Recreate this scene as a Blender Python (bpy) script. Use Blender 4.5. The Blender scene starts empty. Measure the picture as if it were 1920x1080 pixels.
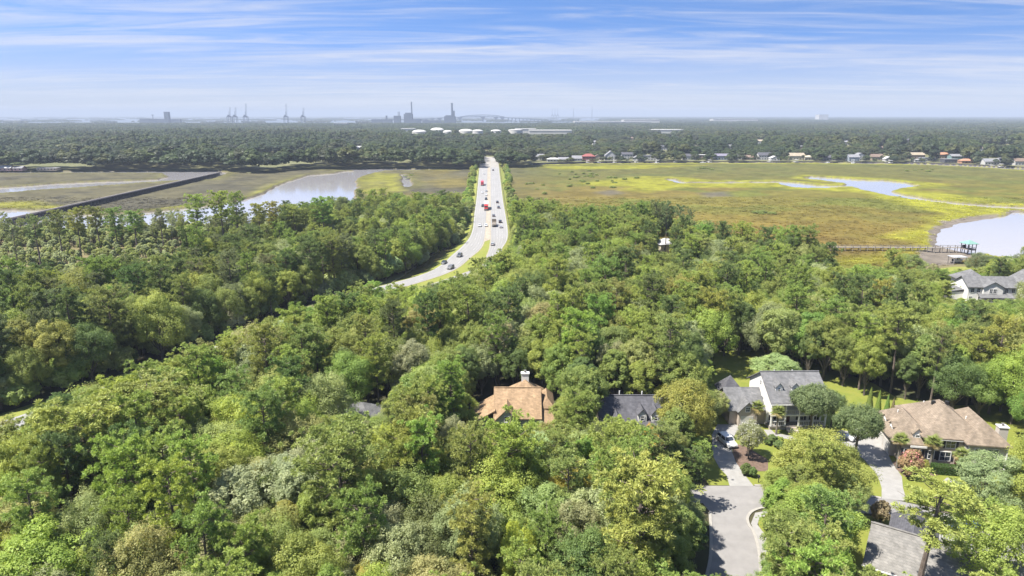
import bpy, math, random
import numpy as np
from mathutils import Vector, Matrix

# ------------------------------------------------------------------ camera, sky, sun, exposure
SC = bpy.context.scene
COL = SC.collection
CAM_H, PITCH, FPX = 62.0, math.radians(14.25), 1280.0
cam_d = bpy.data.cameras.new('camera')
cam_d.sensor_width = 36.0
cam_d.lens = 36.0 * FPX / 1920.0
cam_d.clip_start, cam_d.clip_end = 1.0, 60000.0
cam = bpy.data.objects.new('camera', cam_d)
COL.objects.link(cam)
cam.location = (0, 0, CAM_H)
cam.rotation_euler = (math.radians(90) - PITCH, 0, 0)
SC.camera = cam

SUN_EL, SUN_AZ = math.radians(60), math.radians(-110)      # azimuth from +Y (view direction), negative = left
sun_vec = Vector((math.sin(SUN_AZ) * math.cos(SUN_EL), math.cos(SUN_AZ) * math.cos(SUN_EL), math.sin(SUN_EL)))
sun_d = bpy.data.lights.new('sun', 'SUN')
sun_d.energy, sun_d.angle, sun_d.color = 4.9, math.radians(0.6), (1.0, 0.95, 0.86)
sun = bpy.data.objects.new('sun', sun_d)
COL.objects.link(sun)
sun.rotation_euler = (-sun_vec).to_track_quat('-Z', 'Y').to_euler()

world = bpy.data.worlds.new('World')
SC.world = world
world.use_nodes = True
W = world.node_tree
W.nodes.clear()
def wn(t, **k):
    n = W.nodes.new(t)
    for a, b in k.items(): setattr(n, a, b)
    return n
def wmath(op, a, b=None):
    n = wn('ShaderNodeMath', operation=op)
    for i, s in enumerate((a, b)):
        if s is None: continue
        if isinstance(s, (int, float)): n.inputs[i].default_value = s
        else: W.links.new(s, n.inputs[i])
    return n.outputs[0]
tc = wn('ShaderNodeTexCoord')
sep = wn('ShaderNodeSeparateXYZ'); W.links.new(tc.outputs['Generated'], sep.inputs[0])
zc = wmath('MAXIMUM', sep.outputs['Z'], 0.0)
zl = wmath('ADD', wmath('MULTIPLY', wmath('POWER', zc, 0.8), 3.4), 0.035)
cmb = wn('ShaderNodeCombineXYZ')
W.links.new(sep.outputs['X'], cmb.inputs[0]); W.links.new(sep.outputs['Y'], cmb.inputs[1]); W.links.new(zl, cmb.inputs[2])
nrm = wn('ShaderNodeVectorMath', operation='NORMALIZE'); W.links.new(cmb.outputs[0], nrm.inputs[0])
sky = wn('ShaderNodeTexSky', sky_type='NISHITA', sun_disc=False)
sky.sun_elevation, sky.sun_rotation = SUN_EL, SUN_AZ
sky.air_density, sky.dust_density, sky.ozone_density, sky.altitude = 1.0, 0.2, 3.0, 0.0
W.links.new(nrm.outputs[0], sky.inputs['Vector'])
hs = wn('ShaderNodeHueSaturation'); hs.inputs['Hue'].default_value = 0.504; hs.inputs['Saturation'].default_value = 1.16; hs.inputs['Value'].default_value = 1.32
W.links.new(sky.outputs[0], hs.inputs['Color'])
# thin streaks of high cloud lying on a plane above the land
den = wmath('ADD', zc, 0.045)
px_ = wmath('DIVIDE', sep.outputs['X'], den); py_ = wmath('DIVIDE', sep.outputs['Y'], den)
cv = wn('ShaderNodeCombineXYZ'); W.links.new(px_, cv.inputs[0]); W.links.new(py_, cv.inputs[1])
mp = wn('ShaderNodeMapping'); W.links.new(cv.outputs[0], mp.inputs['Vector'])
mp.inputs['Rotation'].default_value = (0, 0, math.radians(9)); mp.inputs['Scale'].default_value = (0.10, 0.62, 1); mp.inputs['Location'].default_value = (0.3, 2.2, 0)
n1 = wn('ShaderNodeTexNoise'); n1.inputs['Scale'].default_value = 1.0; n1.inputs['Detail'].default_value = 7; n1.inputs['Roughness'].default_value = 0.55; n1.inputs['Distortion'].default_value = 0.5
W.links.new(mp.outputs[0], n1.inputs['Vector'])
n2 = wn('ShaderNodeTexNoise'); n2.inputs['Scale'].default_value = 0.33; n2.inputs['Detail'].default_value = 3
W.links.new(mp.outputs[0], n2.inputs['Vector'])
mp2 = wn('ShaderNodeMapping'); W.links.new(cv.outputs[0], mp2.inputs['Vector'])
mp2.inputs['Rotation'].default_value = (0, 0, math.radians(-14)); mp2.inputs['Scale'].default_value = (0.34, 1.1, 1); mp2.inputs['Location'].default_value = (1.7, 0.4, 0)
n3 = wn('ShaderNodeTexNoise'); n3.inputs['Scale'].default_value = 1.6; n3.inputs['Detail'].default_value = 9; n3.inputs['Roughness'].default_value = 0.62; n3.inputs['Distortion'].default_value = 1.1
W.links.new(mp2.outputs[0], n3.inputs['Vector'])
cs = wmath('ADD', wmath('ADD', wmath('MULTIPLY', n1.outputs[0], 0.38), wmath('MULTIPLY', n2.outputs[0], 0.34)), wmath('MULTIPLY', n3.outputs[0], 0.38))
rp = wn('ShaderNodeMapRange'); rp.inputs['From Min'].default_value = 0.47; rp.inputs['From Max'].default_value = 0.69; rp.clamp = True; rp.interpolation_type = 'SMOOTHSTEP'
W.links.new(cs, rp.inputs['Value'])
low = wn('ShaderNodeMapRange'); low.inputs['From Min'].default_value = 0.0; low.inputs['From Max'].default_value = 0.10; low.inputs['To Min'].default_value = 1.12; low.inputs['To Max'].default_value = 0.0
W.links.new(zc, low.inputs['Value'])
veil = wmath('MULTIPLY', low.outputs[0], 0.9)
msk = wmath('MINIMUM', veil, 0.97)
mx = wn('ShaderNodeMix', data_type='RGBA')
W.links.new(msk, mx.inputs[0]); W.links.new(hs.outputs[0], mx.inputs[6]); mx.inputs[7].default_value = (3.0, 3.02, 3.25, 1)
my = wn('ShaderNodeMix', data_type='RGBA'); W.links.new(wmath('MULTIPLY', rp.outputs[0], 0.8), my.inputs[0]); W.links.new(mx.outputs[2], my.inputs[6]); my.inputs[7].default_value = (4.0, 4.1, 4.5, 1)
bg = wn('ShaderNodeBackground'); bg.inputs['Strength'].default_value = 0.074
W.links.new(my.outputs[2], bg.inputs['Color'])
wo = wn('ShaderNodeOutputWorld'); W.links.new(bg.outputs[0], wo.inputs[0])

SC.view_settings.view_transform = 'Standard'
SC.view_settings.look = 'None'
SC.view_settings.gamma = 1.0
SC.view_settings.exposure = 1.5
cy = SC.cycles
cy.max_bounces, cy.diffuse_bounces, cy.glossy_bounces, cy.transmission_bounces, cy.volume_bounces, cy.transparent_max_bounces = 7, 4, 2, 3, 0, 4
cy.use_denoising = True
cy.caustics_reflective = cy.caustics_refractive = False

# ------------------------------------------------------------------ helpers
cP, sP = math.cos(PITCH), math.sin(PITCH)
def G(px, py, z=0.0):
    """the point at height z that stands at this place of the photograph"""
    u, v = (px - 960) / FPX, (py - 540) / FPX
    t = (z - CAM_H) / (-sP - v * cP)
    return (t * u, t * (cP - v * sP))
def project(x, y, z):
    z = z - CAM_H
    d = y * cP - z * sP
    return 960 + FPX * x / d, 540 - FPX * (y * sP + z * cP) / d, d

def tag(o, label=None, cat=None, group=None, kind=None):
    if label: o['label'] = label
    if cat: o['category'] = cat
    if group: o['group'] = group
    if kind: o['kind'] = kind
    return o
def empty(name, loc, rz=0.0):
    o = bpy.data.objects.new(name, None)
    COL.objects.link(o); o.location = loc; o.rotation_euler = (0, 0, rz); o.empty_display_size = 0.3
    return o
def link(name, me, parent=None):
    o = bpy.data.objects.new(name, me)
    COL.objects.link(o)
    if parent is not None: o.parent = parent
    return o
def dup(root, loc=None, rz=None, scale=None):
    r = root.copy(); COL.objects.link(r)
    if loc is not None: r.location = loc
    if rz is not None: r.rotation_euler = (0, 0, rz)
    if scale is not None: r.scale = scale
    for c in root.children:
        k = c.copy(); COL.objects.link(k); k.parent = r
        for g in c.children:
            q = g.copy(); COL.objects.link(q); q.parent = k
    return r

class MB:
    """collects faces, builds one mesh object"""
    def __init__(s): s.v, s.f = [], []
    def add(s, vs, fs):
        n = len(s.v); s.v += [tuple(p) for p in vs]; s.f += [tuple(i + n for i in f) for f in fs]
        return s
    def box(s, x0, x1, y0, y1, z0, z1):
        return s.add([(x0,y0,z0),(x1,y0,z0),(x1,y1,z0),(x0,y1,z0),(x0,y0,z1),(x1,y0,z1),(x1,y1,z1),(x0,y1,z1)],
                     [(3,2,1,0),(4,5,6,7),(0,1,5,4),(1,2,6,5),(2,3,7,6),(3,0,4,7)])
    def hexa(s, b, t):
        """b, t: four bottom and four top corners (counter-clockwise from above)"""
        return s.add(list(b) + list(t), [(3,2,1,0),(4,5,6,7),(0,1,5,4),(1,2,6,5),(2,3,7,6),(3,0,4,7)])
    def prism(s, pts, z0, z1):
        n = len(pts)
        return s.add([(x, y, z0) for x, y in pts] + [(x, y, z1) for x, y in pts],
                     [tuple(range(n))[::-1], tuple(range(n, 2 * n))] + [(i, (i + 1) % n, n + (i + 1) % n, n + i) for i in range(n)])
    def sheet(s, pts, z):
        return s.add([(x, y, z) for x, y in pts], [tuple(range(len(pts)))])
    def bar(s, a, b, w, h=None):
        """square beam from a to b"""
        a, b = Vector(a), Vector(b); d = (b - a).normalized(); h = h or w
        up = Vector((0, 0, 1)) if abs(d.z) < 0.9 else Vector((1, 0, 0))
        t = d.cross(up).normalized(); u = t.cross(d).normalized()
        c = [(-1, -1), (1, -1), (1, 1), (-1, 1)]
        return s.hexa([a + t * (i * w / 2) + u * (j * h / 2) for i, j in c], [b + t * (i * w / 2) + u * (j * h / 2) for i, j in c])
    def tube(s, pts, rad, n=7, cap=True):
        pts = [Vector(p) for p in pts]; rings = []
        for i, p in enumerate(pts):
            d = (pts[min(i + 1, len(pts) - 1)] - pts[max(i - 1, 0)]).normalized()
            up = Vector((0, 0, 1)) if abs(d.z) < 0.9 else Vector((1, 0, 0))
            t = d.cross(up).normalized(); u = t.cross(d).normalized()
            rings += [p + (t * math.cos(2 * math.pi * k / n) + u * math.sin(2 * math.pi * k / n)) * rad[i] for k in range(n)]
        fs = [(i * n + k, i * n + (k + 1) % n, (i + 1) * n + (k + 1) % n, (i + 1) * n + k) for i in range(len(pts) - 1) for k in range(n)]
        if cap: fs += [tuple(range(n))[::-1], tuple(range((len(pts) - 1) * n, len(pts) * n))]
        return s.add(rings, fs)
    def lathe(s, prof, n=24, c=(0, 0)):
        vs = [(c[0] + r * math.cos(2 * math.pi * k / n), c[1] + r * math.sin(2 * math.pi * k / n), z) for r, z in prof for k in range(n)]
        fs = [(i * n + k, i * n + (k + 1) % n, (i + 1) * n + (k + 1) % n, (i + 1) * n + k) for i in range(len(prof) - 1) for k in range(n)]
        fs += [tuple(range(n))[::-1], tuple(range((len(prof) - 1) * n, len(prof) * n))]
        return s.add(vs, fs)
    def wedge(s, tri, axis, a0, a1):
        """triangle (or polygon) given in the plane across the axis, extruded along the axis ('x' or 'y')"""
        n = len(tri)
        P3 = (lambda p, a: (a, p[0], p[1])) if axis == 'x' else (lambda p, a: (p[0], a, p[1]))
        return s.add([P3(p, a0) for p in tri] + [P3(p, a1) for p in tri],
                     [tuple(range(n))[::-1], tuple(range(n, 2 * n))] + [(i, (i + 1) % n, n + (i + 1) % n, n + i) for i in range(n)])
    def mesh(s, name, m):
        me = bpy.data.meshes.new(name); me.from_pydata(s.v, [], s.f)
        import bmesh
        bm = bmesh.new(); bm.from_mesh(me); bmesh.ops.recalc_face_normals(bm, faces=bm.faces); bm.to_mesh(me); bm.free()
        me.materials.append(m); me.update()
        return me
    def build(s, name, m, parent=None, smooth=False):
        me = s.mesh(name, m)
        if smooth: me.shade_smooth()
        return link(name, me, parent)

# ------------------------------------------------------------------ materials
def mat(name, col, rough=0.8, var=0.15, scale=3.0, col2=None, bump=0.0, bscale=None, spec=0.3, metal=0.0, objcol=False, detail=5, coord='Object', stretch=None):
    if not objcol: col = tuple(c * 0.68 for c in col); col2 = tuple(c * 0.68 for c in col2) if col2 else None
    m = bpy.data.materials.new(name); m.use_nodes = True
    t = m.node_tree; b = t.nodes['Principled BSDF']
    b.inputs['Roughness'].default_value = rough; b.inputs['Metallic'].default_value = metal
    b.inputs['Specular IOR Level'].default_value = spec
    tcn = t.nodes.new('ShaderNodeTexCoord'); src = tcn.outputs[coord]
    if stretch:
        mpn = t.nodes.new('ShaderNodeMapping'); mpn.inputs['Scale'].default_value = stretch
        t.links.new(src, mpn.inputs['Vector']); src = mpn.outputs[0]
    nz = t.nodes.new('ShaderNodeTexNoise'); nz.inputs['Scale'].default_value = scale; nz.inputs['Detail'].default_value = detail; nz.inputs['Roughness'].default_value = 0.62
    t.links.new(src, nz.inputs['Vector'])
    mr = t.nodes.new('ShaderNodeMapRange'); mr.inputs['From Min'].default_value = 0.3; mr.inputs['From Max'].default_value = 0.7
    t.links.new(nz.outputs[0], mr.inputs['Value'])
    mxn = t.nodes.new('ShaderNodeMix'); mxn.data_type = 'RGBA'
    c2 = col2 or tuple(min(1, c * (1 + var)) for c in col)
    c1 = col if col2 else tuple(c * (1 - var) for c in col)
    mxn.inputs[6].default_value = (*c1, 1); mxn.inputs[7].default_value = (*c2, 1)
    t.links.new(mr.outputs[0], mxn.inputs[0])
    out = mxn.outputs[2]
    if objcol:
        oi = t.nodes.new('ShaderNodeObjectInfo'); mu = t.nodes.new('ShaderNodeMix'); mu.data_type = 'RGBA'; mu.blend_type = 'MULTIPLY'; mu.inputs[0].default_value = 1
        t.links.new(oi.outputs['Color'], mu.inputs[6]); t.links.new(out, mu.inputs[7]); out = mu.outputs[2]
    t.links.new(out, b.inputs['Base Color'])
    if bump:
        bp = t.nodes.new('ShaderNodeBump'); bp.inputs['Strength'].default_value = bump; bp.inputs['Distance'].default_value = 0.15
        n2_ = t.nodes.new('ShaderNodeTexNoise'); n2_.inputs['Scale'].default_value = bscale or scale * 4; n2_.inputs['Detail'].default_value = 4
        t.links.new(src, n2_.inputs['Vector']); t.links.new(n2_.outputs[0], bp.inputs['Height']); t.links.new(bp.outputs[0], b.inputs['Normal'])
    return m
def shingle(name, col, var=0.22):
    """asphalt shingles: courses a hand wide, each tab a slightly different tone"""
    m = mat(name, col, 0.9, var, 1.3, spec=0.15, detail=8)
    t = m.node_tree; b = t.nodes['Principled BSDF']; src = b.inputs['Base Color'].links[0].from_socket
    br = t.nodes.new('ShaderNodeTexBrick'); br.inputs['Scale'].default_value = 1.0; br.inputs['Brick Width'].default_value = 0.55; br.inputs['Row Height'].default_value = 0.2
    br.inputs['Mortar Size'].default_value = 0.012; br.inputs['Color1'].default_value = (0.82, 0.82, 0.82, 1); br.inputs['Color2'].default_value = (1.16, 1.14, 1.12, 1); br.inputs['Mortar'].default_value = (0.6, 0.6, 0.6, 1)
    tcn = t.nodes.new('ShaderNodeTexCoord'); sx = t.nodes.new('ShaderNodeSeparateXYZ'); cx = t.nodes.new('ShaderNodeCombineXYZ'); ad = t.nodes.new('ShaderNodeMath'); ad.operation = 'ADD'
    t.links.new(tcn.outputs['Object'], sx.inputs[0]); t.links.new(sx.outputs['X'], ad.inputs[0]); t.links.new(sx.outputs['Y'], ad.inputs[1])
    t.links.new(ad.outputs[0], cx.inputs[0]); t.links.new(sx.outputs['Z'], cx.inputs[1]); t.links.new(cx.outputs[0], br.inputs['Vector'])
    mu = t.nodes.new('ShaderNodeMix'); mu.data_type = 'RGBA'; mu.blend_type = 'MULTIPLY'; mu.inputs[0].default_value = 0.75
    t.links.new(src, mu.inputs[6]); t.links.new(br.outputs['Color'], mu.inputs[7])
    mp_ = t.nodes.new('ShaderNodeMapping'); mp_.inputs['Scale'].default_value = (1.2, 0.35, 0.35); t.links.new(tcn.outputs['Object'], mp_.inputs['Vector'])
    ns = t.nodes.new('ShaderNodeTexNoise'); ns.inputs['Scale'].default_value = 0.55; ns.inputs['Detail'].default_value = 6; t.links.new(mp_.outputs[0], ns.inputs['Vector'])
    rs = t.nodes.new('ShaderNodeMapRange'); rs.inputs['From Min'].default_value = 0.42; rs.inputs['From Max'].default_value = 0.62; rs.inputs['To Min'].default_value = 0.87; rs.inputs['To Max'].default_value = 1.06; t.links.new(ns.outputs[0], rs.inputs['Value'])
    m3 = t.nodes.new('ShaderNodeMix'); m3.data_type = 'RGBA'; m3.blend_type = 'MULTIPLY'; m3.inputs[0].default_value = 1
    t.links.new(mu.outputs[2], m3.inputs[6]); t.links.new(rs.outputs[0], m3.inputs[7]); t.links.new(m3.outputs[2], b.inputs['Base Color'])
    return m
def bricks(name, c1, c2, mortar):
    m = mat(name, c1, 0.9, 0.15, 2.0)
    t = m.node_tree; b = t.nodes['Principled BSDF']
    br = t.nodes.new('ShaderNodeTexBrick'); br.inputs['Brick Width'].default_value = 0.22; br.inputs['Row Height'].default_value = 0.075; br.inputs['Scale'].default_value = 1.0; br.inputs['Mortar Size'].default_value = 0.008
    br.inputs['Color1'].default_value = (*[c * .68 for c in c1], 1); br.inputs['Color2'].default_value = (*[c * .68 for c in c2], 1); br.inputs['Mortar'].default_value = (*[c * .68 for c in mortar], 1)
    tcn = t.nodes.new('ShaderNodeTexCoord'); sx = t.nodes.new('ShaderNodeSeparateXYZ'); cx = t.nodes.new('ShaderNodeCombineXYZ'); ad = t.nodes.new('ShaderNodeMath'); ad.operation = 'ADD'
    t.links.new(tcn.outputs['Object'], sx.inputs[0]); t.links.new(sx.outputs['X'], ad.inputs[0]); t.links.new(sx.outputs['Y'], ad.inputs[1])
    t.links.new(ad.outputs[0], cx.inputs[0]); t.links.new(sx.outputs['Z'], cx.inputs[1]); t.links.new(cx.outputs[0], br.inputs['Vector'])
    t.links.new(br.outputs['Color'], b.inputs['Base Color'])
    return m

M = {}
M['ground'] = mat('forest_floor', (0.075, 0.062, 0.035), 0.95, 0.3, 0.12, col2=(0.05, 0.065, 0.02), bump=0.4, coord='Object')
M['lawn'] = mat('lawn_grass', (0.17, 0.21, 0.03), 0.9, 0.2, 0.35, col2=(0.24, 0.25, 0.045), bump=0.5, bscale=9)
M['verge'] = mat('verge_grass', (0.20, 0.24, 0.035), 0.9, 0.2, 0.2, col2=(0.27, 0.27, 0.06), bump=0.5, bscale=6)
M['mulch'] = mat('pine_mulch', (0.17, 0.115, 0.085), 0.95, 0.3, 1.5, bump=0.6, bscale=12)
M['asphalt'] = mat('street_asphalt', (0.27, 0.258, 0.25), 0.9, 0.12, 0.5, bump=0.15, bscale=40, detail=9)
M['concrete'] = mat('drive_concrete', (0.33, 0.32, 0.305), 0.85, 0.12, 0.8, bump=0.1, bscale=30, detail=9)
M['highway'] = mat('highway_concrete', (0.315, 0.308, 0.30), 0.85, 0.10, 0.06, detail=10, stretch=(4, 0.6, 1), bump=0.05, bscale=20)
M['highway_new'] = mat('highway_bridge_concrete', (0.35, 0.335, 0.315), 0.85, 0.08, 0.08, detail=8)
M['kerb'] = mat('kerb_concrete', (0.36, 0.34, 0.31), 0.85, 0.1, 2)
M['paint_white'] = mat('road_paint_white', (0.46, 0.45, 0.43), 0.7, 0.12, 1.5)
M['paint_yellow'] = mat('road_paint_yellow', (0.40, 0.32, 0.17), 0.7, 0.15, 1.5)
M['median'] = mat('median_paving', (0.38, 0.33, 0.26), 0.9, 0.25, 0.5)
M['mud'] = mat('mud', (0.23, 0.20, 0.18), 0.7, 0.3, 0.15, bump=0.5, bscale=1.2)
M['steel'] = mat('galvanised_steel', (0.33, 0.31, 0.29), 0.5, 0.1, 4, metal=0.5)
M['rust_rail'] = mat('weathered_rail', (0.30, 0.22, 0.17), 0.7, 0.2, 3)
M['wood_dark'] = mat('creosote_timber', (0.085, 0.075, 0.08), 0.9, 0.35, 0.8)
M['wood_grey'] = mat('weathered_decking', (0.30, 0.27, 0.24), 0.85, 0.2, 2.0)
M['white'] = mat('white_paint', (0.86, 0.84, 0.80), 0.6, 0.05, 1.2)
M['trim'] = mat('white_trim', (0.88, 0.87, 0.85), 0.5, 0.04, 2)
M['cream'] = mat('cream_siding', (0.62, 0.56, 0.44), 0.7, 0.07, 1.2)
M['tan_wall'] = mat('tan_siding', (0.50, 0.43, 0.36), 0.75, 0.08, 1.2)
M['olive_wall'] = mat('olive_yellow_siding', (0.34, 0.31, 0.11), 0.75, 0.08, 1.5)
M['pale_green'] = mat('pale_green_siding', (0.55, 0.56, 0.42), 0.7, 0.06, 1.2)
M['brick'] = bricks('taupe_brick', (0.46, 0.385, 0.325), (0.58, 0.49, 0.42), (0.6, 0.55, 0.5))
M['brick_pale'] = bricks('pale_brick', (0.55, 0.50, 0.45), (0.65, 0.60, 0.55), (0.5, 0.48, 0.45))
M['roof_tan'] = shingle('tan_shingles', (0.375, 0.26, 0.16))
M['roof_slate'] = shingle('slate_shingles', (0.115, 0.115, 0.13))
M['roof_grey'] = shingle('grey_shingles', (0.19, 0.19, 0.195))
M['roof_brown'] = shingle('brown_shingles', (0.275, 0.222, 0.17))
M['roof_pale'] = shingle('pale_grey_shingles', (0.25, 0.24, 0.225))
M['roof_metal'] = mat('white_metal_roof', (0.62, 0.62, 0.63), 0.4, 0.06, 0.6, metal=0.2)
M['teal'] = mat('teal_metal_roof', (0.20, 0.36, 0.31), 0.45, 0.1, 0.8)
M['shutter'] = mat('navy_shutter', (0.02, 0.024, 0.035), 0.5, 0.1, 3)
M['door'] = mat('door_paint', (0.10, 0.035, 0.02), 0.4, 0.15, 2)
M['garage_door'] = mat('garage_door_paint', (0.62, 0.60, 0.57), 0.5, 0.05, 1)
M['glass'] = mat('window_glass', (0.045, 0.055, 0.07), 0.08, 0.3, 0.8, spec=0.9)
M['dark'] = mat('dark_metal', (0.03, 0.03, 0.032), 0.5, 0.2, 3)
M['tyre'] = mat('tyre_rubber', (0.018, 0.018, 0.018), 0.85, 0.2, 5)
M['rim'] = mat('alloy_rim', (0.45, 0.45, 0.46), 0.35, 0.1, 5, metal=0.8)
M['car'] = mat('car_paint', (0.7, 0.7, 0.7), 0.28, 0.05, 0.7, spec=0.6, objcol=True)
M['lamp'] = mat('lamp_glass', (0.7, 0.7, 0.68), 0.2, 0.1, 5, spec=0.8)
M['tail'] = mat('tail_lamp', (0.45, 0.02, 0.015), 0.3, 0.1, 5)
M['tank'] = mat('tank_white', (0.62, 0.6, 0.56), 0.6, 0.05, 0.05)
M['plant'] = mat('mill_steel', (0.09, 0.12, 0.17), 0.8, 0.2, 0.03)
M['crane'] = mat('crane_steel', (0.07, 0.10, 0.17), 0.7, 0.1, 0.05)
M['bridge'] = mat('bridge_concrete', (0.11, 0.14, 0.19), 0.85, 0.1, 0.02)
M['bark'] = mat('bark', (0.15, 0.125, 0.10), 0.95, 0.35, 2.5, bump=0.6, stretch=(3, 3, 0.6))
M['bark_pine'] = mat('pine_bark', (0.19, 0.15, 0.125), 0.95, 0.35, 2.5, bump=0.6, stretch=(3, 3, 0.7))
M['bark_pale'] = mat('pale_bark', (0.20, 0.18, 0.15), 0.95, 0.3, 2.5)
M['hwall'] = mat('house_siding', (0.5, 0.5, 0.5), 0.75, 0.07, 0.6, objcol=True)
M['hroof'] = mat('house_shingles', (0.5, 0.5, 0.5), 0.9, 0.18, 0.5, objcol=True)
M['hull'] = mat('boat_hull', (0.8, 0.8, 0.8), 0.35, 0.05, 1, spec=0.5)

def leaf_mat(name, stops, trans=0.46, rough=0.55, gloss=0.25, jitter=0.27):
    """stops: colours that trees of this kind take; obj.color with alpha 0 sets one tree's own colour"""
    m = bpy.data.materials.new(name); m.use_nodes = True
    t = m.node_tree; b = t.nodes['Principled BSDF']; N = t.nodes.new
    oi = N('ShaderNodeObjectInfo')
    cr = N('ShaderNodeValToRGB'); cr.color_ramp.interpolation = 'LINEAR'
    el = cr.color_ramp.elements
    while len(el) < len(stops): el.new(0.5)
    for i, s_ in enumerate(stops):
        el[i].position = i / max(1, len(stops) - 1); el[i].color = (*s_, 1)
    t.links.new(oi.outputs['Random'], cr.inputs[0])
    m1 = N('ShaderNodeMix'); m1.data_type = 'RGBA'
    t.links.new(oi.outputs['Alpha'], m1.inputs[0]); t.links.new(oi.outputs['Color'], m1.inputs[6]); t.links.new(cr.outputs[0], m1.inputs[7])
    ti = N('ShaderNodeAttribute'); ti.attribute_type = 'INSTANCER'; ti.attribute_name = 'tint'
    m2 = N('ShaderNodeMix'); m2.data_type = 'RGBA'
    t.links.new(ti.outputs['Alpha'], m2.inputs[0]); t.links.new(m1.outputs[2], m2.inputs[6]); t.links.new(ti.outputs['Color'], m2.inputs[7]); m1 = m2
    at = N('ShaderNodeAttribute'); at.attribute_name = 'tone'
    mr = N('ShaderNodeMapRange'); mr.inputs['To Min'].default_value = 1 - jitter; mr.inputs['To Max'].default_value = 1 + jitter
    t.links.new(at.outputs['Fac'], mr.inputs['Value'])
    hsv = N('ShaderNodeHueSaturation'); t.links.new(m1.outputs[2], hsv.inputs['Color']); t.links.new(mr.outputs[0], hsv.inputs['Value'])
    hm = N('ShaderNodeMapRange'); hm.inputs['To Min'].default_value = 0.515; hm.inputs['To Max'].default_value = 0.487
    t.links.new(at.outputs['Fac'], hm.inputs['Value']); t.links.new(hm.outputs[0], hsv.inputs['Hue'])
    t.links.new(hsv.outputs[0], b.inputs['Base Color'])
    b.inputs['Roughness'].default_value = rough; b.inputs['Specular IOR Level'].default_value = gloss
    tr = N('ShaderNodeBsdfTranslucent')
    h2 = N('ShaderNodeHueSaturation'); h2.inputs['Saturation'].default_value = 1.1; h2.inputs['Value'].default_value = 1.5; h2.inputs['Hue'].default_value = 0.49
    t.links.new(hsv.outputs[0], h2.inputs['Color']); t.links.new(h2.outputs[0], tr.inputs['Color'])
    ms = N('ShaderNodeMixShader'); ms.inputs[0].default_value = trans
    t.links.new(b.outputs[0], ms.inputs[1]); t.links.new(tr.outputs[0], ms.inputs[2])
    t.links.new(ms.outputs[0], t.nodes['Material Output'].inputs['Surface'])
    return m
PAL = {
 'lime': (0.142, 0.168, 0.036), 'olive': (0.115, 0.140, 0.034), 'grey-green': (0.140, 0.165, 0.068), 'khaki': (0.152, 0.172, 0.055),
 'fresh green': (0.108, 0.152, 0.032), 'bright green': (0.140, 0.180, 0.036), 'deep green': (0.070, 0.098, 0.027), 'dull green': (0.088, 0.105, 0.040),
 'yellow-green': (0.20, 0.215, 0.034), 'golden': (0.24, 0.19, 0.03), 'yellow': (0.36, 0.34, 0.03), 'silver-green': (0.170, 0.195, 0.085), 'rust-tinged': (0.15, 0.12, 0.055),
}
for k_ in PAL: PAL[k_] = (PAL[k_][0] * 1.94, PAL[k_][1] * 1.88, PAL[k_][2] * 2.15)
M['leaf'] = leaf_mat('broad_leaves', [PAL['deep green'], PAL['olive'], PAL['fresh green'], PAL['grey-green'], PAL['olive'], PAL['khaki'], PAL['dull green'], PAL['lime']])
M['needle'] = leaf_mat('pine_needles', [PAL['deep green'], PAL['fresh green'], PAL['olive'], PAL['lime']], trans=0.25, jitter=0.3)
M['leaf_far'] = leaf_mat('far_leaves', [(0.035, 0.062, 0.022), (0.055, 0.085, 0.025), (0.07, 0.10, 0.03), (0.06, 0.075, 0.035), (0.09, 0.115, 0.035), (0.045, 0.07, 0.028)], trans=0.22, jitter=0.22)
M['petal'] = leaf_mat('pink_blossom', [(0.42, 0.16, 0.15), (0.5, 0.22, 0.2)], trans=0.3)
M['petal_white'] = leaf_mat('white_blossom', [(0.6, 0.6, 0.52), (0.65, 0.64, 0.58)], trans=0.3)
HAZE = 0.000125

# ------------------------------------------------------------------ ground, marsh and water
R0 = random.Random(7)
def vnoise(x, y, seed=0):
    """smooth value noise on numpy arrays, 0..1"""
    xi, yi = np.floor(x).astype(np.int64), np.floor(y).astype(np.int64); fx, fy = x - xi, y - yi
    fx, fy = fx * fx * (3 - 2 * fx), fy * fy * (3 - 2 * fy)
    def h(a, b):
        n = (a * 374761393 + b * 668265263 + seed * 1442695041) & 0x7fffffff
        n = ((n ^ (n >> 13)) * 1274126177) & 0x7fffffff
        return ((n ^ (n >> 16)) & 0xffff) / 65535.0
    return (h(xi, yi) * (1 - fx) + h(xi + 1, yi) * fx) * (1 - fy) + (h(xi, yi + 1) * (1 - fx) + h(xi + 1, yi + 1) * fx) * fy
def fbm(x, y, s, oct=4, seed=0):
    r, a, t = 0, 1.0, 0
    for o in range(oct):
        r = r + a * vnoise(x / s + 17.3 * o, y / s - 9.1 * o, seed + o); t += a; a *= 0.55; s *= 0.5
    return r / t
def inside(px, py, poly):
    n, r = len(poly), np.zeros(px.shape, bool)
    for i in range(n):
        x1, y1 = poly[i]; x2, y2 = poly[(i + 1) % n]
        c = (y1 > py) != (y2 > py)
        with np.errstate(divide='ignore', invalid='ignore'):
            r ^= c & (px < (x2 - x1) * (py - y1) / (y2 - y1 + 1e-12) + x1)
    return r
def edge_dist(px, py, poly, closed=True):
    d = np.full(px.shape, 1e9); n = len(poly)
    for i in range(n if closed else n - 1):
        x1, y1 = poly[i]; x2, y2 = poly[(i + 1) % n]
        dx, dy = x2 - x1, y2 - y1; L = dx * dx + dy * dy + 1e-9
        t = np.clip(((px - x1) * dx + (py - y1) * dy) / L, 0, 1)
        d = np.minimum(d, np.hypot(px - x1 - t * dx, py - y1 - t * dy))
    return d
def sdf(px, py, poly):
    d = edge_dist(px, py, poly)
    return np.where(inside(px, py, poly), d, -d)
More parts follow.
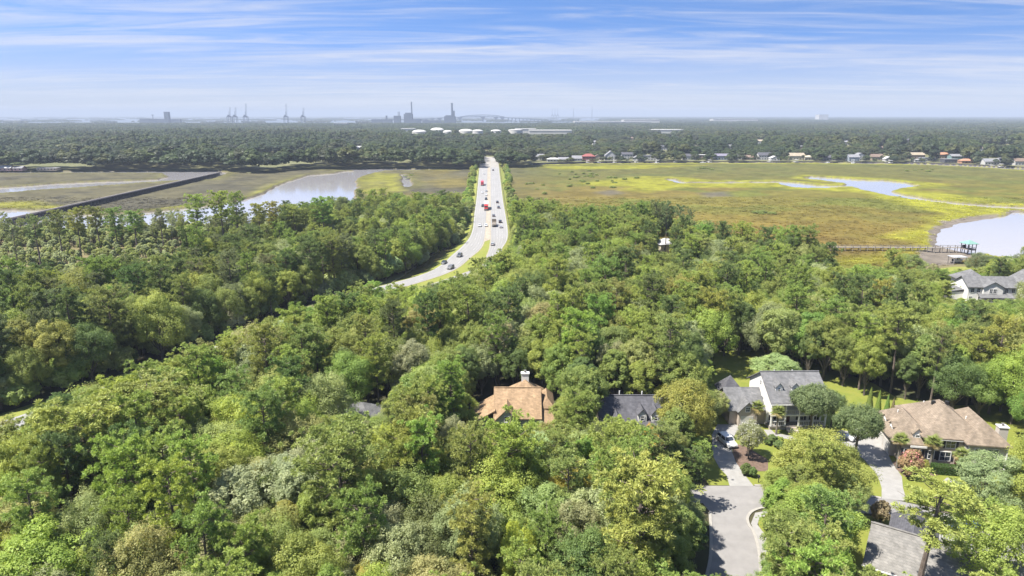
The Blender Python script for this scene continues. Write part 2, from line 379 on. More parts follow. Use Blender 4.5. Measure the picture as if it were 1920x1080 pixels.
def gp(pts, z=0.5): return [G(a, b, z) for a, b in pts]

o = MB().add([(-40000, -3000, -0.02), (40000, -3000, -0.02), (40000, 45000, -0.02), (-40000, 45000, -0.02)], [(0, 1, 2, 3)]).build('ground', M['ground'])
tag(o, 'brown and green ground under the woods', 'ground', kind='structure')

WATERS = [gp(p) for p in (
    # broad creek on the left, from the far bank down to the wooded shore
    [(716, 321), (690, 319.5), (650, 321), (627, 325), (583, 328), (540, 340), (513, 353), (500, 362), (463, 373), (400, 386), (333, 392), (290, 397), (200, 404), (120, 402), (75, 394), (0, 394), (-400, 400), (-400, 455),
     (0, 446), (200, 446), (420, 440), (560, 428), (640, 412), (668, 395), (665, 363), (668, 337), (683, 328)],
    # creek beyond the trestle
    [(-400, 370), (0, 352), (100, 345), (200, 340.6), (300, 337), (318, 331), (308, 325), (200, 324.6), (0, 325), (-400, 327), (-400, 323.5), (0, 322), (200, 321.5), (330, 321), (410, 321), (425, 325), (395, 337), (330, 339), (267, 343), (167, 351), (67, 357), (0, 363), (-400, 392)],
    # along the far bank in the middle
    [(600, 318.2), (700, 316.5), (800, 317), (880, 317.2), (880, 319.2), (800, 319), (716, 320.5), (650, 320)],
    # little gut in the yellow marsh
    [(750, 327), (756, 333), (757, 342), (761, 352), (768, 352), (768, 341), (763, 333), (760, 327)],
    # marsh creek on the right
    [(1510, 335), (1520, 330.5), (1543, 332), (1613, 337), (1657, 338), (1697, 342), (1723, 350), (1685, 354.5), (1668, 358), (1697, 366), (1747, 375.5), (1810, 382), (1870, 386), (1960, 391), (2300, 400), (2300, 408), (1960, 397), (1907, 393), (1793, 385.5), (1700, 373), (1647, 363), (1613, 355.5), (1600, 350), (1565, 352.5), (1513, 353.5), (1490, 352), (1460, 344), (1400, 344), (1280, 345), (1250, 337), (1258, 335.5), (1284, 342), (1400, 341.5), (1462, 340.5), (1500, 343), (1530, 347), (1580, 348.5), (1592, 345), (1560, 341)],
    # river on the right
    [(2300, 396), (1907, 398.5), (1847, 411), (1795, 421), (1772, 430), (1760, 443), (1756, 457), (1775, 464), (1830, 474), (1880, 484), (1960, 492), (2300, 520)],
    # channel along the far houses
    [(990, 308), (1100, 305.6), (1300, 304.8), (1500, 304.6), (1700, 306), (1800, 309.5), (1920, 315.5), (2300, 330), (2300, 334), (1920, 319.5), (1800, 312.5), (1700, 308.5), (1500, 306.4), (1300, 306.5), (1100, 307.5), (1000, 309.8)],
)]
MUDS = [gp(p) for p in (
    [(1910, 396), (1840, 403), (1762, 416), (1738, 432), (1728, 450), (1733, 462), (1720, 478), (1700, 492), (1740, 500), (1800, 497), (1850, 488), (1840, 470), (1800, 440), (1850, 420)],
)]
YELLOW = [gp(p) for p in (
    [(1083, 345), (1140, 338), (1207, 331), (1280, 333), (1340, 339), (1460, 342), (1500, 350), (1610, 357), (1640, 363), (1560, 360), (1480, 352), (1400, 353), (1280, 352), (1215, 362), (1165, 358), (1185, 351), (1120, 350)],
    [(1745, 408), (1800, 398), (1900, 393), (1905, 398), (1780, 420), (1740, 450), (1728, 456), (1655, 447), (1700, 435), (1745, 425)],
    [(1600, 355), (1700, 368), (1800, 384), (1900, 391), (1900, 396), (1780, 402), (1740, 396), (1690, 384), (1640, 372)],
    [(1550, 330), (1660, 336), (1730, 342), (1790, 347), (1740, 352), (1700, 344)],
    [(1690, 356), (1760, 362), (1850, 374), (1850, 380), (1760, 374), (1700, 364)],
    [(1570, 489), (1660, 478), (1660, 496), (1570, 499)],
    [(668, 364), (668, 335), (700, 325), (748, 327), (752, 345), (757, 360), (700, 367)],
    [(1010, 313), (1200, 310), (1320, 311), (1210, 317), (1050, 318)],
    [(400, 386), (333, 388), (280, 394), (280, 397), (335, 392), (400, 389)],
    [(-300, 380), (0, 381), (60, 378), (90, 385), (150, 394), (60, 393), (-300, 397)],
    [(600, 328), (500, 357), (463, 372), (470, 366), (520, 345), (575, 330)],
    [(1735, 456), (1790, 470), (1770, 480), (1700, 478)],
    [(690, 384), (735, 378), (790, 388), (720, 398)],
)]
GREY = [gp(p) for p in (
    [(670, 343), (700, 338), (740, 342), (715, 346)], [(690, 358), (740, 354), (760, 359), (720, 362)],
    [(820, 384), (900, 378), (880, 400), (840, 398)], [(818, 364), (850, 359), (858, 366), (830, 369)],
    [(1115, 362), (1150, 357), (1172, 364), (1140, 368)], [(1312, 363), (1360, 360), (1372, 369), (1325, 371)], [(960, 400), (1100, 395), (1080, 412), (970, 415)],
)]
# a fan of ground cells, finest where the banks lie nearest
cols = np.concatenate([np.arange(-420, -20, 14.0), np.arange(-20, 1942, 2.4), np.arange(1945, 2340, 14.0)])
rows = np.concatenate([np.arange(296.5, 330, 0.45), np.arange(330, 400, 0.8), np.arange(400, 500, 1.6), np.arange(500, 566, 6.0)])
U, V_ = np.meshgrid((cols - 960) / FPX, (rows - 540) / FPX)
T = (0.5 - CAM_H) / (-sP - V_ * cP)
GX, GY = T * U, T * (cP - V_ * sP)
wob = (fbm(GX, GY, 22, 4, 3) - 0.5)
W_ALL = np.full(GX.shape, -1e9)
for p in WATERS: W_ALL = np.maximum(W_ALL, sdf(GX, GY, p))
W_ALL = W_ALL + wob * 7.0
mudm = np.full(GX.shape, -1e9)
for p in MUDS: mudm = np.maximum(mudm, sdf(GX, GY, p))
mudm = mudm + wob * 12
yel = np.zeros(GX.shape)
for p in YELLOW: yel = np.maximum(yel, np.clip(0.5 + sdf(GX, GY, p) / 14.0, 0, 1))
gry = np.zeros(GX.shape)
for p in GREY: gry = np.maximum(gry, np.clip(0.5 + sdf(GX, GY, p) / 10.0, 0, 1))
sstep = lambda a, b, x: (lambda t: t * t * (3 - 2 * t))(np.clip((x - a) / (b - a), 0, 1))
hz = 1.0 + 0.35 * (fbm(GX, GY, 3.0, 3, 5) - 0.5) + 0.5 * (fbm(GX, GY, 14, 3, 15) - 0.5)
hz = hz + 0.45 * sstep(-14, -2, W_ALL)
hz = np.where(mudm > 0, np.minimum(hz, 0.35 + 0.3 * wob + (1 - sstep(0, 5, mudm)) * 0.9), hz)
hz = hz * (1 - sstep(-2.2, 0.6, W_ALL)) + (-0.7) * sstep(-2.2, 0.6, W_ALL)
# colours of the plants
def lerp(a, b, t): return a + (np.asarray(b)[None, None, :] - a) * t[..., None]
big, mid_, fin = fbm(GX, GY, 160, 4, 21), fbm(GX, GY, 45, 4, 31), fbm(GX, GY, 9, 4, 41)
right = sstep(-60, 60, GX)
C = np.zeros(GX.shape + (3,)) + np.array((0.185, 0.165, 0.038))
C = lerp(C, (0.20, 0.150, 0.045), sstep(0.5, 0.66, big) * .7)
C = lerp(C, (0.150, 0.170, 0.036), sstep(0.48, 0.62, mid_) * 0.8)
C = lerp(C, (0.22, 0.135, 0.04), right * np.exp(-((GX - 150) / 130) ** 2 - ((GY - 370) / 75) ** 2) * (.15 + .7 * mid_))
C = lerp(C, (0.125, 0.130, 0.045), sstep(520, 760, GY) * 0.7)
C = lerp(C, (0.130, 0.118, 0.080), (1 - right) * 0.9)
C = lerp(C, (0.085, 0.078, 0.062), (1 - right) * sstep(0.5, 0.62, mid_) * 0.7)
C = lerp(C, (0.20, 0.165, 0.05), (1 - right) * sstep(-130, -60, GX) * sstep(0.42, 0.55, big) * 0.8)
C = lerp(C, (0.15, 0.135, 0.115), gry * 0.85)
rim = sstep(-20, -5, W_ALL + 14 * (mid_ - 0.5)) * (0.28 + 0.62 * right)
Y = np.clip(np.maximum(yel * np.clip(0.5 + 1.2 * mid_, 0, 1), rim) * (0.6 + 0.8 * fin), 0, 1)
C = lerp(C, (0.275, 0.275, 0.034), Y * (0.7 + 0.25 * right)); YEL = Y
C = C * (0.30 + 0.56 * fin)[..., None] * 1.0
mudfac = np.maximum(sstep(-0.5, 2.5, mudm), sstep(-2.0, -1.0, W_ALL) * 0.9)
C = lerp(C, (0.13, 0.112, 0.10), mudfac)
C = np.where((mudfac > 0.5)[..., None], C * (0.6 + 0.8 * fbm(GX, GY, 5, 4, 51))[..., None], C)
def grid_mesh(name, X, Y_, Z, colr, m):
    nr, nc = X.shape
    me = bpy.data.meshes.new(name)
    me.vertices.add(nr * nc); me.vertices.foreach_set('co', np.stack([X, Y_, Z], -1).astype(np.float32).ravel())
    i = np.arange(nr - 1)[:, None] * nc + np.arange(nc - 1)[None, :]
    q = np.stack([i, i + nc, i + nc + 1, i + 1], -1)[:, :, ::-1].reshape(-1)
    me.loops.add(q.size); me.loops.foreach_set('vertex_index', q.astype(np.int32))
    me.polygons.add(q.size // 4); me.polygons.foreach_set('loop_start', np.arange(0, q.size, 4, dtype=np.int32))
    me.update(calc_edges=True)
    if colr is not None:
        a = me.color_attributes.new('plants', 'FLOAT_COLOR', 'POINT')
        a.data.foreach_set('color', np.concatenate([colr, np.ones(X.shape + (1,))], -1).astype(np.float32).ravel())
    me.materials.append(m); me.shade_smooth()
    return me
mm = mat('marsh_plants', (0.2, 0.15, 0.04), 0.95, 0.35, 0.35, bump=0.9, bscale=1.2, spec=0.1, detail=10)
t = mm.node_tree; b = t.nodes['Principled BSDF']; fac = b.inputs['Base Color'].links[0].from_node
fac.inputs[6].default_value = (0.74, 0.75, 0.7, 1); fac.inputs[7].default_value = (1.14, 1.12, 1.0, 1)
at = t.nodes.new('ShaderNodeAttribute'); at.attribute_name = 'plants'
mu = t.nodes.new('ShaderNodeMix'); mu.data_type = 'RGBA'; mu.blend_type = 'MULTIPLY'; mu.inputs[0].default_value = 1
t.links.new(fac.outputs[2], mu.inputs[6]); t.links.new(at.outputs['Color'], mu.inputs[7]); t.links.new(mu.outputs[2], b.inputs['Base Color'])
M['marsh'] = mm
# the fan gives way to dry ground under the near woods
o = link('marsh_ground', grid_mesh('marsh_ground', GX, GY, hz, C, mm))
tag(o, 'olive and yellow salt marsh grass with winding creek banks', 'marsh', kind='structure')

def water_mat():
    m = bpy.data.materials.new('tidal_water'); m.use_nodes = True
    t = m.node_tree; b = t.nodes['Principled BSDF']
    b.inputs['Base Color'].default_value = (0.275, 0.265, 0.27, 1); b.inputs['Roughness'].default_value = 0.08; b.inputs['Specular IOR Level'].default_value = 0.8; b.inputs['IOR'].default_value = 1.5
    tcn = t.nodes.new('ShaderNodeTexCoord'); nz = t.nodes.new('ShaderNodeTexNoise'); nz.inputs['Scale'].default_value = 0.9; nz.inputs['Detail'].default_value = 5
    bp = t.nodes.new('ShaderNodeBump'); bp.inputs['Strength'].default_value = 0.035; bp.inputs['Distance'].default_value = 0.2
    t.links.new(tcn.outputs['Object'], nz.inputs['Vector']); t.links.new(nz.outputs[0], bp.inputs['Height']); t.links.new(bp.outputs[0], b.inputs['Normal'])
    return m
M['water'] = water_mat()
x0, x1 = -900, 1100
o = MB().add([(-900, 225, 0.1), (500, 225, 0.1), (1500, 1075, 0.1), (-1500, 1075, 0.1)], [(0, 1, 2, 3)]).build('water', M['water'])
tag(o, 'pale tidal creek and river water', 'water', kind='structure')
# river and flats far off towards the port
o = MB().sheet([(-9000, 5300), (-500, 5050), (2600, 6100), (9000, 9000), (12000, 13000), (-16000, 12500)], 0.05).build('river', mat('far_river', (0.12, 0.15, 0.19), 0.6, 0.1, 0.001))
tag(o, 'far river by the port', 'river', kind='structure')
# dry scrub on the left shore and banks under the far woods
def land(name, pts, z0, z1, m, label):
    o = MB().prism(pts, z0, z1).build(name, m)
    return tag(o, label, 'land', kind='structure')
M['scrub'] = mat('dry_scrub', (0.22, 0.17, 0.085), 0.95, 0.3, 0.08, col2=(0.13, 0.14, 0.05), bump=0.6, bscale=2)
land('shore_land', gp([(-400, 458), (0, 449), (200, 449), (420, 443), (560, 431), (640, 415), (700, 408), (800, 404), (862, 405), (872, 440), (700, 560), (300, 560), (-400, 560)]), -0.5, 1.5, M['scrub'], 'dry scrub ground behind the creek on the left')
land('shore_land', gp([(948, 442), (1010, 448), (1180, 455), (1290, 466), (1335, 496), (1420, 514), (1520, 524), (1600, 528), (1690, 522), (1735, 506), (1800, 499), (1900, 500), (2300, 530), (2300, 566), (940, 566), (930, 480)]), -0.5, 1.35, M['scrub'], 'wooded shore ground beside the right marsh')
far_bank = [(-420, 322.5), (0, 321), (300, 320.2), (420, 320), (470, 326), (540, 318.5), (640, 316.5), (760, 315.5), (895, 316.5), (985, 313), (1000, 307.6), (1100, 304.8), (1300, 304), (1500, 303.8), (1700, 305.2), (1800, 308.6), (1920, 314.5), (2340, 329)]
o = MB().prism(gp(far_bank) + [(9000, 1500), (9000, 3200), (-9000, 3200), (-9000, 1000)], -0.6, 1.9).build('far_land', mat('far_lawn', (0.12, 0.13, 0.05), 0.95, 0.3, 0.01, col2=(0.20, 0.19, 0.09)))
tag(o, 'low wooded land beyond the marsh', 'land', kind='structure')

# ------------------------------------------------------------------ highway
def offset_line(pts, d):
    out = []
    for i, p in enumerate(pts):
        a, b = Vector(pts[max(i - 1, 0)]), Vector(pts[min(i + 1, len(pts) - 1)])
        t = (b - a).normalized(); out.append((p[0] + t.y * d, p[1] - t.x * d))
    return out
def spline(pts, n=8):
    P_ = [Vector(p) for p in pts]; P_ = [P_[0] * 2 - P_[1]] + P_ + [P_[-1] * 2 - P_[-2]]; out = []
    for i in range(1, len(P_) - 2):
        a, b, c, d = P_[i - 1:i + 3]
        for k in range(n):
            t = k / n
            out.append(tuple(0.5 * (2 * b + (c - a) * t + (2 * a - 5 * b + 4 * c - d) * t * t + (3 * b - a - 3 * c + d) * t ** 3)))
    out.append(tuple(P_[-2]))
    return out
def ribbon(mb, left, right_, z):
    zs = z if hasattr(z, '__len__') else [z] * len(left)
    n = len(mb.v)
    for (a, b), (c, d), h in zip(left, right_, zs): mb.v += [(a, b, h), (c, d, h)]
    mb.f += [(n + 2 * i, n + 2 * i + 1, n + 2 * i + 3, n + 2 * i + 2) for i in range(len(left) - 1)]
    return mb
RZ = 2.6
# left edge and right edge of each carriageway, near to far
NL = [(-166, 20), (-133, 80), (-97.5, 138), (-78, 176), (-58, 222)]
def near_line(d): return [(x + d * .87, y - d * .49) for x, y in NL]
LE = spline(near_line(0) + [G(a, b, RZ) for a, b in ((800, 511), (850, 476), (876, 451), (886, 430), (889.5, 400), (893.5, 370), (898.5, 318), (901, 294))])
LR = spline(near_line(9) + [G(a, b, RZ) for a, b in ((839, 512), (884, 482), (906, 460), (911.6, 430), (913, 400), (914, 370), (915, 318), (916.5, 294))])
RL = spline(near_line(15) + [G(a, b, RZ) for a, b in ((892, 502), (912, 478), (918.5, 455), (918.6, 430), (918.6, 400), (918.7, 370), (918.8, 318), (918.8, 294))])
RR = spline(near_line(24) + [G(a, b, RZ) for a, b in ((922, 496), (942, 465), (951, 449), (952, 430), (947.5, 400), (942.5, 370), (936, 318), (934, 294))])
hw = empty('highway', (0, 0, 0)); tag(hw, 'pale concrete highway curving away across the marsh', 'highway', kind='structure')
nseg = len(LE)
fz = [RZ - 1.6 * max(0, 1 - i / (nseg * 0.45)) ** 1.2 for i in range(nseg)]
ribbon(MB(), LE, LR, fz).build('carriageway', M['highway'], hw)
ribbon(MB(), RL, RR, fz).build('carriageway', M['highway'], hw)
i0 = next(i for i, p in enumerate(LR) if p[1] > 320)
ribbon(MB(), LR[i0:], RL[i0:], [z - 0.004 for z in fz[i0:]]).build('median', M['median'], hw)
i1 = next(i for i, p in enumerate(LR) if p[1] > 775)
far_deck = MB(); ribbon(far_deck, [LE[i1], LE[-1]], [RR[i1], RR[-1]], RZ + 0.006); far_deck.build('bridge_deck', M['highway_new'], hw)
for side, (e, s_) in enumerate(((LE, -1), (RR, 1))):
    mb = MB(); o1 = offset_line(e, 0.0); o2 = offset_line(e, 9 * s_)
    ribbon(mb, o1, o2, 0); n = len(mb.v)
    mb.v = [(x, y, (fz[k // 2] - 0.02) if k % 2 == 0 else -0.1) for k, (x, y, z) in enumerate(mb.v)]
    mb.build('embankment', M['verge'], hw)
mb = MB(); ribbon(mb, LR[:i0 + 1], RL[:i0 + 1], [z - 0.05 for z in fz[:i0 + 1]]); mb.build('grass_median', M['verge'], hw)
mb = MB()
def line_at(mbx, A, B, f, w, z, i_from=0, dash=None):
    L = [(a[0] + (b[0] - a[0]) * f, a[1] + (b[1] - a[1]) * f) for a, b in zip(A, B)]
    l1, l2 = offset_line(L, -w / 2), offset_line(L, w / 2)
    if dash is None: ribbon(mbx, l1[i_from:], l2[i_from:], [h + z for h in fz[i_from:]]); return
    acc, on = 0.0, True; d_on, d_off = dash
    for i in range(i_from, len(L) - 1):
        a, b = Vector(L[i]), Vector(L[i + 1]); n_ = max(1, int((b - a).length / 3.0))
        for k in range(n_):
            if on:
                p, q = a.lerp(b, k / n_), a.lerp(b, (k + 1) / n_); t_ = (q - p).normalized(); o_ = Vector((t_.y, -t_.x)) * (w / 2)
                h = fz[i] + z + (fz[i + 1] - fz[i]) * k / n_; h2 = fz[i] + z + (fz[i + 1] - fz[i]) * (k + 1) / n_
                mbx.add([(*(p - o_), h), (*(p + o_), h), (*(q + o_), h2), (*(q - o_), h2)], [(0, 1, 2, 3)])
            acc += (b - a).length / n_
            if acc > (d_on if on else d_off): acc, on = 0.0, not on
for A, B, f in ((LE, LR, 0.06), (RL, RR, 0.94)): line_at(mb, A, B, f, 0.16, 0.008)
for A, B, f in ((LE, LR, 0.40), (LE, LR, 0.70), (RL, RR, 0.40), (RL, RR, 0.68)): line_at(mb, A, B, f, 0.15, 0.008, dash=(3.0, 9.0))
tag(mb.build('road_markings', M['paint_white'], hw), kind='stuff')
mb = MB()
for A, B, f in ((LE, LR, 0.965), (RL, RR, 0.035)): line_at(mb, A, B, f, 0.2, 0.008)
tag(mb.build('road_markings', M['paint_yellow'], hw), kind='stuff')
# worn wheel tracks on the lanes
M['wear'] = mat('tyre_worn_concrete', (0.285, 0.278, 0.272), 0.8, 0.12, 0.1, detail=8, stretch=(4, 0.5, 1))
mb = MB()
for A, B in ((LE, LR), (RL, RR)):
    for f in (0.14, 0.31, 0.47, 0.62, 0.77, 0.9): line_at(mb, A, B, f, 0.45, 0.004)
tag(mb.build('wheel_tracks', M['wear'], hw), kind='stuff')
for e, s_, nm in ((LE, -0.7, 'guard rail along the outer edge of the oncoming lanes'), (RR, 0.7, 'guard rail along the outer edge of the outbound lanes')):
    gr = empty('guard_rail', (0, 0, 0)); tag(gr, 'long weathered steel ' + nm, 'guard rail')
    l = offset_line(e, s_); l = l[next(i for i, p in enumerate(l) if p[1] > 330):]
    hr = MB()
    ln = []
    for i in range(len(l) - 1):
        a, b = Vector(l[i]), Vector(l[i + 1]); hr.bar((*a, RZ + 0.62), (*b, RZ + 0.62), 0.08, 0.34)
    hr.build('rail', M['rust_rail'], gr)
    pm = MB().box(-0.07, 0.07, -0.07, 0.07, -0.7, 0.8).mesh('post', M['wood_grey']); acc = 0
    for i in range(len(l) - 1):
        a, b = Vector(l[i]), Vector(l[i + 1]); n_ = max(1, int((b - a).length / 8))
        for k in range(n_):
            p = a.lerp(b, k / n_); q = link('post', pm, gr); q.location = (p.x, p.y, RZ)

# ------------------------------------------------------------------ street, drives, lawns near the houses
def flat(name, pts, z, m, label, cat, kind='structure', thick=0.0, parent=None):
    mb = MB()
    if thick: mb.prism(pts, z - thick, z)
    else: mb.sheet(pts, z)
    o = mb.build(name, m, parent)
    return tag(o, label, cat, kind=kind)
ST = [G(a, b) for a, b in ((1300, 1120), (1324, 1080), (1331, 1051), (1333, 1009), (1331, 960), (1318, 944), (1250, 938), (1120, 936), (960, 934), (760, 930), (640, 928), (640, 884), (760, 886), (960, 892), (1120, 900), (1250, 908), (1330, 911), (1450, 911), (1540, 919), (1621, 930), (1680, 938), (1760, 956), (1850, 990), (2000, 1060), (2000, 1130), (1830, 1030), (1740, 990), (1640, 964), (1540, 955), (1450, 951), (1428, 953), (1410, 960), (1402, 971), (1404, 984), (1414, 1000), (1424, 1040), (1428, 1080), (1430, 1120))]
flat('street', ST, 0.03, M['asphalt'], 'grey asphalt residential street with a T junction', 'street')
def kerb(pts, label):
    mb = MB(); ps = [Vector(G(a, b)) for a, b in pts]; ps = [Vector(p) for p in spline(ps, 5)]
    a_, b_ = offset_line([tuple(p) for p in ps], -0.2), offset_line([tuple(p) for p in ps], 0.25)
    n = len(ps)
    for i in range(n - 1):
        q = [(*a_[i], 0.0), (*b_[i], 0.0), (*b_[i + 1], 0.0), (*a_[i + 1], 0.0)]; t_ = [(x, y, 0.15) for x, y, _ in q]
        mb.hexa(q, t_)
    tag(mb.build('kerb', M['kerb']), label, 'kerb', kind='structure')
kerb([(1440, 952), (1426, 953.5), (1410, 960), (1402, 971), (1404, 984), (1414, 1000), (1424, 1040), (1428, 1110)], 'pale concrete kerb round the junction corner')
kerb([(1322, 1090), (1331, 1051), (1333, 1009), (1331, 962)], 'concrete kerb under the trees beside the street')
kerb([(1415, 910.5), (1470, 912), (1540, 918.5), (1621, 929.5), (1652, 934)], 'concrete kerb before the lawn of the porch house')
kerb([(1431, 1000), (1442, 1040), (1444, 1110)], 'thin concrete edge of the pale pavement')
flat('pavement', [G(a, b) for a, b in ((1416, 962), (1440, 958), (1440, 966), (1424, 972), (1420, 984), (1432, 1000), (1446, 1060), (1448, 1120), (1434, 1120), (1432, 1060), (1418, 1004), (1408, 982))], 0.06, M['concrete'], 'narrow pale concrete pavement rounding the corner', 'pavement')
flat('lawn', [G(a, b) for a, b in ((1330, 760), (1300, 700), (1330, 660), (1430, 655), (1560, 690), (1640, 720), (1680, 745), (1760, 760), (1940, 760), (2040, 900), (2040, 990), (1850, 985), (1760, 953), (1680, 936), (1621, 928), (1540, 917), (1450, 910), (1330, 910), (1290, 850))], 0.015, M['lawn'], 'bright yellow-green lawn round the porch house and the brick house', 'lawn')
flat('lawn', [G(a, b) for a, b in ((1420, 975), (1440, 962), (1520, 960), (1640, 968), (1740, 994), (1830, 1036), (1900, 1090), (1900, 1200), (1450, 1200), (1438, 1040))], 0.02, M['lawn'], 'shaded lawn beside the junction corner', 'lawn')
flat('lawn', [G(a, b, 1.4) for a, b in ((1735, 507), (1790, 500), (1900, 501), (1960, 520), (1960, 566), (1800, 580), (1762, 548))], 1.42, M['verge'], 'dry yellow lawn round the riverside house', 'lawn')
flat('driveway', [G(a, b) for a, b in ((1368, 911.5), (1362, 891), (1349, 878), (1338, 858), (1335, 838), (1335, 815), (1345, 796), (1400, 796), (1396, 806), (1380, 812), (1372, 826), (1373, 849), (1380, 867), (1398, 893), (1413, 911.5))], 0.045, M['concrete'], 'curving concrete driveway of the porch house', 'driveway')
flat('driveway', [G(a, b) for a, b in ((1653, 935), (1653, 915), (1649, 902), (1641, 886), (1620, 862), (1590, 838), (1560, 820), (1575, 806), (1650, 822), (1672, 866), (1691, 894), (1693, 915), (1700, 940))], 0.045, M['concrete'], 'wide concrete driveway of the brown roofed brick house', 'driveway')
flat('mulch_bed', [G(a, b) for a, b in ((1373, 849), (1380, 867), (1392, 884), (1440, 884), (1440, 862), (1420, 850), (1395, 836), (1376, 832))], 0.05, M['mulch'], 'reddish mulch bed beside the curving driveway', 'mulch bed')
flat('mulch_bed', [G(a, b) for a, b in ((1673, 866), (1680, 880), (1697, 894), (1740, 894), (1780, 888), (1830, 895), (1850, 886), (1810, 872), (1740, 868), (1690, 862))], 0.05, M['mulch'], 'reddish brown mulch bed before the brick house', 'mulch bed')
flat('walkway', [G(a, b) for a, b in ((1432, 806), (1440, 818), (1480, 824), (1496, 836), (1506, 850), (1514, 848), (1504, 832), (1486, 818), (1452, 812), (1446, 806))], 0.055, M['concrete'], 'curved concrete walk before the porch steps', 'walkway')
flat('walkway', [G(a, b) for a, b in ((1768, 902), (1800, 908), (1816, 916), (1822, 912), (1800, 900), (1775, 896))], 0.055, M['concrete'], 'short concrete walk to the brick house entrance', 'walkway')
flat('driveway', [G(a, b) for a, b in ((1700, 976), (1764, 988), (1810, 1002), (1850, 1020), (1900, 1060), (1860, 1075), (1790, 1045), (1720, 1010))], 0.045, M['concrete'], 'concrete driveway behind the grey roof with a blue car', 'driveway')

# ------------------------------------------------------------------ houses
DIRS = {'-y': ((1, 0), (0, -1)), '+y': ((-1, 0), (0, 1)), '-x': ((0, -1), (-1, 0)), '+x': ((0, 1), (1, 0))}
def fbox(mb, face, at, a0, a1, z0, z1, d0, d1):
    """box on a wall: a along the wall (world axis coordinate), d outward from the wall plane"""
    (tx, ty), (nx, ny) = DIRS[face]
    if tx: xs = (a0, a1); ys = sorted((at + ny * d0, at + ny * d1)); return mb.box(min(xs), max(xs), ys[0], ys[1], z0, z1)
    xs = sorted((at + nx * d0, at + nx * d1)); return mb.box(xs[0], xs[1], min(a0, a1), max(a0, a1), z0, z1)
def window(parent, face, at, a, z, w, h, sh=False, panes=(2, 2), label=None):
    """a: centre along the wall, z: sill height"""
    f = MB(); tw = 0.11
    fbox(f, face, at, a - w / 2 - tw, a - w / 2, z - tw, z + h + tw, 0.0, 0.09); fbox(f, face, at, a + w / 2, a + w / 2 + tw, z - tw, z + h + tw, 0.0, 0.09)
    fbox(f, face, at, a - w / 2, a + w / 2, z - tw, z, 0.0, 0.11); fbox(f, face, at, a - w / 2, a + w / 2, z + h, z + h + tw, 0.0, 0.09)
    nx, nz = panes
    for i in range(1, nx): fbox(f, face, at, a - w / 2 + w * i / nx - 0.03, a - w / 2 + w * i / nx + 0.03, z, z + h, 0.005, 0.06)
    for i in range(1, nz): fbox(f, face, at, a - w / 2, a + w / 2, z + h * i / nz - 0.03, z + h * i / nz + 0.03, 0.006, 0.058)
    fo = f.build('window', M['trim'], parent)
    p = MB(); fbox(p, face, at, a - w / 2, a + w / 2, z, z + h, 0.0, 0.03); p.build('pane', M['glass'], fo)
    if sh:
        for s_ in (-1, 1):
            c = a + s_ * (w / 2 + tw + 0.24); q = MB(); fbox(q, face, at, c - 0.22, c + 0.22, z - 0.05, z + h + 0.05, 0.0, 0.06); q.build('shutter', M['shutter'], parent)
    return fo
def gable_solid(mb, x0, x1, y0, y1, ze, zr, axis='x', over=0.4, th=0.18):
    """pitched roof as two slabs; the ridge runs along axis"""
    if axis == 'x': a0, a1, c0, c1 = x0 - over, x1 + over, y0, y1
    else: a0, a1, c0, c1 = y0 - over, y1 + over, x0, x1
    cm = (c0 + c1) / 2; run = cm - c0; dz = (zr - ze) / run * over
    poly = [(c0 - over, ze - dz), (cm, zr), (c1 + over, ze - dz), (c1 + over, ze - dz + th), (cm, zr + th), (c0 - over, ze - dz + th)]
    n = len(poly)
    P3 = (lambda p, a: (a, p[0], p[1])) if axis == 'x' else (lambda p, a: (p[0], a, p[1]))
    mb.add([P3(p, a0) for p in poly] + [P3(p, a1) for p in poly],
           [(0, 1, 4, 5), (1, 2, 3, 4), (n, n + 5, n + 4, n + 1), (n + 1, n + 4, n + 3, n + 2), (5, 4, n + 4, n + 5), (4, 3, n + 3, n + 4), (0, n, n + 1, 1), (1, n + 1, n + 2, 2), (0, 5, n + 5, n), (2, n + 2, n + 3, 3)])
    return mb
def gable_fill(mb, x0, x1, y0, y1, ze, zr, axis='x'):
    if axis == 'x': mb.wedge([(y0, ze), (y1, ze), ((y0 + y1) / 2, zr)], 'x', x0, x1)
    else: mb.wedge([(x0, ze), (x1, ze), ((x0 + x1) / 2, zr)], 'y', y0, y1)
    return mb
def hip_solid(mb, x0, x1, y0, y1, ze, zr, over=0.45, th=0.2, ridge=None):
    x0, x1, y0, y1 = x0 - over, x1 + over, y0 - over, y1 + over
    w, d = x1 - x0, y1 - y0; ins = min(w, d) / 2 * 0.999
    if w >= d: r0, r1 = (x0 + ins, (y0 + y1) / 2, zr), (x1 - ins, (y0 + y1) / 2, zr)
    else: r0, r1 = ((x0 + x1) / 2, y0 + ins, zr), ((x0 + x1) / 2, y1 - ins, zr)
    b = [(x0, y0, ze), (x1, y0, ze), (x1, y1, ze), (x0, y1, ze)]; t_ = [(x, y, ze + th) for x, y, _ in b]
    vs = b + t_ + [r0, r1]
    fs = [(3, 2, 1, 0), (0, 1, 5, 4), (1, 2, 6, 5), (2, 3, 7, 6), (3, 0, 4, 7)]
    fs += [(4, 5, 9, 8), (5, 6, 9), (6, 7, 8, 9), (7, 4, 8)] if w >= d else [(4, 5, 8), (5, 6, 9, 8), (6, 7, 9), (7, 4, 8, 9)]
    return mb.add(vs, fs)
def ridge_cap(parent, a, b, m, w=0.35):
    MB().bar(a, b, w, 0.1).build('ridge_cap', m, parent)
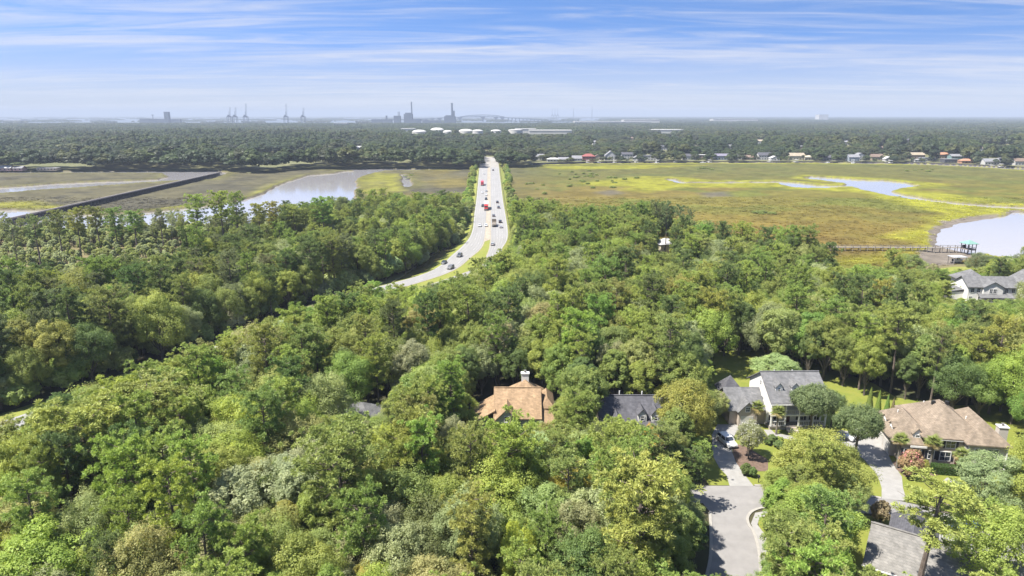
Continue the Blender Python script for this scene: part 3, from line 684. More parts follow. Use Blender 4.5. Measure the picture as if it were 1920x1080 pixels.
def dormer(parent, x, y, z, w, h, d, roof_m, wall_m, face='-y', rise=None, win=(0.6, 0.8)):
    """gabled dormer whose face stands at y (or x for side faces) and runs back by d"""
    rise = rise or w * 0.5
    dm = empty('dormer', (0, 0, 0)); dm.parent = parent
    wl, rf = MB(), MB()
    if face == '-y':
        wl.box(x - w / 2, x + w / 2, y, y + d, z - 0.8, z + h); gable_fill(wl, x - w / 2, x + w / 2, y, y + d * 0.2, z + h, z + h + rise, 'y')
        gable_solid(rf, x - w / 2, x + w / 2, y, y + d * 1.25, z + h + 0.01, z + h + rise + 0.01, 'y', 0.2, 0.12)
    else:
        s_ = -1 if face == '-x' else 1
        xs = sorted((x, x - s_ * d)); wl.box(xs[0], xs[1], y - w / 2, y + w / 2, z - 0.8, z + h)
        xs2 = sorted((x, x - s_ * d * 1.25)); xs3 = sorted((x, x - s_ * d * 0.2))
        gable_fill(wl, xs3[0], xs3[1], y - w / 2, y + w / 2, z + h, z + h + rise, 'x')
        gable_solid(rf, xs2[0], xs2[1], y - w / 2, y + w / 2, z + h + 0.01, z + h + rise + 0.01, 'x', 0.2, 0.12)
    wl.build('dormer_wall', wall_m, dm); rf.build('dormer_roof', roof_m, dm)
    f = MB(); p = MB(); at, a = (y, x) if face == '-y' else (x, y)
    for k in (-1, 1): fbox(f, face, at, a + k * win[0] / 2 - 0.06, a + k * win[0] / 2 + 0.06, z, z + win[1], 0, 0.08)
    for zz in (z - 0.05, z + win[1] / 2, z + win[1]): fbox(f, face, at, a - win[0] / 2, a + win[0] / 2, zz - 0.05, zz + 0.05, 0, 0.07)
    f.build('window', M['trim'], dm)
    fbox(p, face, at, a - win[0] / 2, a + win[0] / 2, z, z + win[1], 0, 0.03); p.build('pane', M['glass'], dm)
    return dm
def chimney(parent, x, y, z0, z1, w, d, m):
    c = MB().box(x - w / 2, x + w / 2, y - d / 2, y + d / 2, z0, z1).build('chimney', m, parent)
    MB().box(x - w / 2 - 0.12, x + w / 2 + 0.12, y - d / 2 - 0.12, y + d / 2 + 0.12, z1, z1 + 0.16).build('chimney_cap', M['trim'], c)
    MB().lathe([(0.2, z1 + 0.16), (0.2, z1 + 0.55), (0.3, z1 + 0.57), (0.3, z1 + 0.66)], 10, (x, y)).build('flue', M['steel'], c)
def railing(parent, a, b, z, h=1.0, step=0.35, m=None):
    m = m or M['trim']; mb = MB(); a, b = Vector((*a, 0)), Vector((*b, 0)); L = (b - a).length; n = max(2, int(L / step))
    mb.bar((a.x, a.y, z + h), (b.x, b.y, z + h), 0.1, 0.08); mb.bar((a.x, a.y, z + 0.12), (b.x, b.y, z + 0.12), 0.07, 0.07)
    for i in range(n + 1):
        p = a.lerp(b, i / n); mb.box(p.x - 0.03, p.x + 0.03, p.y - 0.03, p.y + 0.03, z + 0.1, z + h)
    return mb.build('railing', m, parent)

# -- house with the tan roof
h = empty('tan_roof_house', (0, 0, 0)); tag(h, 'house with tan shingle roof and a white chimney among tall trees', 'house')
mb = MB().box(-3.3, 5.5, 123.2, 134.3, 0, 4.5); gable_fill(mb, -3.3, 5.5, 123.2, 134.3, 4.5, 8.4); mb.build('wall', M['pale_green'], h)
rf = gable_solid(MB(), -3.3, 5.5, 123.2, 134.3, 4.5, 8.4, 'x', 0.35).build('roof', M['roof_tan'], h)
mb = MB().box(-3.1, 1.1, 121.8, 125.2, 0, 4.75); gable_fill(mb, -3.1, 1.1, 121.8, 125.2, 4.75, 6.9, 'y'); mb.build('gable_wing', M['pale_green'], h)
gable_solid(MB(), -3.1, 1.1, 121.8, 128.4, 4.76, 6.91, 'y', 0.3).build('gable_roof', M['roof_tan'], h)
window(h, '-y', 121.8, -1.0, 4.3, 0.9, 1.1)
mb = MB().box(-7.2, -3.31, 124.5, 131.5, 0, 3.2); mb.build('side_wing', M['pale_green'], h)
MB().add([(-8.0, 123.7, 2.9), (-3.3, 123.7, 5.6), (-3.3, 132.3, 5.6), (-8.0, 132.3, 2.9), (-8.0, 123.7, 3.1), (-3.3, 123.7, 5.8), (-3.3, 132.3, 5.8), (-8.0, 132.3, 3.1)], [(3, 2, 1, 0), (4, 5, 6, 7), (0, 1, 5, 4), (1, 2, 6, 5), (2, 3, 7, 6), (3, 0, 4, 7)]).build('side_roof', M['roof_tan'], h)
MB().box(5.51, 8.2, 126, 133, 0, 5.2).build('side_wing', M['pale_green'], h)
hip_solid(MB(), 5.9, 8.2, 126, 133, 5.2, 7.2, 0.35).build('side_roof', M['roof_tan'], h)
MB().add([(5.5, 122.3, 3.2), (8.9, 122.3, 3.0), (8.9, 126.2, 4.5), (5.5, 126.2, 5.6), (5.5, 122.3, 3.4), (8.9, 122.3, 3.2), (8.9, 126.2, 4.7), (5.5, 126.2, 5.8)], [(3, 2, 1, 0), (4, 5, 6, 7), (0, 1, 5, 4), (1, 2, 6, 5), (2, 3, 7, 6), (3, 0, 4, 7)]).build('porch_roof', M['roof_tan'], h)
MB().box(-0.8, 6.2, 131, 136, 0, 5.5).build('rear_wing', M['pale_green'], h)
hip_solid(MB(), -0.9, 6.3, 127.6, 134.8, 5.6, 9.3, 0.4).build('rear_roof', M['roof_tan'], h)
chimney(h, 2.7, 131.9, 7, 10.4, 1.5, 1.0, M['white'])
ridge_cap(h, (-3.6, 128.75, 8.62), (5.8, 128.75, 8.62), M['roof_tan'])
o = MB().add([(-9.5, 120.5, 0.5), (-7.5, 120.5, 0.5), (-7.5, 124, 0.5), (-9.5, 124, 0.5)], [(0, 1, 2, 3)])

# -- slate roof house with two dormers
h = empty('slate_roof_house', (0, 0, 0)); tag(h, 'cream house with dark slate roof and two white gabled dormers', 'house')
mb = MB().box(17.2, 33, 120.6, 131.4, 0, 3.4); gable_fill(mb, 17.2, 33, 120.6, 131.4, 3.4, 7.9); mb.build('wall', M['cream'], h)
gable_solid(MB(), 17.2, 33, 120.6, 131.4, 3.4, 7.9, 'x', 0.4).build('roof', M['roof_slate'], h)
ridge_cap(h, (16.8, 126, 8.12), (33.4, 126, 8.12), M['roof_slate'])
mb = MB().box(18.2, 22.2, 118.8, 122, 0, 3.6); gable_fill(mb, 18.2, 22.2, 118.8, 122, 3.6, 6.2, 'y'); mb.build('gable_wing', M['white'], h)
gable_solid(MB(), 18.2, 22.2, 118.8, 124.6, 3.61, 6.21, 'y', 0.3).build('gable_roof', M['roof_slate'], h)
MB().box(17.1, 18.15, 118.2, 121, 0, 3.2).build('bay', M['white'], h)
for x in (25.2, 27.8): dormer(h, x, 121.6, 4.7, 1.6, 1.3, 3.0, M['roof_slate'], M['white'], rise=0.95, win=(0.7, 0.95))
for x in (24, 29.5): window(h, '-y', 120.6, x, 1.0, 1.2, 1.5)
MB().lathe([(0.12, 7.2), (0.12, 8.5)], 8, (21.5, 127.2)).build('vent_pipe', M['trim'], h)
MB().lathe([(0.12, 7.2), (0.12, 8.4)], 8, (26.0, 127.2)).build('vent_pipe', M['trim'], h)
chimney(h, 17.9, 127.5, 5.5, 8.9, 1.1, 0.9, M['dark'])

# -- two-storey house with stacked porches
h = empty('porch_house', (52, 126.9, 0), math.radians(1.0)); tag(h, 'two storey white house with grey roof and stacked front porches', 'house')
mb = MB().box(0.2, 11.6, 2.4, 12.8, 0, 6.1); mb.box(0.2, 0.5, 0.3, 2.4, 3.1, 6.1)
mb.wedge([(0.0, 6.1), (13.2, 6.1), (6.6, 10.0)], 'x', 0.2, 0.6); mb.wedge([(0.0, 6.1), (13.2, 6.1), (6.6, 10.0)], 'x', 11.2, 11.6); mb.build('wall', M['white'], h)
gable_solid(MB(), 0.2, 11.6, 0.0, 13.2, 6.1, 10.0, 'x', 0.45).build('roof', M['roof_grey'], h)
ridge_cap(h, (-0.3, 6.6, 10.22), (12.1, 6.6, 10.22), M['roof_grey'])
p_ = MB().box(0.2, 11.6, 0.1, 2.4, 0.55, 0.8).build('porch_floor', M['wood_grey'], h)
MB().box(0.2, 11.6, 0.1, 2.4, 3.05, 3.3).build('porch_floor', M['trim'], h)
MB().box(0.25, 11.55, 0.3, 2.35, 0.0, 0.54).build('foundation', M['brick'], h)
for x in (0.4, 3.2, 6.0, 8.8, 11.4):
    MB().box(x - 0.14, x + 0.14, 0.15, 0.43, 0.8, 3.05).build('column', M['trim'], h); MB().box(x - 0.13, x + 0.13, 0.16, 0.42, 3.3, 6.0).build('column', M['trim'], h)
for a, b in ((0.4, 3.2), (6.0, 8.8), (8.8, 11.4)): railing(h, (a, 0.28), (b, 0.28), 0.8)
for a, b in ((0.4, 3.2), (3.2, 6.0), (6.0, 8.8), (8.8, 11.4)): railing(h, (a, 0.28), (b, 0.28), 3.3)
for z in (1.2, 3.9):
    for x in (1.8, 7.4, 10.1): window(h, '-y', 2.4, x, z, 0.95, 1.6, sh=True)
dr = MB(); fbox(dr, '-y', 2.4, 4.1, 5.1, 0.8, 2.95, 0, 0.06); dr.build('door', M['door'], h)
st = empty('front_steps', (0, 0, 0)); st.parent = h
for k in range(4): MB().box(3.5, 5.7, 0.1 - 0.32 * (k + 1), 0.1 - 0.32 * k, 0, 0.62 - 0.16 * k).build('step', M['brick'], st)
for x in (2.3, 5.6, 9.0): dormer(h, x, 2.3, 7.45, 1.35, 1.05, 2.6, M['roof_grey'], M['trim'], rise=0.75, win=(0.62, 0.8))
window(h, '-x', 0.2, 9.0, 3.8, 0.9, 1.5); window(h, '-x', 0.2, 5.0, 3.8, 0.9, 1.5); window(h, '-x', 0.2, 6.6, 7.2, 0.7, 1.0)
mb = MB().box(-7.2, 0.19, 3.0, 11.5, 0, 3.3); gable_fill(mb, -7.2, 0.19, 3.0, 11.5, 3.3, 6.3); mb.build('garage_wing', M['tan_wall'], h)
gable_solid(MB(), -7.2, -0.25, 3.0, 11.5, 3.31, 6.31, 'x', 0.4).build('garage_roof', M['roof_grey'], h)
mb = MB().box(-5.6, -2.2, 1.9, 5.0, 0, 3.5); gable_fill(mb, -5.6, -2.2, 1.9, 5.0, 3.5, 5.3, 'y'); mb.build('garage_gable', M['tan_wall'], h)
gable_solid(MB(), -5.6, -2.2, 1.9, 6.3, 3.51, 5.31, 'y', 0.4).build('gable_roof', M['roof_grey'], h)
window(h, '-y', 1.9, -3.9, 3.3, 0.8, 0.9)
gd = MB(); fbox(gd, '-y', 1.9, -5.2, -2.6, 0, 2.3, 0, 0.05); gd.build('garage_door', M['garage_door'], h)
MB().box(-6.0, -1.6, 11.51, 15.0, 0, 3.2).build('sun_room', M['tan_wall'], h)
hip_solid(MB(), -6.0, -1.6, 11.51, 15.9, 3.2, 6.6, 0.4).build('sun_room_roof', M['roof_slate'], h)

for x in (3.4, 7.2): MB().lathe([(0.1, 8.6), (0.1, 9.9)], 8, (x, 8.2)).build('vent_pipe', M['trim'], h)
MB().box(-0.2, 12.0, -0.62, -0.5, 5.7, 5.84).build('gutter', M['trim'], h)
# -- brick house with the large hipped roof
h = empty('brick_house', (70.9, 114.2, 0), math.radians(-9.6)); tag(h, 'taupe brick house with large brown hipped roof and navy shutters', 'house')
MB().box(4.6, 13.5, 0.0, 12.5, 0, 5.3).build('wall', M['brick'], h)
hip_solid(MB(), 4.0, 14.2, -0.2, 13.0, 5.3, 9.6, 0.45).build('roof', M['roof_brown'], h)
ridge_cap(h, (9.1, 5.9, 9.62), (9.1, 7.0, 9.62), M['roof_brown'])
MB().box(10.8, 17.2, -1.6, 8.0, 0, 5.15).build('wing', M['brick_pale'], h)
hip_solid(MB(), 10.8, 17.2, -1.6, 10.5, 5.15, 8.7, 0.5).build('wing_roof', M['roof_brown'], h)
MB().box(-0.6, 4.59, 2.2, 12.6, 0, 3.5).build('garage', M['brick_pale'], h)
mb = MB().box(0.4, 4.58, 0.1, 2.19, 0, 3.5); mb.build('front_bay', M['brick'], h)
hip_solid(MB(), -0.6, 6.8, 0.2, 12.8, 3.5, 7.2, 0.45).build('garage_roof', M['roof_brown'], h)
dormer(h, 3.3, 0.9, 4.25, 1.5, 1.2, 2.6, M['roof_brown'], M['trim'], rise=0.9, win=(0.8, 0.9))
for y in (4.6, 8.0): dormer(h, 0.1, y, 4.2, 1.6, 1.0, 2.2, M['roof_brown'], M['trim'], face='-x', rise=0.6, win=(0.8, 0.7))
for y in (3.9, 7.0, 10.1):
    gd = MB(); fbox(gd, '-x', -0.6, y - 1.25, y + 1.25, 0, 2.4, 0, 0.05); gd.build('garage_door', M['garage_door'], h)
window(h, '-y', 0.0, 8.0, 0.9, 1.7, 1.7, sh=True, panes=(2, 2)); window(h, '-y', 0.0, 8.6, 3.45, 1.5, 1.45, sh=True, panes=(2, 2))
window(h, '-y', 0.1, 1.6, 1.1, 1.0, 1.5, sh=True); window(h, '-y', 0.1, 3.4, 1.1, 1.0, 1.5, sh=True); window(h, '-y', 0.0, 5.6, 1.1, 0.9, 1.5, sh=True)
window(h, '-y', -1.6, 14.6, 1.0, 1.8, 1.9); window(h, '-y', -1.6, 12.4, 3.2, 0.9, 1.2); window(h, '-y', -1.6, 14.8, 3.3, 1.8, 1.2)
dr = MB(); fbox(dr, '-y', 0.0, 9.7, 10.7, 0, 2.3, 0, 0.05); dr.build('door', M['door'], h)
MB().box(1.9, 4.7, -0.35, 0.08, 3.15, 3.5).build('eave', M['trim'], h)
for x in (10.78, 17.0): MB().box(x, x + 0.18, -1.78, -1.61, 0, 5.1).build('corner_trim', M['trim'], h)
chimney(h, 18.2, 3.2, 0, 6.9, 1.5, 1.3, M['brick_pale'])

for x, y, z in ((7.2, 9.6, 7.9), (12.6, 4.6, 7.4), (2.2, 8.0, 6.4)): MB().lathe([(0.1, z - .6), (0.1, z + .5)], 8, (x, y)).build('vent_pipe', M['trim'], h)
for x, y in ((8.0, 7.6), (10.4, 7.8)): MB().box(x - .3, x + .3, y - .25, y + .25, 8.6, 9.35).build('roof_vent', M['dark'], h)
MB().box(4.4, 10.7, -0.62, -0.5, 5.08, 5.22).build('gutter', M['trim'], h)
# -- olive house with pale roof at the bottom corner
h = empty('olive_house', (50.1, 83.7, 0), math.atan2(-0.56, 0.83)); tag(h, 'olive yellow house with broad pale grey roof behind the tall pine', 'house')
mb = MB().box(0.3, 22, -5.4, 5.4, 0, 4.2); gable_fill(mb, 0.3, 22, -5.4, 5.4, 4.2, 7.0); mb.build('wall', M['olive_wall'], h)
gable_solid(MB(), 0.3, 22, -5.4, 5.4, 4.2, 7.0, 'x', 0.55).build('roof', M['roof_pale'], h)
ridge_cap(h, (-0.3, 0, 7.22), (22.5, 0, 7.22), M['roof_pale'])
MB().box(-0.3, 22.6, -6.12, -5.98, 3.85, 4.03).build('gutter', M['trim'], h)
mb = MB().box(2.0, 7.5, 3.0, 9.0, 0, 4.4); gable_fill(mb, 2.0, 7.5, 3.0, 9.0, 4.4, 6.3, 'y'); mb.build('rear_wing', M['olive_wall'], h)
gable_solid(MB(), 2.0, 7.5, 2.0, 9.0, 4.41, 6.31, 'y', 0.35).build('rear_roof', M['roof_slate'], h)  # darker shingle colour paints in the shadow lying on this rear slope
for x in (5.6, 10.5, 15.0): window(h, '-y', -5.4, x, 1.6, 0.95, 1.9)
window(h, '-x', 0.3, -1.5, 1.4, 1.0, 1.6)

# -- white house by the river
h = empty('river_house', (148.8, 215.6, 0.4), math.radians(-5)); h.scale = (1, 1, .88); tag(h, 'tall white riverside house with slate roof and columned porch', 'house')
mb = MB().box(0, 15.2, 0, 8.5, 0.0, 8.4); mb.wedge([(-0.0, 8.4), (8.5, 8.4), (4.25, 11.2)], 'x', 0, 15.2); mb.build('wall', M['white'], h)
gable_solid(MB(), 0, 15.2, 0, 8.5, 8.4, 11.2, 'x', 0.5).build('roof', M['roof_grey'], h)
mb = MB().box(4.3, 10.3, -0.8, 1.0, 3.0, 8.4); gable_fill(mb, 4.3, 10.3, -0.8, 1.0, 8.4, 10.3, 'y'); mb.build('gable_wing', M['white'], h)
gable_solid(MB(), 4.3, 10.3, -0.8, 3.0, 8.41, 10.31, 'y', 0.35).build('gable_roof', M['roof_grey'], h)
MB().box(2.5, 9.5, 8.51, 15.5, 0, 8.4).build('rear_wing', M['white'], h); hip_solid(MB(), 2.0, 10.0, 6.5, 15.5, 8.4, 12.2, 0.4).build('rear_roof', M['roof_grey'], h)
for x in (1.3, 3.2, 11.8, 13.9): window(h, '-y', 0, x, 6.2, 0.95, 1.5)
for x in (6.6, 7.8): window(h, '-y', -0.8, x, 6.2, 0.9, 1.5)
window(h, '-y', 0, 1.0, 3.3, 0.9, 1.3)
MB().add([(2.2, -3.2, 4.95), (14.2, -3.2, 4.95), (13.4, -0.05, 5.9), (3.0, -0.05, 5.9), (2.2, -3.2, 5.1), (14.2, -3.2, 5.1), (13.4, -0.05, 6.05), (3.0, -0.05, 6.05)], [(3, 2, 1, 0), (4, 5, 6, 7), (0, 1, 5, 4), (1, 2, 6, 5), (2, 3, 7, 6), (3, 0, 4, 7)]).build('porch_roof', M['roof_grey'], h)
MB().box(2.4, 14.0, -3.0, -0.01, 2.3, 2.5).build('porch_floor', M['trim'], h); MB().box(2.6, 13.8, -2.8, -0.3, 0, 2.29).build('lattice', M['dark'], h)
for x in (2.6, 5.0, 7.2, 9.0, 11.4, 13.8): MB().box(x - 0.13, x + 0.13, -2.95, -2.69, 2.5, 4.95).build('column', M['trim'], h)
for a, b in ((2.6, 5.0), (5.0, 7.2), (9.0, 11.4), (11.4, 13.8)): railing(h, (a, -2.85), (b, -2.85), 2.5)
for x in (3.8, 5.9, 10.4, 12.6): window(h, '-y', -0.01, x, 2.9, 0.9, 1.7)
dr = MB(); fbox(dr, '-y', -0.8, 7.5, 8.5, 2.9, 4.9, 0, 0.06); dr.build('door', M['door'], h)
st = empty('front_steps', (0, 0, 0)); st.parent = h
for k in range(8): MB().box(7.3, 8.9, -3.0 - 0.35 * (k + 1), -3.0 - 0.35 * k, 0, 2.3 - 0.28 * k).build('step', M['trim'], st)
MB().box(-4.6, -0.01, 2.5, 9.0, 2.6, 5.6).build('side_wing', M['white'], h)
MB().add([(-5.0, 2.2, 5.61), (-0.02, 2.2, 6.4), (-0.02, 9.3, 6.4), (-5.0, 9.3, 5.61), (-5.0, 2.2, 5.8), (-0.02, 2.2, 6.6), (-0.02, 9.3, 6.6), (-5.0, 9.3, 5.8)], [(3, 2, 1, 0), (4, 5, 6, 7), (0, 1, 5, 4), (1, 2, 6, 5), (2, 3, 7, 6), (3, 0, 4, 7)]).build('side_roof', M['roof_grey'], h)
window(h, '-x', -4.6, 4.5, 3.5, 1.0, 1.4)
for y in (2.8, 5.6, 8.6): MB().box(-4.5, -4.2, y, y + 0.3, 0, 2.6).build('pier', M['trim'], h)
# -- its neighbour at the frame edge
h = empty('gabled_house', (167.0, 211.6, 0.4), math.radians(-4)); tag(h, 'white gabled house at the right edge beside the riverside house', 'house')
mb = MB().box(0, 9, 0, 13, 0, 8.2); gable_fill(mb, 0, 9, 0, 13, 8.2, 11.0, 'y'); mb.build('wall', M['white'], h)
gable_solid(MB(), 0, 9, 0, 13, 8.2, 11.0, 'y', 0.5).build('roof', M['roof_grey'], h)
for x in (2.0, 3.4, 6.2): window(h, '-y', 0, x, 5.6, 0.85, 1.4)
for x in (2.2, 6.2): window(h, '-y', 0, x, 2.4, 1.1, 1.5)
# -- small house in the woods and half-hidden grey roof
h = empty('woodland_house', (*G(1246, 483), 0), math.radians(20)); tag(h, 'small beige house with white pyramid roof half hidden in the woods', 'house')
MB().box(-4.4, 4.4, -3.6, 3.6, 0, 6.6).build('wall', M['cream'], h); hip_solid(MB(), -4.4, 4.4, -3.6, 3.6, 6.6, 8.9, 0.45).build('roof', M['roof_metal'], h)
for x in (-2.4, 0, 2.4): window(h, '-y', -3.6, x, 4.2, 0.9, 1.3)
c = G(665, 752, 6.5); h = empty('grey_roof_house', (c[0], c[1], 0), math.radians(-14)); tag(h, 'low house with pale grey roof showing between trees in the woods', 'house')
MB().box(-6, 6.5, -5, 5, 0, 3.2).build('wall', M['tan_wall'], h); hip_solid(MB(), -6, 6.5, -5, 5, 3.2, 6.5, 0.5).build('roof', M['roof_grey'], h)
window(h, '-y', -5, 0, 1, 1.1, 1.4)

# -- pier, pavilion and boat lift on the river
PZ = 2.7
pr = empty('pier', (0, 0, 0)); tag(pr, 'long weathered boardwalk pier crossing the marsh to the green pavilion', 'pier')
a, b = Vector((*G(1500, 470, 1), PZ)), Vector((*G(1806, 471, 1), PZ))
MB().bar(a, b, 1.8, 0.2).build('deck', M['wood_grey'], pr)
n_ = 22; nv = Vector((-(b - a).y, (b - a).x, 0)).normalized()
pm = MB().box(-0.12, 0.12, -0.12, 0.12, -3.6, 0.9).mesh('post', M['wood_grey'])
for i in range(n_ + 1):
    for s_ in (-0.85, 0.85):
        q = link('post', pm, pr); q.location = a.lerp(b, i / n_) + nv * s_
for s_ in (-0.85, 0.85): MB().bar(a + nv * s_ + Vector((0, 0, 0.9)), b + nv * s_ + Vector((0, 0, 0.9)), 0.1, 0.1).build('handrail', M['wood_grey'], pr)
pv = empty('pavilion', (*G(1814, 476, 0.3), 0), math.radians(8)); pv.scale = (.72, .72, .78); tag(pv, 'open timber dock pavilion with teal hipped roof over the river', 'pavilion')
MB().box(-3, 3, -3, 3, 3.1, 3.4).build('deck', M['wood_grey'], pv)
for x in (-2.8, 0, 2.8):
    for y in (-2.8, 2.8): MB().box(x - 0.16, x + 0.16, y - 0.16, y + 0.16, -0.5, 6.6).build('post', M['wood_dark'], pv)
hip_solid(MB(), -3.2, 3.2, -3.2, 3.2, 6.6, 8.7, 0.6).build('roof', M['teal'], pv)
for q in (((-2.8, -2.8), (2.8, -2.8)), ((-2.8, 2.8), (2.8, 2.8)), ((2.8, -2.8), (2.8, 2.8))): railing(pv, q[0], q[1], 3.4, 1.0, 0.5, M['wood_dark'])
MB().box(-2.4, -0.4, 1.5, 2.6, 3.4, 5.4).build('locker', M['wood_dark'], pv)
for s_ in (-1, 1): MB().bar((-2.8, -2.8 * s_, 0.3), (2.8, 2.8 * s_, 3.0), 0.18).build('brace', M['wood_dark'], pv)
bl = empty('boat_lift', (*G(1793, 497, 0.3), 0), math.radians(5)); tag(bl, 'boat lift shelter with flat white roof on the mud', 'boat lift')
for x in (-2.6, 2.6):
    for y in (-1.8, 1.8): MB().box(x - 0.12, x + 0.12, y - 0.12, y + 0.12, -0.3, 3.9).build('post', M['wood_grey'], bl)
MB().box(-3.0, 3.0, -2.2, 2.2, 3.9, 4.1).build('roof', M['roof_metal'], bl); MB().box(-2.4, 2.4, -0.7, -0.5, 1.5, 1.7).build('cradle_beam', M['dark'], bl); MB().box(-2.4, 2.4, 0.5, 0.7, 1.5, 1.7).build('cradle_beam', M['dark'], bl)
def boat(loc, rz, label, L=6.0, group=None):
    r = empty('motor_boat', loc, rz); tag(r, label, 'boat', group)
    w = L * 0.18
    MB().add([(-L / 2, -w, 0.9), (L * .25, -w, 0.95), (L / 2, 0, 1.1), (L * .25, w, 0.95), (-L / 2, w, 0.9), (-L / 2, -w * .7, 0), (L * .2, -w * .6, 0), (L * .4, 0, 0.1), (L * .2, w * .6, 0), (-L / 2, w * .7, 0)],
             [(0, 1, 6, 5), (1, 2, 7, 6), (2, 3, 8, 7), (3, 4, 9, 8), (4, 0, 5, 9), (5, 6, 7, 8, 9), (4, 3, 2, 1, 0)]).build('hull', M['hull'], r)
    MB().box(-L * .1, L * .08, -w * .5, w * .5, 0.95, 1.7).build('console', M['white'], r); MB().box(-L * .2, L * .12, -w * .7, w * .7, 2.5, 2.58).build('canopy', M['white'], r)
    for x in (-L * .18, L * .1):
        for y in (-w * .6, w * .6): MB().box(x - .03, x + .03, y - .03, y + .03, 0.95, 2.5).build('canopy_post', M['steel'], r)
    MB().box(-L / 2 - .45, -L / 2, -.2, .2, .3, 1.3).build('outboard_motor', M['dark'], r)
    return r
boat((*G(1795, 497, 0.3), 1.75), math.radians(5), 'small motor boat lifted under the flat white shelter', 4.6)

# -- railway trestle
A, B = Vector((*G(40, 418, 0.5), 0)), Vector((*G(413, 327.5, 2), 0)); A = A - (B - A) * 0.03
tr = empty('trestle', A, math.atan2((B - A).y, (B - A).x)); tag(tr, 'long dark timber railway trestle crossing the left marsh', 'bridge')
L = (B - A).length; TZ = 4.5
MB().box(0, L, -1.6, 1.6, TZ - 0.6, TZ).build('deck', M['wood_dark'], tr)
for y in (-0.75, 0.75): MB().box(0, L, y - 0.05, y + 0.05, TZ, TZ + 0.15).build('rail', M['steel'], tr)
MB().box(0, L, 1.6, 2.5, TZ - 0.15, TZ).build('walkway', M['wood_grey'], tr)
bm_ = MB()
for y in (-2.1, -1.2, -0.4, 0.4, 1.2, 2.1): bm_.bar((0, y * 1.35, -1.0), (0, y * 0.75, TZ - 1.2), 0.42)
bm_.box(-0.25, 0.25, -2.1, 2.1, TZ - 1.3, TZ - 0.9); bm_.bar((0.28, -2.6, 0.6), (0.28, 1.8, TZ - 1.4), 0.12, 0.3); bm_.bar((-0.28, 2.6, 0.6), (-0.28, -1.8, TZ - 1.4), 0.12, 0.3)
bme = bm_.mesh('pile_bent', M['wood_dark'])
for i in range(int(L / 4.4)): q = link('pile_bent', bme, tr); q.location = (i * 4.4 + 1, 0, 0)

# ------------------------------------------------------------------ far shore houses, docks
def far_house(px, py, w, d, hh, rr, wall, roof, kind, label, rz=0.0):
    x, y = G(px, py, 1.9); r = empty('shore_house', (x, y, 1.9), rz); tag(r, label, 'house', 'houses along the far shore')
    mb = MB().box(-w / 2, w / 2, -d / 2, d / 2, 0, hh); rf = MB()
    if kind == 'x': gable_fill(mb, -w / 2, w / 2, -d / 2, d / 2, hh, hh + rr, 'x'); gable_solid(rf, -w / 2, w / 2, -d / 2, d / 2, hh, hh + rr, 'x', 0.5, 0.25)
    elif kind == 'y': gable_fill(mb, -w / 2, w / 2, -d / 2, d / 2, hh, hh + rr, 'y'); gable_solid(rf, -w / 2, w / 2, -d / 2, d / 2, hh, hh + rr, 'y', 0.5, 0.25)
    elif kind == 'h': hip_solid(rf, -w / 2, w / 2, -d / 2, d / 2, hh, hh + rr, 0.6)
    else: rf.box(-w / 2 - .4, w / 2 + .4, -d / 2 - .4, d / 2 + .4, hh, hh + 0.4)
    o = mb.build('wall', M['hwall'], r); o.color = (*wall, 1); o = rf.build('roof', M['hroof'], r); o.color = (*roof, 1)
    n = max(2, int(w / 3.5)); wm = MB()
    for fl in range(max(1, int(hh // 3))):
        for i in range(n):
            cx = -w / 2 + (i + 0.5) * w / n; q = MB(); fbox(q, '-y', -d / 2, cx - 0.65, cx + 0.65, fl * 3 + 0.9, fl * 3 + 2.4, 0, 0.08); q.build('window', M['glass'], r)
    return r
WHT, GRY, SLT, BRN, RED, TAN, BLU, TEA, ORG, CRM = (.75, .74, .72), (.34, .34, .36), (.13, .13, .15), (.30, .22, .17), (.42, .14, .13), (.52, .44, .33), (.42, .48, .56), (.28, .42, .42), (.60, .32, .2), (.66, .6, .46)
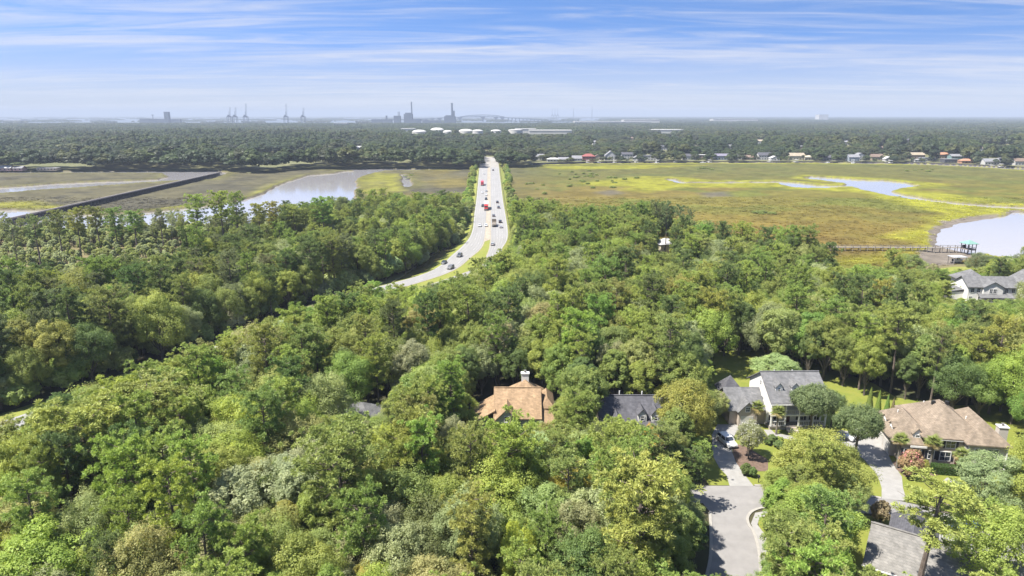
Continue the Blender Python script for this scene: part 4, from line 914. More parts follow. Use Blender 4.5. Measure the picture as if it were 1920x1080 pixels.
FH = [
 (1010, 300, 15, 10, 5, 3, WHT, GRY, 'x', 'white house with grey roof at the left end of the far shore'), (1037, 303, 16, 9, 3.2, 2, WHT, WHT, 'h', 'low white house with pale roof just behind a dock'),
 (1056, 303, 14, 9, 3.2, 2.4, TAN, GRY, 'x', 'low tan house next to the grey roofed shore cottage'), (1082, 301.5, 14, 9, 3.4, 3.4, WHT, GRY, 'x', 'grey roofed cottage beside the large red house'),
 (1103, 301.5, 17, 11, 6, 3.5, RED, RED, 'h', 'large red shore house'), (1120, 300, 11, 9, 4, 3.5, TAN, BRN, 'y', 'brown gabled house right beside the red house'),
 (1144, 300.5, 15, 11, 6.5, 6, WHT, GRY, 'y', 'white house with steep pointed gable on the far shore'), (1177, 298, 19, 11, 6.5, 2.5, WHT, SLT, 'x', 'two storey white house with dark roof behind shore trees'),
 (1194, 301, 10, 8, 3.5, 2.8, WHT, GRY, 'y', 'small white gabled boathouse on the far shore'), (1218, 300.5, 24, 11, 6.5, 1, WHT, GRY, 'f', 'wide flat roofed white modern house on the far shore'),
 (1290, 299.5, 18, 11, 5, 3, WHT, SLT, 'x', 'white house with slate roof left of the brick modern house'), (1314, 299, 22, 11, 6.2, 1, (.5, .38, .3), WHT, 'f', 'brick modern house with white flat roof on the far shore'),
 (1352, 299.5, 19, 10, 5.5, 2.6, BLU, (.3, .28, .36), 'x', 'blue-grey house with purplish roof on the far shore'), (1383, 299, 9, 8, 3.5, 3, WHT, GRY, 'y', 'tiny white gable between trees on the far shore'),
 (1404, 299.5, 15, 10, 3.6, 2.6, BRN, BRN, 'x', 'brown low house on the far shore'), (1432, 299.5, 18, 11, 6.5, 3.2, WHT, SLT, 'x', 'bright white two storey house with slate roof on the far shore'),
 (1451, 301, 12, 9, 3.2, 2.8, WHT, WHT, 'y', 'white garage right beside the bright white house'), (1492, 299.5, 20, 11, 5.5, 3.6, CRM, TAN, 'x', 'cream house with tan roof on the far shore'),
 (1517, 300, 14, 10, 4, 2.4, CRM, CRM, 'h', 'cream cottage behind a dark shore hedge'), (1557, 300.5, 24, 11, 4, 3, GRY, SLT, 'x', 'long low grey house on the far shore'),
 (1598, 302, 14, 10, 5.5, 3, BLU, GRY, 'x', 'blue-grey house beside a dock with white boat'), (1610, 300.5, 12, 10, 6.5, 3.4, WHT, GRY, 'y', 'white gabled house half behind a tree on the far shore'),
 (1642, 300, 16, 10, 4.5, 3.4, TAN, BRN, 'x', 'tan house with brown roof on the far shore'), (1664, 302, 10, 8, 3.2, 2.6, WHT, WHT, 'y', 'white shed on the open shore lawn'),
 (1717, 297.5, 19, 11, 5.5, 3, (.55, .42, .38), TAN, 'x', 'pinkish house with tan roof set back from the shore'), (1722, 303.5, 15, 9, 3, 1, WHT, WHT, 'f', 'low white flat roofed house on the far shore'),
 (1737, 301.5, 18, 10, 3.6, 1, GRY, BLU, 'f', 'grey house with pale blue flat roof on the far shore'), (1768, 297, 18, 11, 5.5, 3, TAN, ORG, 'h', 'tan house with orange roof set back among trees'),
 (1778, 305, 16, 10, 4.5, 1, SLT, GRY, 'f', 'dark house with deep porch on the far shore'), (1790, 301, 16, 10, 6, 2.5, TEA, GRY, 'x', 'teal two storey house on the far shore'),
 (1803, 299, 18, 11, 6, 4.6, GRY, GRY, 'y', 'grey house with a tall gable on the far shore'), (1810, 306, 15, 9, 3.2, 2.6, ORG, ORG, 'h', 'low house with bright orange roof on the far shore'),
 (1855, 308.5, 18, 10, 4, 3.2, WHT, GRY, 'x', 'white house with grey roof near the right end of the far shore'), (1875, 307.5, 16, 10, 4.5, 3.4, GRY, GRY, 'h', 'grey hipped house near the right end of the far shore'),
 (1912, 309.5, 19, 10, 5, 3.2, WHT, BRN, 'x', 'white house with brown roof at the right frame edge'),
 (1118, 272, 16, 11, 6, 3, WHT, GRY, 'x', 'white house roof showing in the woods above the red house'), (1186, 264, 18, 12, 6, 3, TAN, BRN, 'h', 'brown roof deep in the woods above the modern house'), (1243, 281, 15, 10, 5, 3, WHT, SLT, 'x', 'white house in the woods right of the modern house'),
 (1305, 274, 18, 12, 6, 3, CRM, GRY, 'h', 'cream house in the woods above the slate roofed house'), (1368, 280, 16, 10, 5, 3, GRY, GRY, 'x', 'grey roof in the woods above the blue-grey house'), (1425, 270, 20, 12, 6, 3, WHT, TAN, 'x', 'white house deep in the woods above the white garage'),
 (1502, 282, 16, 10, 5, 3, TAN, GRY, 'y', 'tan gable in the woods above the cream house'), (1588, 272, 20, 12, 6, 3, WHT, GRY, 'h', 'white hipped house deep in the right woods'), (1655, 283, 16, 10, 5, 3, CRM, BRN, 'x', 'cream house in the woods above the tan house'),
 (1704, 268, 20, 12, 6, 3, GRY, SLT, 'x', 'dark roof deep in the woods near the right side'), (1842, 284, 18, 11, 5.5, 3, WHT, BRN, 'x', 'white house with brown roof in the far right woods'), (1890, 270, 20, 12, 6, 3, TAN, GRY, 'h', 'tan hipped house deep in the far right woods'),
 (672, 281, 18, 10, 4, 2.5, WHT, WHT, 'x', 'pale low building by the meadow in the left woods'),
 (14, 319.8, 13, 8, 3.2, 2.2, (.5, .35, .33), WHT, 'x', 'pinkish cottage at the left frame edge on the far bank'), (38, 320, 10, 8, 3, 2, (.45, .3, .28), GRY, 'x', 'reddish cottage by the creek on the far left bank'), (92, 319.4, 22, 8, 2.6, 1.2, TAN, WHT, 'f', 'long low pale shed on the far left bank'),
]
for r_ in FH: far_house(*r_)
def dock(px, py, L, label, lift=True):
    x, y = G(px, py, 0.5); r = empty('dock', (x, y, 0)); tag(r, label, 'dock', 'docks along the far shore')
    MB().box(-0.8, 0.8, -L, 4, 1.5, 1.7).build('deck', M['white'], r)
    for k in range(int(L // 4) + 1):
        MB().box(-0.75, -0.5, -k * 4 - .12, -k * 4 + .12, -0.6, 1.5).build('pile', M['wood_grey'], r); MB().box(0.5, 0.75, -k * 4 - .12, -k * 4 + .12, -0.6, 1.5).build('pile', M['wood_grey'], r)
    if lift: MB().box(-2.4, 2.4, -L - 3.5, -L, 1.3, 1.5).build('float', M['white'], r); MB().box(-2.2, 2.2, -L - 3.3, -L, 4.2, 4.4).build('canopy', M['white'], r)
    return r
for (px, py, L, w_) in ((1100, 305, 9, 'before the red house'), (1121, 305, 9, 'before the brown gabled house'), (1150, 304.6, 10, 'before the steep white gable'), (1190, 304.4, 10, 'near the white gabled boathouse'), (1228, 304.4, 12, 'before the flat roofed modern house'), (1262, 304, 11, 'between two far shore lawns'), (1325, 304, 13, 'before the brick modern house'), (1438, 303.8, 11, 'before the bright white house'), (1487, 303.8, 9, 'before the cream house'), (1590, 304.2, 12, 'before the blue-grey house'), (1660, 305, 11, 'before the white shed'), (1858, 311.5, 16, 'near the right end of the shore')):
    dock(px, py, L, 'white dock on the far shore ' + w_)
for i, (px, py) in enumerate(((1318, 305.8), (1552, 306), (1600, 306.2), (1230, 306.2))):
    boat((*G(px, py, 0.4), 0.2), 0.4 * i, 'white motor boat moored ' + ('by the brick modern house', 'off the long grey house', 'by the blue-grey house dock', 'by the wide modern house')[i], 8)
sw = MB(); bank = gp(far_bank[10:17], 1)
for p, q in zip(bank, bank[1:]): sw.bar((*p, 0.8), (*q, 0.8), 0.5, 2.2)
tag(sw.build('sea_wall', M['wood_dark']), 'dark timber sea wall along the far shore houses', 'sea wall', kind='structure')

# ------------------------------------------------------------------ industry on the skyline
def tank(px, py, dia, hgt, dome, label):
    x, y = G(px, py); r = empty('storage_tank', (x, y, 0)); tag(r, label, 'tank', 'white storage tanks')
    MB().lathe([(dia / 2, 0), (dia / 2, hgt), (dia / 2 + 0.3, hgt), (dia / 2 + 0.3, hgt + 0.4)], 28).build('shell', M['tank'], r)
    prof = [(dia / 2 * math.cos(a), hgt + 0.4 + dome * math.sin(a)) for a in np.linspace(0, 1.45, 8)]
    MB().lathe(prof, 28).build('dome', M['tank'], r, smooth=True)
    st = MB()
    for k in range(10):
        a = 4.3 + k * 0.09; st.box(dia / 2 * math.cos(a) - .5, dia / 2 * math.cos(a) + .5, dia / 2 * math.sin(a) - 1.0, dia / 2 * math.sin(a), hgt * k / 10, hgt * k / 10 + .4)
    st.build('stairway', M['steel'], r)
for a in ((786.6, 258, 40, 15, 6, 'leftmost white domed tank beyond the woods'), (820, 256, 42, 17, 8, 'tall white domed tank with the highest dome'), (839.7, 257.5, 26, 15, 4.5, 'small white tank tucked right of the highest dome'), (874, 257.5, 42, 16, 6.5, 'broad white domed tank left of the road end'),
          (896, 262, 27, 21, 4, 'tall narrow white tank right above the highway'), (930, 257.5, 30, 17, 4, 'white tank half hidden right of the highway end'), (966.5, 262, 37, 24, 1.5, 'large flat topped white tank right of the highway')): tank(*a)
def block(name, px, py, w, d, hgt, m, label, cat, top=None, rz=0):
    x, y = G(px, py); r = empty(name, (x, y, 0), rz); tag(r, label, cat)
    MB().box(-w / 2, w / 2, -d / 2, d / 2, 0, hgt).build('wall', m, r)
    MB().box(-w / 2 - 1, w / 2 + 1, -d / 2 - 1, d / 2 + 1, hgt, hgt + (top or 1.2)).build('roof', m, r)
    for i in range(max(2, int(w // 25))):
        cx = -w / 2 + (i + .5) * w / max(2, int(w // 25)); q = MB(); fbox(q, '-y', -d / 2, cx - 3, cx + 3, 0, min(6, hgt * .5), 0, .2); q.build('loading_door', M['steel'], r)
    return r
for a in (('warehouse', 1031, 258.5, 115, 60, 20, M['tank'], 'long white warehouse right of the storage tanks', 'warehouse'), ('warehouse', 766, 254, 40, 40, 20, M['tank'], 'small white warehouse left of the storage tanks', 'warehouse'), ('warehouse', 985, 255.5, 60, 40, 21, M['tank'], 'white warehouse right behind the flat topped tank', 'warehouse'),
          ('warehouse', 1012, 243.5, 30, 30, 16, M['tank'], 'pale block building beyond the long warehouse', 'warehouse'), ('warehouse', 1248, 254, 90, 60, 17, M['tank'], 'bright white warehouse roof in the right woods', 'warehouse'), ('warehouse', 1145, 236, 420, 120, 24, M['tank'], 'very long pale warehouse near the horizon', 'warehouse'),
          ('warehouse', 1200, 234, 220, 120, 30, M['tank'], 'pale warehouse at the right end of the horizon sheds', 'warehouse'), ('warehouse', 30, 230, 130, 80, 22, M['tank'], 'white warehouse on the horizon far left', 'warehouse'), ('warehouse', 640, 240, 60, 50, 22, M['tank'], 'small pale warehouse beyond the left woods', 'warehouse'),
          ('warehouse', 1375, 231, 330, 100, 30, M['tank'], 'hazy pale warehouse on the right horizon', 'warehouse'), ('warehouse', 1540, 227, 90, 90, 62, M['tank'], 'hazy tall block on the right horizon', 'building')): block(*a)
# paper mill
pm_y = 4500.0
def mx(px): return (px - 960) / FPX * (pm_y * cP + CAM_H * sP)
ml = empty('mill_building', (mx(767), pm_y, 0)); tag(ml, 'dark mill boiler house with the left tall stack', 'building')
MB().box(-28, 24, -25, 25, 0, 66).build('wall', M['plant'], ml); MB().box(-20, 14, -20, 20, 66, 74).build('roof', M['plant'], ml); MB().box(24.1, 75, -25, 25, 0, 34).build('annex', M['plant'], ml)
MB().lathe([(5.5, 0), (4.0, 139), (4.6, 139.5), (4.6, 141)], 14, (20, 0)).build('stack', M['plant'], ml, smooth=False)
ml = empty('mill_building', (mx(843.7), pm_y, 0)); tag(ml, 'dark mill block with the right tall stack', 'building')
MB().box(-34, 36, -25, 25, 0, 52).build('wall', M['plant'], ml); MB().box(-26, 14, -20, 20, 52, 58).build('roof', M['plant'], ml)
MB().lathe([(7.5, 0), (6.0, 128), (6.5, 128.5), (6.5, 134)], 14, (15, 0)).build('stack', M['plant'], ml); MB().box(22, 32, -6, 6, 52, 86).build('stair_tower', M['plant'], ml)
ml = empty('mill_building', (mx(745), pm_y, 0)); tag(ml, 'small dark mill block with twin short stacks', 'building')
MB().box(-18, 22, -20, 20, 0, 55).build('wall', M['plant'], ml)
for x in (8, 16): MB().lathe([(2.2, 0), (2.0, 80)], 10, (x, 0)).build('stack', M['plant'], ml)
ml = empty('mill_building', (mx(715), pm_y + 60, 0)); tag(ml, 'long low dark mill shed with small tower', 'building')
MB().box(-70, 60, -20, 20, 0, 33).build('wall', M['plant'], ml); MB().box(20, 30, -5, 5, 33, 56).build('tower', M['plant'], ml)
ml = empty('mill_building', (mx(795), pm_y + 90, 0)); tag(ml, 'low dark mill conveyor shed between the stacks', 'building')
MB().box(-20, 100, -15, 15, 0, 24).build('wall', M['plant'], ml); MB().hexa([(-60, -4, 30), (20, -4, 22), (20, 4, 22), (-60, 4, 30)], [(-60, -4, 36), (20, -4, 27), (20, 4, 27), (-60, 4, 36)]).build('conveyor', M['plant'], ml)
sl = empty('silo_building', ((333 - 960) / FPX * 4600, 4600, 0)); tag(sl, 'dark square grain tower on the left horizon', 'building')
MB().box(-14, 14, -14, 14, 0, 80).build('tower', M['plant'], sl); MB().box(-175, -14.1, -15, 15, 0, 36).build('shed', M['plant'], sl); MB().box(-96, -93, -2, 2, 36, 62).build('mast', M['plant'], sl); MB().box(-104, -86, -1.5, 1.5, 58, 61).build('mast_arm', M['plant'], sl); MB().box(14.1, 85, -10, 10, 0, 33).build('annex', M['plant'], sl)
# harbour cranes
def crane(x, y, top, label, s=1.0, group='harbour cranes'):
    r = empty('harbour_crane', (x, y, 0)); tag(r, label, 'crane', group); m = M['crane']
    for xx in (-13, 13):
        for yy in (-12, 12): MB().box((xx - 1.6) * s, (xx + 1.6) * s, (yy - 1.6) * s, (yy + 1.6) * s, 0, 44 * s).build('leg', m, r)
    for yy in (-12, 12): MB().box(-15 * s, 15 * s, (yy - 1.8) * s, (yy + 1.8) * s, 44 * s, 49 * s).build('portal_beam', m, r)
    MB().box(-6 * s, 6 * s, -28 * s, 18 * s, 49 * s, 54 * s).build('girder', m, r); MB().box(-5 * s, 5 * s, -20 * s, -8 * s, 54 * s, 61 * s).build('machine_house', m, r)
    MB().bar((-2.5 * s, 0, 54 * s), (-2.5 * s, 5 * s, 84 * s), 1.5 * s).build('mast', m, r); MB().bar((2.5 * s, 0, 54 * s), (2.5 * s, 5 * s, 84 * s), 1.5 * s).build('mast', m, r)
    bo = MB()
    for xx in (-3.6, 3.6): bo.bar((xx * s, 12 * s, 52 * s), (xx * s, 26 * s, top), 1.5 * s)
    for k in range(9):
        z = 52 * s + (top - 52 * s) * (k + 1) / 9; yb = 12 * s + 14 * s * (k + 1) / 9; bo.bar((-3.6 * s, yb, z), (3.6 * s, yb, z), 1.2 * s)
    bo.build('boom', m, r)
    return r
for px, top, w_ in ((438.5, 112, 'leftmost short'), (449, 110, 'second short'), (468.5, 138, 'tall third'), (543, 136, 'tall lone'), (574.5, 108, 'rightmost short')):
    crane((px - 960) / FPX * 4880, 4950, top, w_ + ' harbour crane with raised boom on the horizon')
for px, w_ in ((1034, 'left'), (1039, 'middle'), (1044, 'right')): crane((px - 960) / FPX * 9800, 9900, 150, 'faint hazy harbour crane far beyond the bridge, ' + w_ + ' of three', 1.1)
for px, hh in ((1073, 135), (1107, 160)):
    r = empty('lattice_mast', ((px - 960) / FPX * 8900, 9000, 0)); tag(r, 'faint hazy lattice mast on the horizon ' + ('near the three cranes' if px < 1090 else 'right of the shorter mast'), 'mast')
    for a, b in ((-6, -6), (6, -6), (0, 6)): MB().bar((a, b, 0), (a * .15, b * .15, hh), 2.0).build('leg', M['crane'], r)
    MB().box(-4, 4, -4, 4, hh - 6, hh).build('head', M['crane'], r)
# high bridge
by = 6300.0
def bx_(px): return (px - 960) / FPX * (by * cP)
def bz(py): return CAM_H + (215 - py) / FPX * by * 0.985
br = empty('high_bridge', (0, by, 0)); tag(br, 'long high-level road bridge with steel truss on the horizon', 'bridge')
prof = [(700, 224.5), (760, 223.6), (800, 222.2), (840, 220.6), (870, 219.2), (905, 218.4), (930, 219), (960, 221), (1000, 223.6), (1037, 226), (1075, 228)]
dk = MB()
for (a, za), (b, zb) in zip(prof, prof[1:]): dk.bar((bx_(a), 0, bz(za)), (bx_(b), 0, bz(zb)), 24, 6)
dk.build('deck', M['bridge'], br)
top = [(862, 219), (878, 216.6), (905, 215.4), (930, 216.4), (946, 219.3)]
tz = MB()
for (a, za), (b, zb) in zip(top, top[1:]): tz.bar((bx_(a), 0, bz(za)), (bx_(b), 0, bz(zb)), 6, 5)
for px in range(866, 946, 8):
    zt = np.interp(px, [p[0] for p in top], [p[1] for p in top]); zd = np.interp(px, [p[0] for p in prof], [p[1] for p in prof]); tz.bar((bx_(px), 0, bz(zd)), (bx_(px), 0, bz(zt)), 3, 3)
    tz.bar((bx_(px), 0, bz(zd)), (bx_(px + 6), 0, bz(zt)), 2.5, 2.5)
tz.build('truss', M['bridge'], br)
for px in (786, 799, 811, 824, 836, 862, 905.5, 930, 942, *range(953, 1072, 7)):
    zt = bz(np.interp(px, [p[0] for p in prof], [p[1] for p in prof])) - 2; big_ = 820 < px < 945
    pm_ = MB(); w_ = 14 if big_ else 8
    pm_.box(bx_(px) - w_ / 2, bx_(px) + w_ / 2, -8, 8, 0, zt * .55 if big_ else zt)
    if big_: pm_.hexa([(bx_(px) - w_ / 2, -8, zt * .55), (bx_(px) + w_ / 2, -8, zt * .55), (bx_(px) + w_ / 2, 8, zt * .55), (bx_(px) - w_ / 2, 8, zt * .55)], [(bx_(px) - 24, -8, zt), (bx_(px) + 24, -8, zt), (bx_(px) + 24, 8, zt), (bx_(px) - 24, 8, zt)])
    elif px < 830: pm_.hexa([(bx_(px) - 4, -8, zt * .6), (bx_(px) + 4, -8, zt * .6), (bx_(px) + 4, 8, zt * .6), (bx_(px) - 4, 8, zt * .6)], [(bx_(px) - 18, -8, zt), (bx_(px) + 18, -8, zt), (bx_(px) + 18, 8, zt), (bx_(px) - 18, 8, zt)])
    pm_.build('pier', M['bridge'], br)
# thin utility poles on the far side
for px, py, hh, wh in ((1027, 296, 17, 'behind the leftmost shore houses'), (1388, 276, 24, 'above the tiny white gable'), (1470, 262, 28, 'above the white garage'), (1512, 264, 27, 'above the cream cottage'), (1832, 258, 28, 'near the right end of the shore'), (1300, 268, 22, 'above the brick modern house')):
    x, y = G(px, py); r = empty('utility_pole', (x, y, 0)); tag(r, 'thin pale utility pole in the far woods ' + wh, 'utility pole', 'utility poles in the far woods')
    MB().tube([(0, 0, 0), (0, 0, hh)], [0.35, 0.22], 8).build('pole', M['bark_pale'], r); MB().box(-1.6, 1.6, -.12, .12, hh - 1.6, hh - 1.3).build('crossarm', M['bark_pale'], r)

# ------------------------------------------------------------------ vehicles (local: front towards -Y)
def make_car(name, L, Wd, hb, hr, cab, col):
    """hb: bonnet height, hr: roof height, cab: (front base, front top, rear top, rear base) along Y"""
    r = empty(name, (0, 0, 0)); w = Wd / 2; f, bk = -L / 2, L / 2
    prof = [(f, 0.32), (f - 0.04, 0.55), (f + 0.12, hb - 0.12), (cab[0], hb + 0.06), (cab[3], hb + 0.1), (bk - 0.05, hb + 0.02), (bk + 0.03, 0.6), (bk - 0.05, 0.32)]
    n = len(prof); b = MB()
    rings = [(w * 0.86, 0), (w, 1), (w, 1), (w * 0.86, 0)]
    xs = [-w, -w * 0.9, w * 0.9, w]
    vs = []
    for k, x in enumerate(xs):
        for (y, z) in prof: vs.append((x, y * (0.965 if k in (0, 3) else 1), z - (0.06 if k in (0, 3) and z > 0.6 else 0)))
    fs = [(k * n + i, k * n + (i + 1) % n, (k + 1) * n + (i + 1) % n, (k + 1) * n + i) for k in range(3) for i in range(n)] + [tuple(range(n))[::-1], tuple(range(3 * n, 4 * n))]
    bd = b.add(vs, fs).build('body', M['car'], r); bd.color = (*col, 1)
    t = w * 0.80; g = w * 0.93; z0 = hb + 0.07
    A = [(-g, cab[0], z0), (g, cab[0], z0), (g, cab[3], z0), (-g, cab[3], z0)]; Bt = [(-t, cab[1], hr - 0.06), (t, cab[1], hr - 0.06), (t, cab[2], hr - 0.06), (-t, cab[2], hr - 0.06)]
    MB().hexa(A, Bt).build('windows', M['glass'], r)
    rf = MB().hexa([(-t - .02, cab[1] - .03, hr - .06), (t + .02, cab[1] - .03, hr - .06), (t + .02, cab[2] + .03, hr - .06), (-t - .02, cab[2] + .03, hr - .06)], [(-t * .9, cab[1] + .12, hr), (t * .9, cab[1] + .12, hr), (t * .9, cab[2] - .12, hr), (-t * .9, cab[2] - .12, hr)]).build('roof', M['car'], r); rf.color = (*col, 1)
    pl = MB()
    for sx in (-1, 1):
        for q0, q1 in ((0, 0), (3, 3)):
            i = q0 if sx < 0 else (1 if q0 == 0 else 2)
            pl.bar(A[i], Bt[i], 0.09)
        ym = (cab[0] + cab[3]) / 2 + .05; pl.bar((sx * g, ym, z0), (sx * t, (cab[1] + cab[2]) / 2 + .05, hr - .06), 0.1)
    po = pl.build('pillars', M['car'], r); po.color = (*col, 1)
    wm = MB(); wr = 0.34 if hr < 1.6 else 0.38
    k = 14
    wm.add([(sx, wr * math.cos(2 * math.pi * i / k), wr + wr * math.sin(2 * math.pi * i / k)) for sx in (-.11, .11) for i in range(k)], [(i, (i + 1) % k, k + (i + 1) % k, k + i) for i in range(k)] + [tuple(range(k))[::-1], tuple(range(k, 2 * k))])
    wme = wm.mesh('wheel', M['tyre'])
    rm = MB().add([(sx, wr * .6 * math.cos(2 * math.pi * i / k), wr + wr * .6 * math.sin(2 * math.pi * i / k)) for sx in (-.125, .125) for i in range(k)], [(i, (i + 1) % k, k + (i + 1) % k, k + i) for i in range(k)] + [tuple(range(k))[::-1], tuple(range(k, 2 * k))]).mesh('rim', M['rim'])
    for sx in (-1, 1):
        for y in (f + L * .19, bk - L * .19):
            wo_ = link('wheel', wme, r); wo_.location = (sx * (w - .09), y, 0); link('rim', rm, wo_)
        MB().box(sx * w * .55 - .2, sx * w * .55 + .2, f - .03, f + .12, .58, .74).build('headlight', M['lamp'], r); MB().box(sx * w * .62 - .17, sx * w * .62 + .17, bk - .1, bk + .045, .66, .88).build('tail_light', M['tail'], r)
        mi = MB().box(sx * (w + .09) - .09, sx * (w + .09) + .09, cab[0] + .25, cab[0] + .4, z0, z0 + .16).build('mirror', M['car'], r); mi.color = (*col, 1)
    MB().box(-w * .4, w * .4, f - .05, f + .05, .42, .58).build('grille', M['dark'], r)
    return r
def paint(r, col):
    for c in r.children:
        if c.data is not None and c.data.materials and c.data.materials[0] == M['car']: c.color = (*col, 1)
CW, CS, CK, CG, CB = (.8, .8, .79), (.45, .46, .47), (.02, .022, .025), (.12, .125, .13), (.02, .06, .35)
sedan0 = make_car('car', 4.7, 1.82, 0.86, 1.45, (-1.0, -.35, 1.05, 1.75), CK)
suv0 = make_car('suv', 4.9, 1.95, 1.02, 1.78, (-1.15, -.65, 1.75, 2.25), CW)
def on_road(px, py):
    x, y = G(px, py, RZ); 
    i = min(range(len(LR)), key=lambda i: abs(LR[i][1] - y) + 0.3 * abs(LR[i][0] - x)); a, b = Vector(LR[max(i - 1, 0)]), Vector(LR[min(i + 1, len(LR) - 1)]); d = (b - a).normalized()
    return x, y, math.atan2(-d.x, d.y), fz[i] + 0.01          # rz so that local +Y runs along the road away from the camera
CARS = [
 (861.6, 481, 'L', suv0, CG, 'dark grey car in the bend of the highway, highest of the three there'), (832.7, 494, 'L', sedan0, (.05, .055, .06), 'dark car in the bend of the highway nearest the grass verge'), (845, 503.5, 'L', suv0, (.2, .2, .2), 'grey car lowest in the highway bend'),
 (899.4, 424.5, 'L', sedan0, CW, 'white car in the outer oncoming lane level with the flatbed truck'), (911.4, 424, 'L', sedan0, CW, 'white car in the inner oncoming lane level with the flatbed truck'),
 (905.2, 387.5, 'L', suv0, CK, 'dark car beside the near red truck'), (911.4, 374.5, 'L', suv0, CK, 'dark car right behind the near red truck'), (911.9, 366, 'L', sedan0, CW, 'white car second behind the near red truck'), (904.4, 362, 'L', sedan0, CW, 'white car in the outer lane ahead of the far red truck'),
 (911.9, 359.3, 'L', sedan0, CS, 'silver car in the inner lane between the two red trucks'), (907.3, 326.8, 'L', sedan0, CW, 'lone white car on the far oncoming lanes'), (903.5, 306.5, 'L', suv0, CK, 'dark car at the far woods on the oncoming lanes'),
 (924.6, 320, 'R', suv0, CK, 'lone dark car far up the outbound lanes'), (932.6, 380.5, 'R', suv0, CK, 'dark car in the outer outbound lane beside the near red truck'), (934.8, 390.3, 'R', suv0, CG, 'dark grey car right behind the outermost dark car'),
 (925.6, 405.7, 'R', sedan0, CG, 'dark car just ahead of the flatbed truck'), (937.9, 417.3, 'R', suv0, CK, 'black car in the outer lane level with the flatbed truck'), (939.3, 427, 'R', sedan0, (.5, .5, .52), 'silver car behind the black car in the outer lane'),
 (923.7, 459.5, 'R', sedan0, CS, 'silver car last on the outbound lanes near the median tip'),
]
used = {}
for px, py, side, proto, col, lab in CARS:
    x, y, rz, z = on_road(px, py); rz = rz if side == 'L' else rz + math.pi
    r = dup(proto, (x, y, z), rz, (.88, .88, .88)); tag(r, lab, 'car', 'vehicles on the highway'); paint(r, col)
# three parked cars near the houses
suv0.location = (*G(1362, 832), 0.05); suv0.rotation_euler = (0, 0, math.radians(14)); tag(suv0, 'white car parked on the curving driveway of the porch house', 'car')
r = dup(suv0, (*G(1604, 822), 0.05), math.radians(-60)); tag(r, 'white car half under the oak before the brick house garage', 'car')
sedan0.location = (*G(1808, 994), 0.06); sedan0.rotation_euler = (0, 0, math.radians(-75)); tag(sedan0, 'blue car parked behind the pale grey roof', 'car'); paint(sedan0, CB)
def box_truck(px, py, side, kind, col, lab):
    x, y, rz, z = on_road(px, py); r = empty('truck', (x, y, z), rz if side == 'L' else rz + math.pi); tag(r, lab, 'truck', 'vehicles on the highway')
    def c(mb, nm, m, cl=None):
        o = mb.build(nm, m, r)
        if cl: o.color = (*cl, 1)
        return o
    c(MB().hexa([(-1.2, 0, .6), (1.2, 0, .6), (1.2, 2.2, .6), (-1.2, 2.2, .6)], [(-1.15, .25, 3.0), (1.15, .25, 3.0), (1.2, 2.2, 3.6), (-1.2, 2.2, 3.6)]), 'cab', M['car'], col)
    c(MB().hexa([(-1.0, -1.7, .6), (1.0, -1.7, .6), (1.1, -.01, .6), (-1.1, -.01, .6)], [(-.9, -1.6, 1.5), (.9, -1.6, 1.5), (1.05, -.01, 1.75), (-1.05, -.01, 1.75)]), 'bonnet', M['car'], col)
    c(MB().box(-1.0, 1.0, -.02, .12, 1.9, 2.7), 'windscreen', M['glass']); c(MB().box(-.8, .8, -1.78, -1.71, .7, 1.3), 'grille', M['steel']); c(MB().box(-1.2, 1.2, -1.85, -1.72, .4, .65), 'bumper', M['steel'])
    if kind == 'semi':
        c(MB().box(-1.27, 1.27, 2.7, 16.0, 1.15, 4.05), 'trailer', M['white']); c(MB().box(-.5, .5, 2.2, 15.6, .8, 1.14), 'chassis', M['dark']); ys = (-1.0, 2.8, 4.1, 13.4, 14.7)
    elif kind == 'red':
        c(MB().box(-1.27, 1.27, 2.7, 13.0, 1.15, 3.8), 'trailer', M['car'], (.55, .2, .22)); c(MB().box(-.5, .5, 2.2, 12.6, .8, 1.14), 'chassis', M['dark']); ys = (-1.0, 2.8, 4.1, 11.2, 12.3)
    else:
        c(MB().box(-1.25, 1.25, 2.4, 8.4, 1.05, 1.3), 'flatbed', M['wood_grey']); c(MB().box(-1.0, 1.0, 3.0, 5.6, 1.31, 2.5), 'load', M['bark']); c(MB().box(-1.0, 1.0, 5.8, 8.0, 1.31, 2.1), 'load', M['tan_wall']); c(MB().box(-.5, .5, 2.2, 8.2, .8, 1.04), 'chassis', M['dark']); ys = (-1.0, 6.0, 7.2)
    k = 14; wme = MB().add([(sx, .5 * math.cos(2 * math.pi * i / k), .5 + .5 * math.sin(2 * math.pi * i / k)) for sx in (-.16, .16) for i in range(k)], [(i, (i + 1) % k, k + (i + 1) % k, k + i) for i in range(k)] + [tuple(range(k))[::-1], tuple(range(k, 2 * k))]).mesh('wheel', M['tyre'])
    for y in ys:
        for sx in (-1, 1): o = link('wheel', wme, r); o.location = (sx * 1.08, y, 0)
box_truck(911.6, 394.5, 'L', 'semi', (.55, .025, .02), 'red tractor unit pulling a white box trailer towards the camera')
box_truck(904.2, 348.3, 'L', 'red', (.5, .03, .05), 'red truck with reddish trailer farther up the oncoming lanes')
box_truck(926.6, 421.5, 'R', 'flat', (.25, .2, .15), 'brown loaded flatbed truck on the inner outbound lane')
# mailbox, bin, garden bits
r = empty('mailbox', (*G(1422, 905), 0)); tag(r, 'black mailbox on a post at the end of the curving driveway', 'mailbox')
MB().box(-.06, .06, -.06, .06, 0, 1.15).build('post', M['dark'], r); MB().box(-.13, .13, -.26, .26, 1.15, 1.42).build('box', M['dark'], r); MB().box(-.3, .3, -.04, .04, .85, .93).build('arm', M['dark'], r)

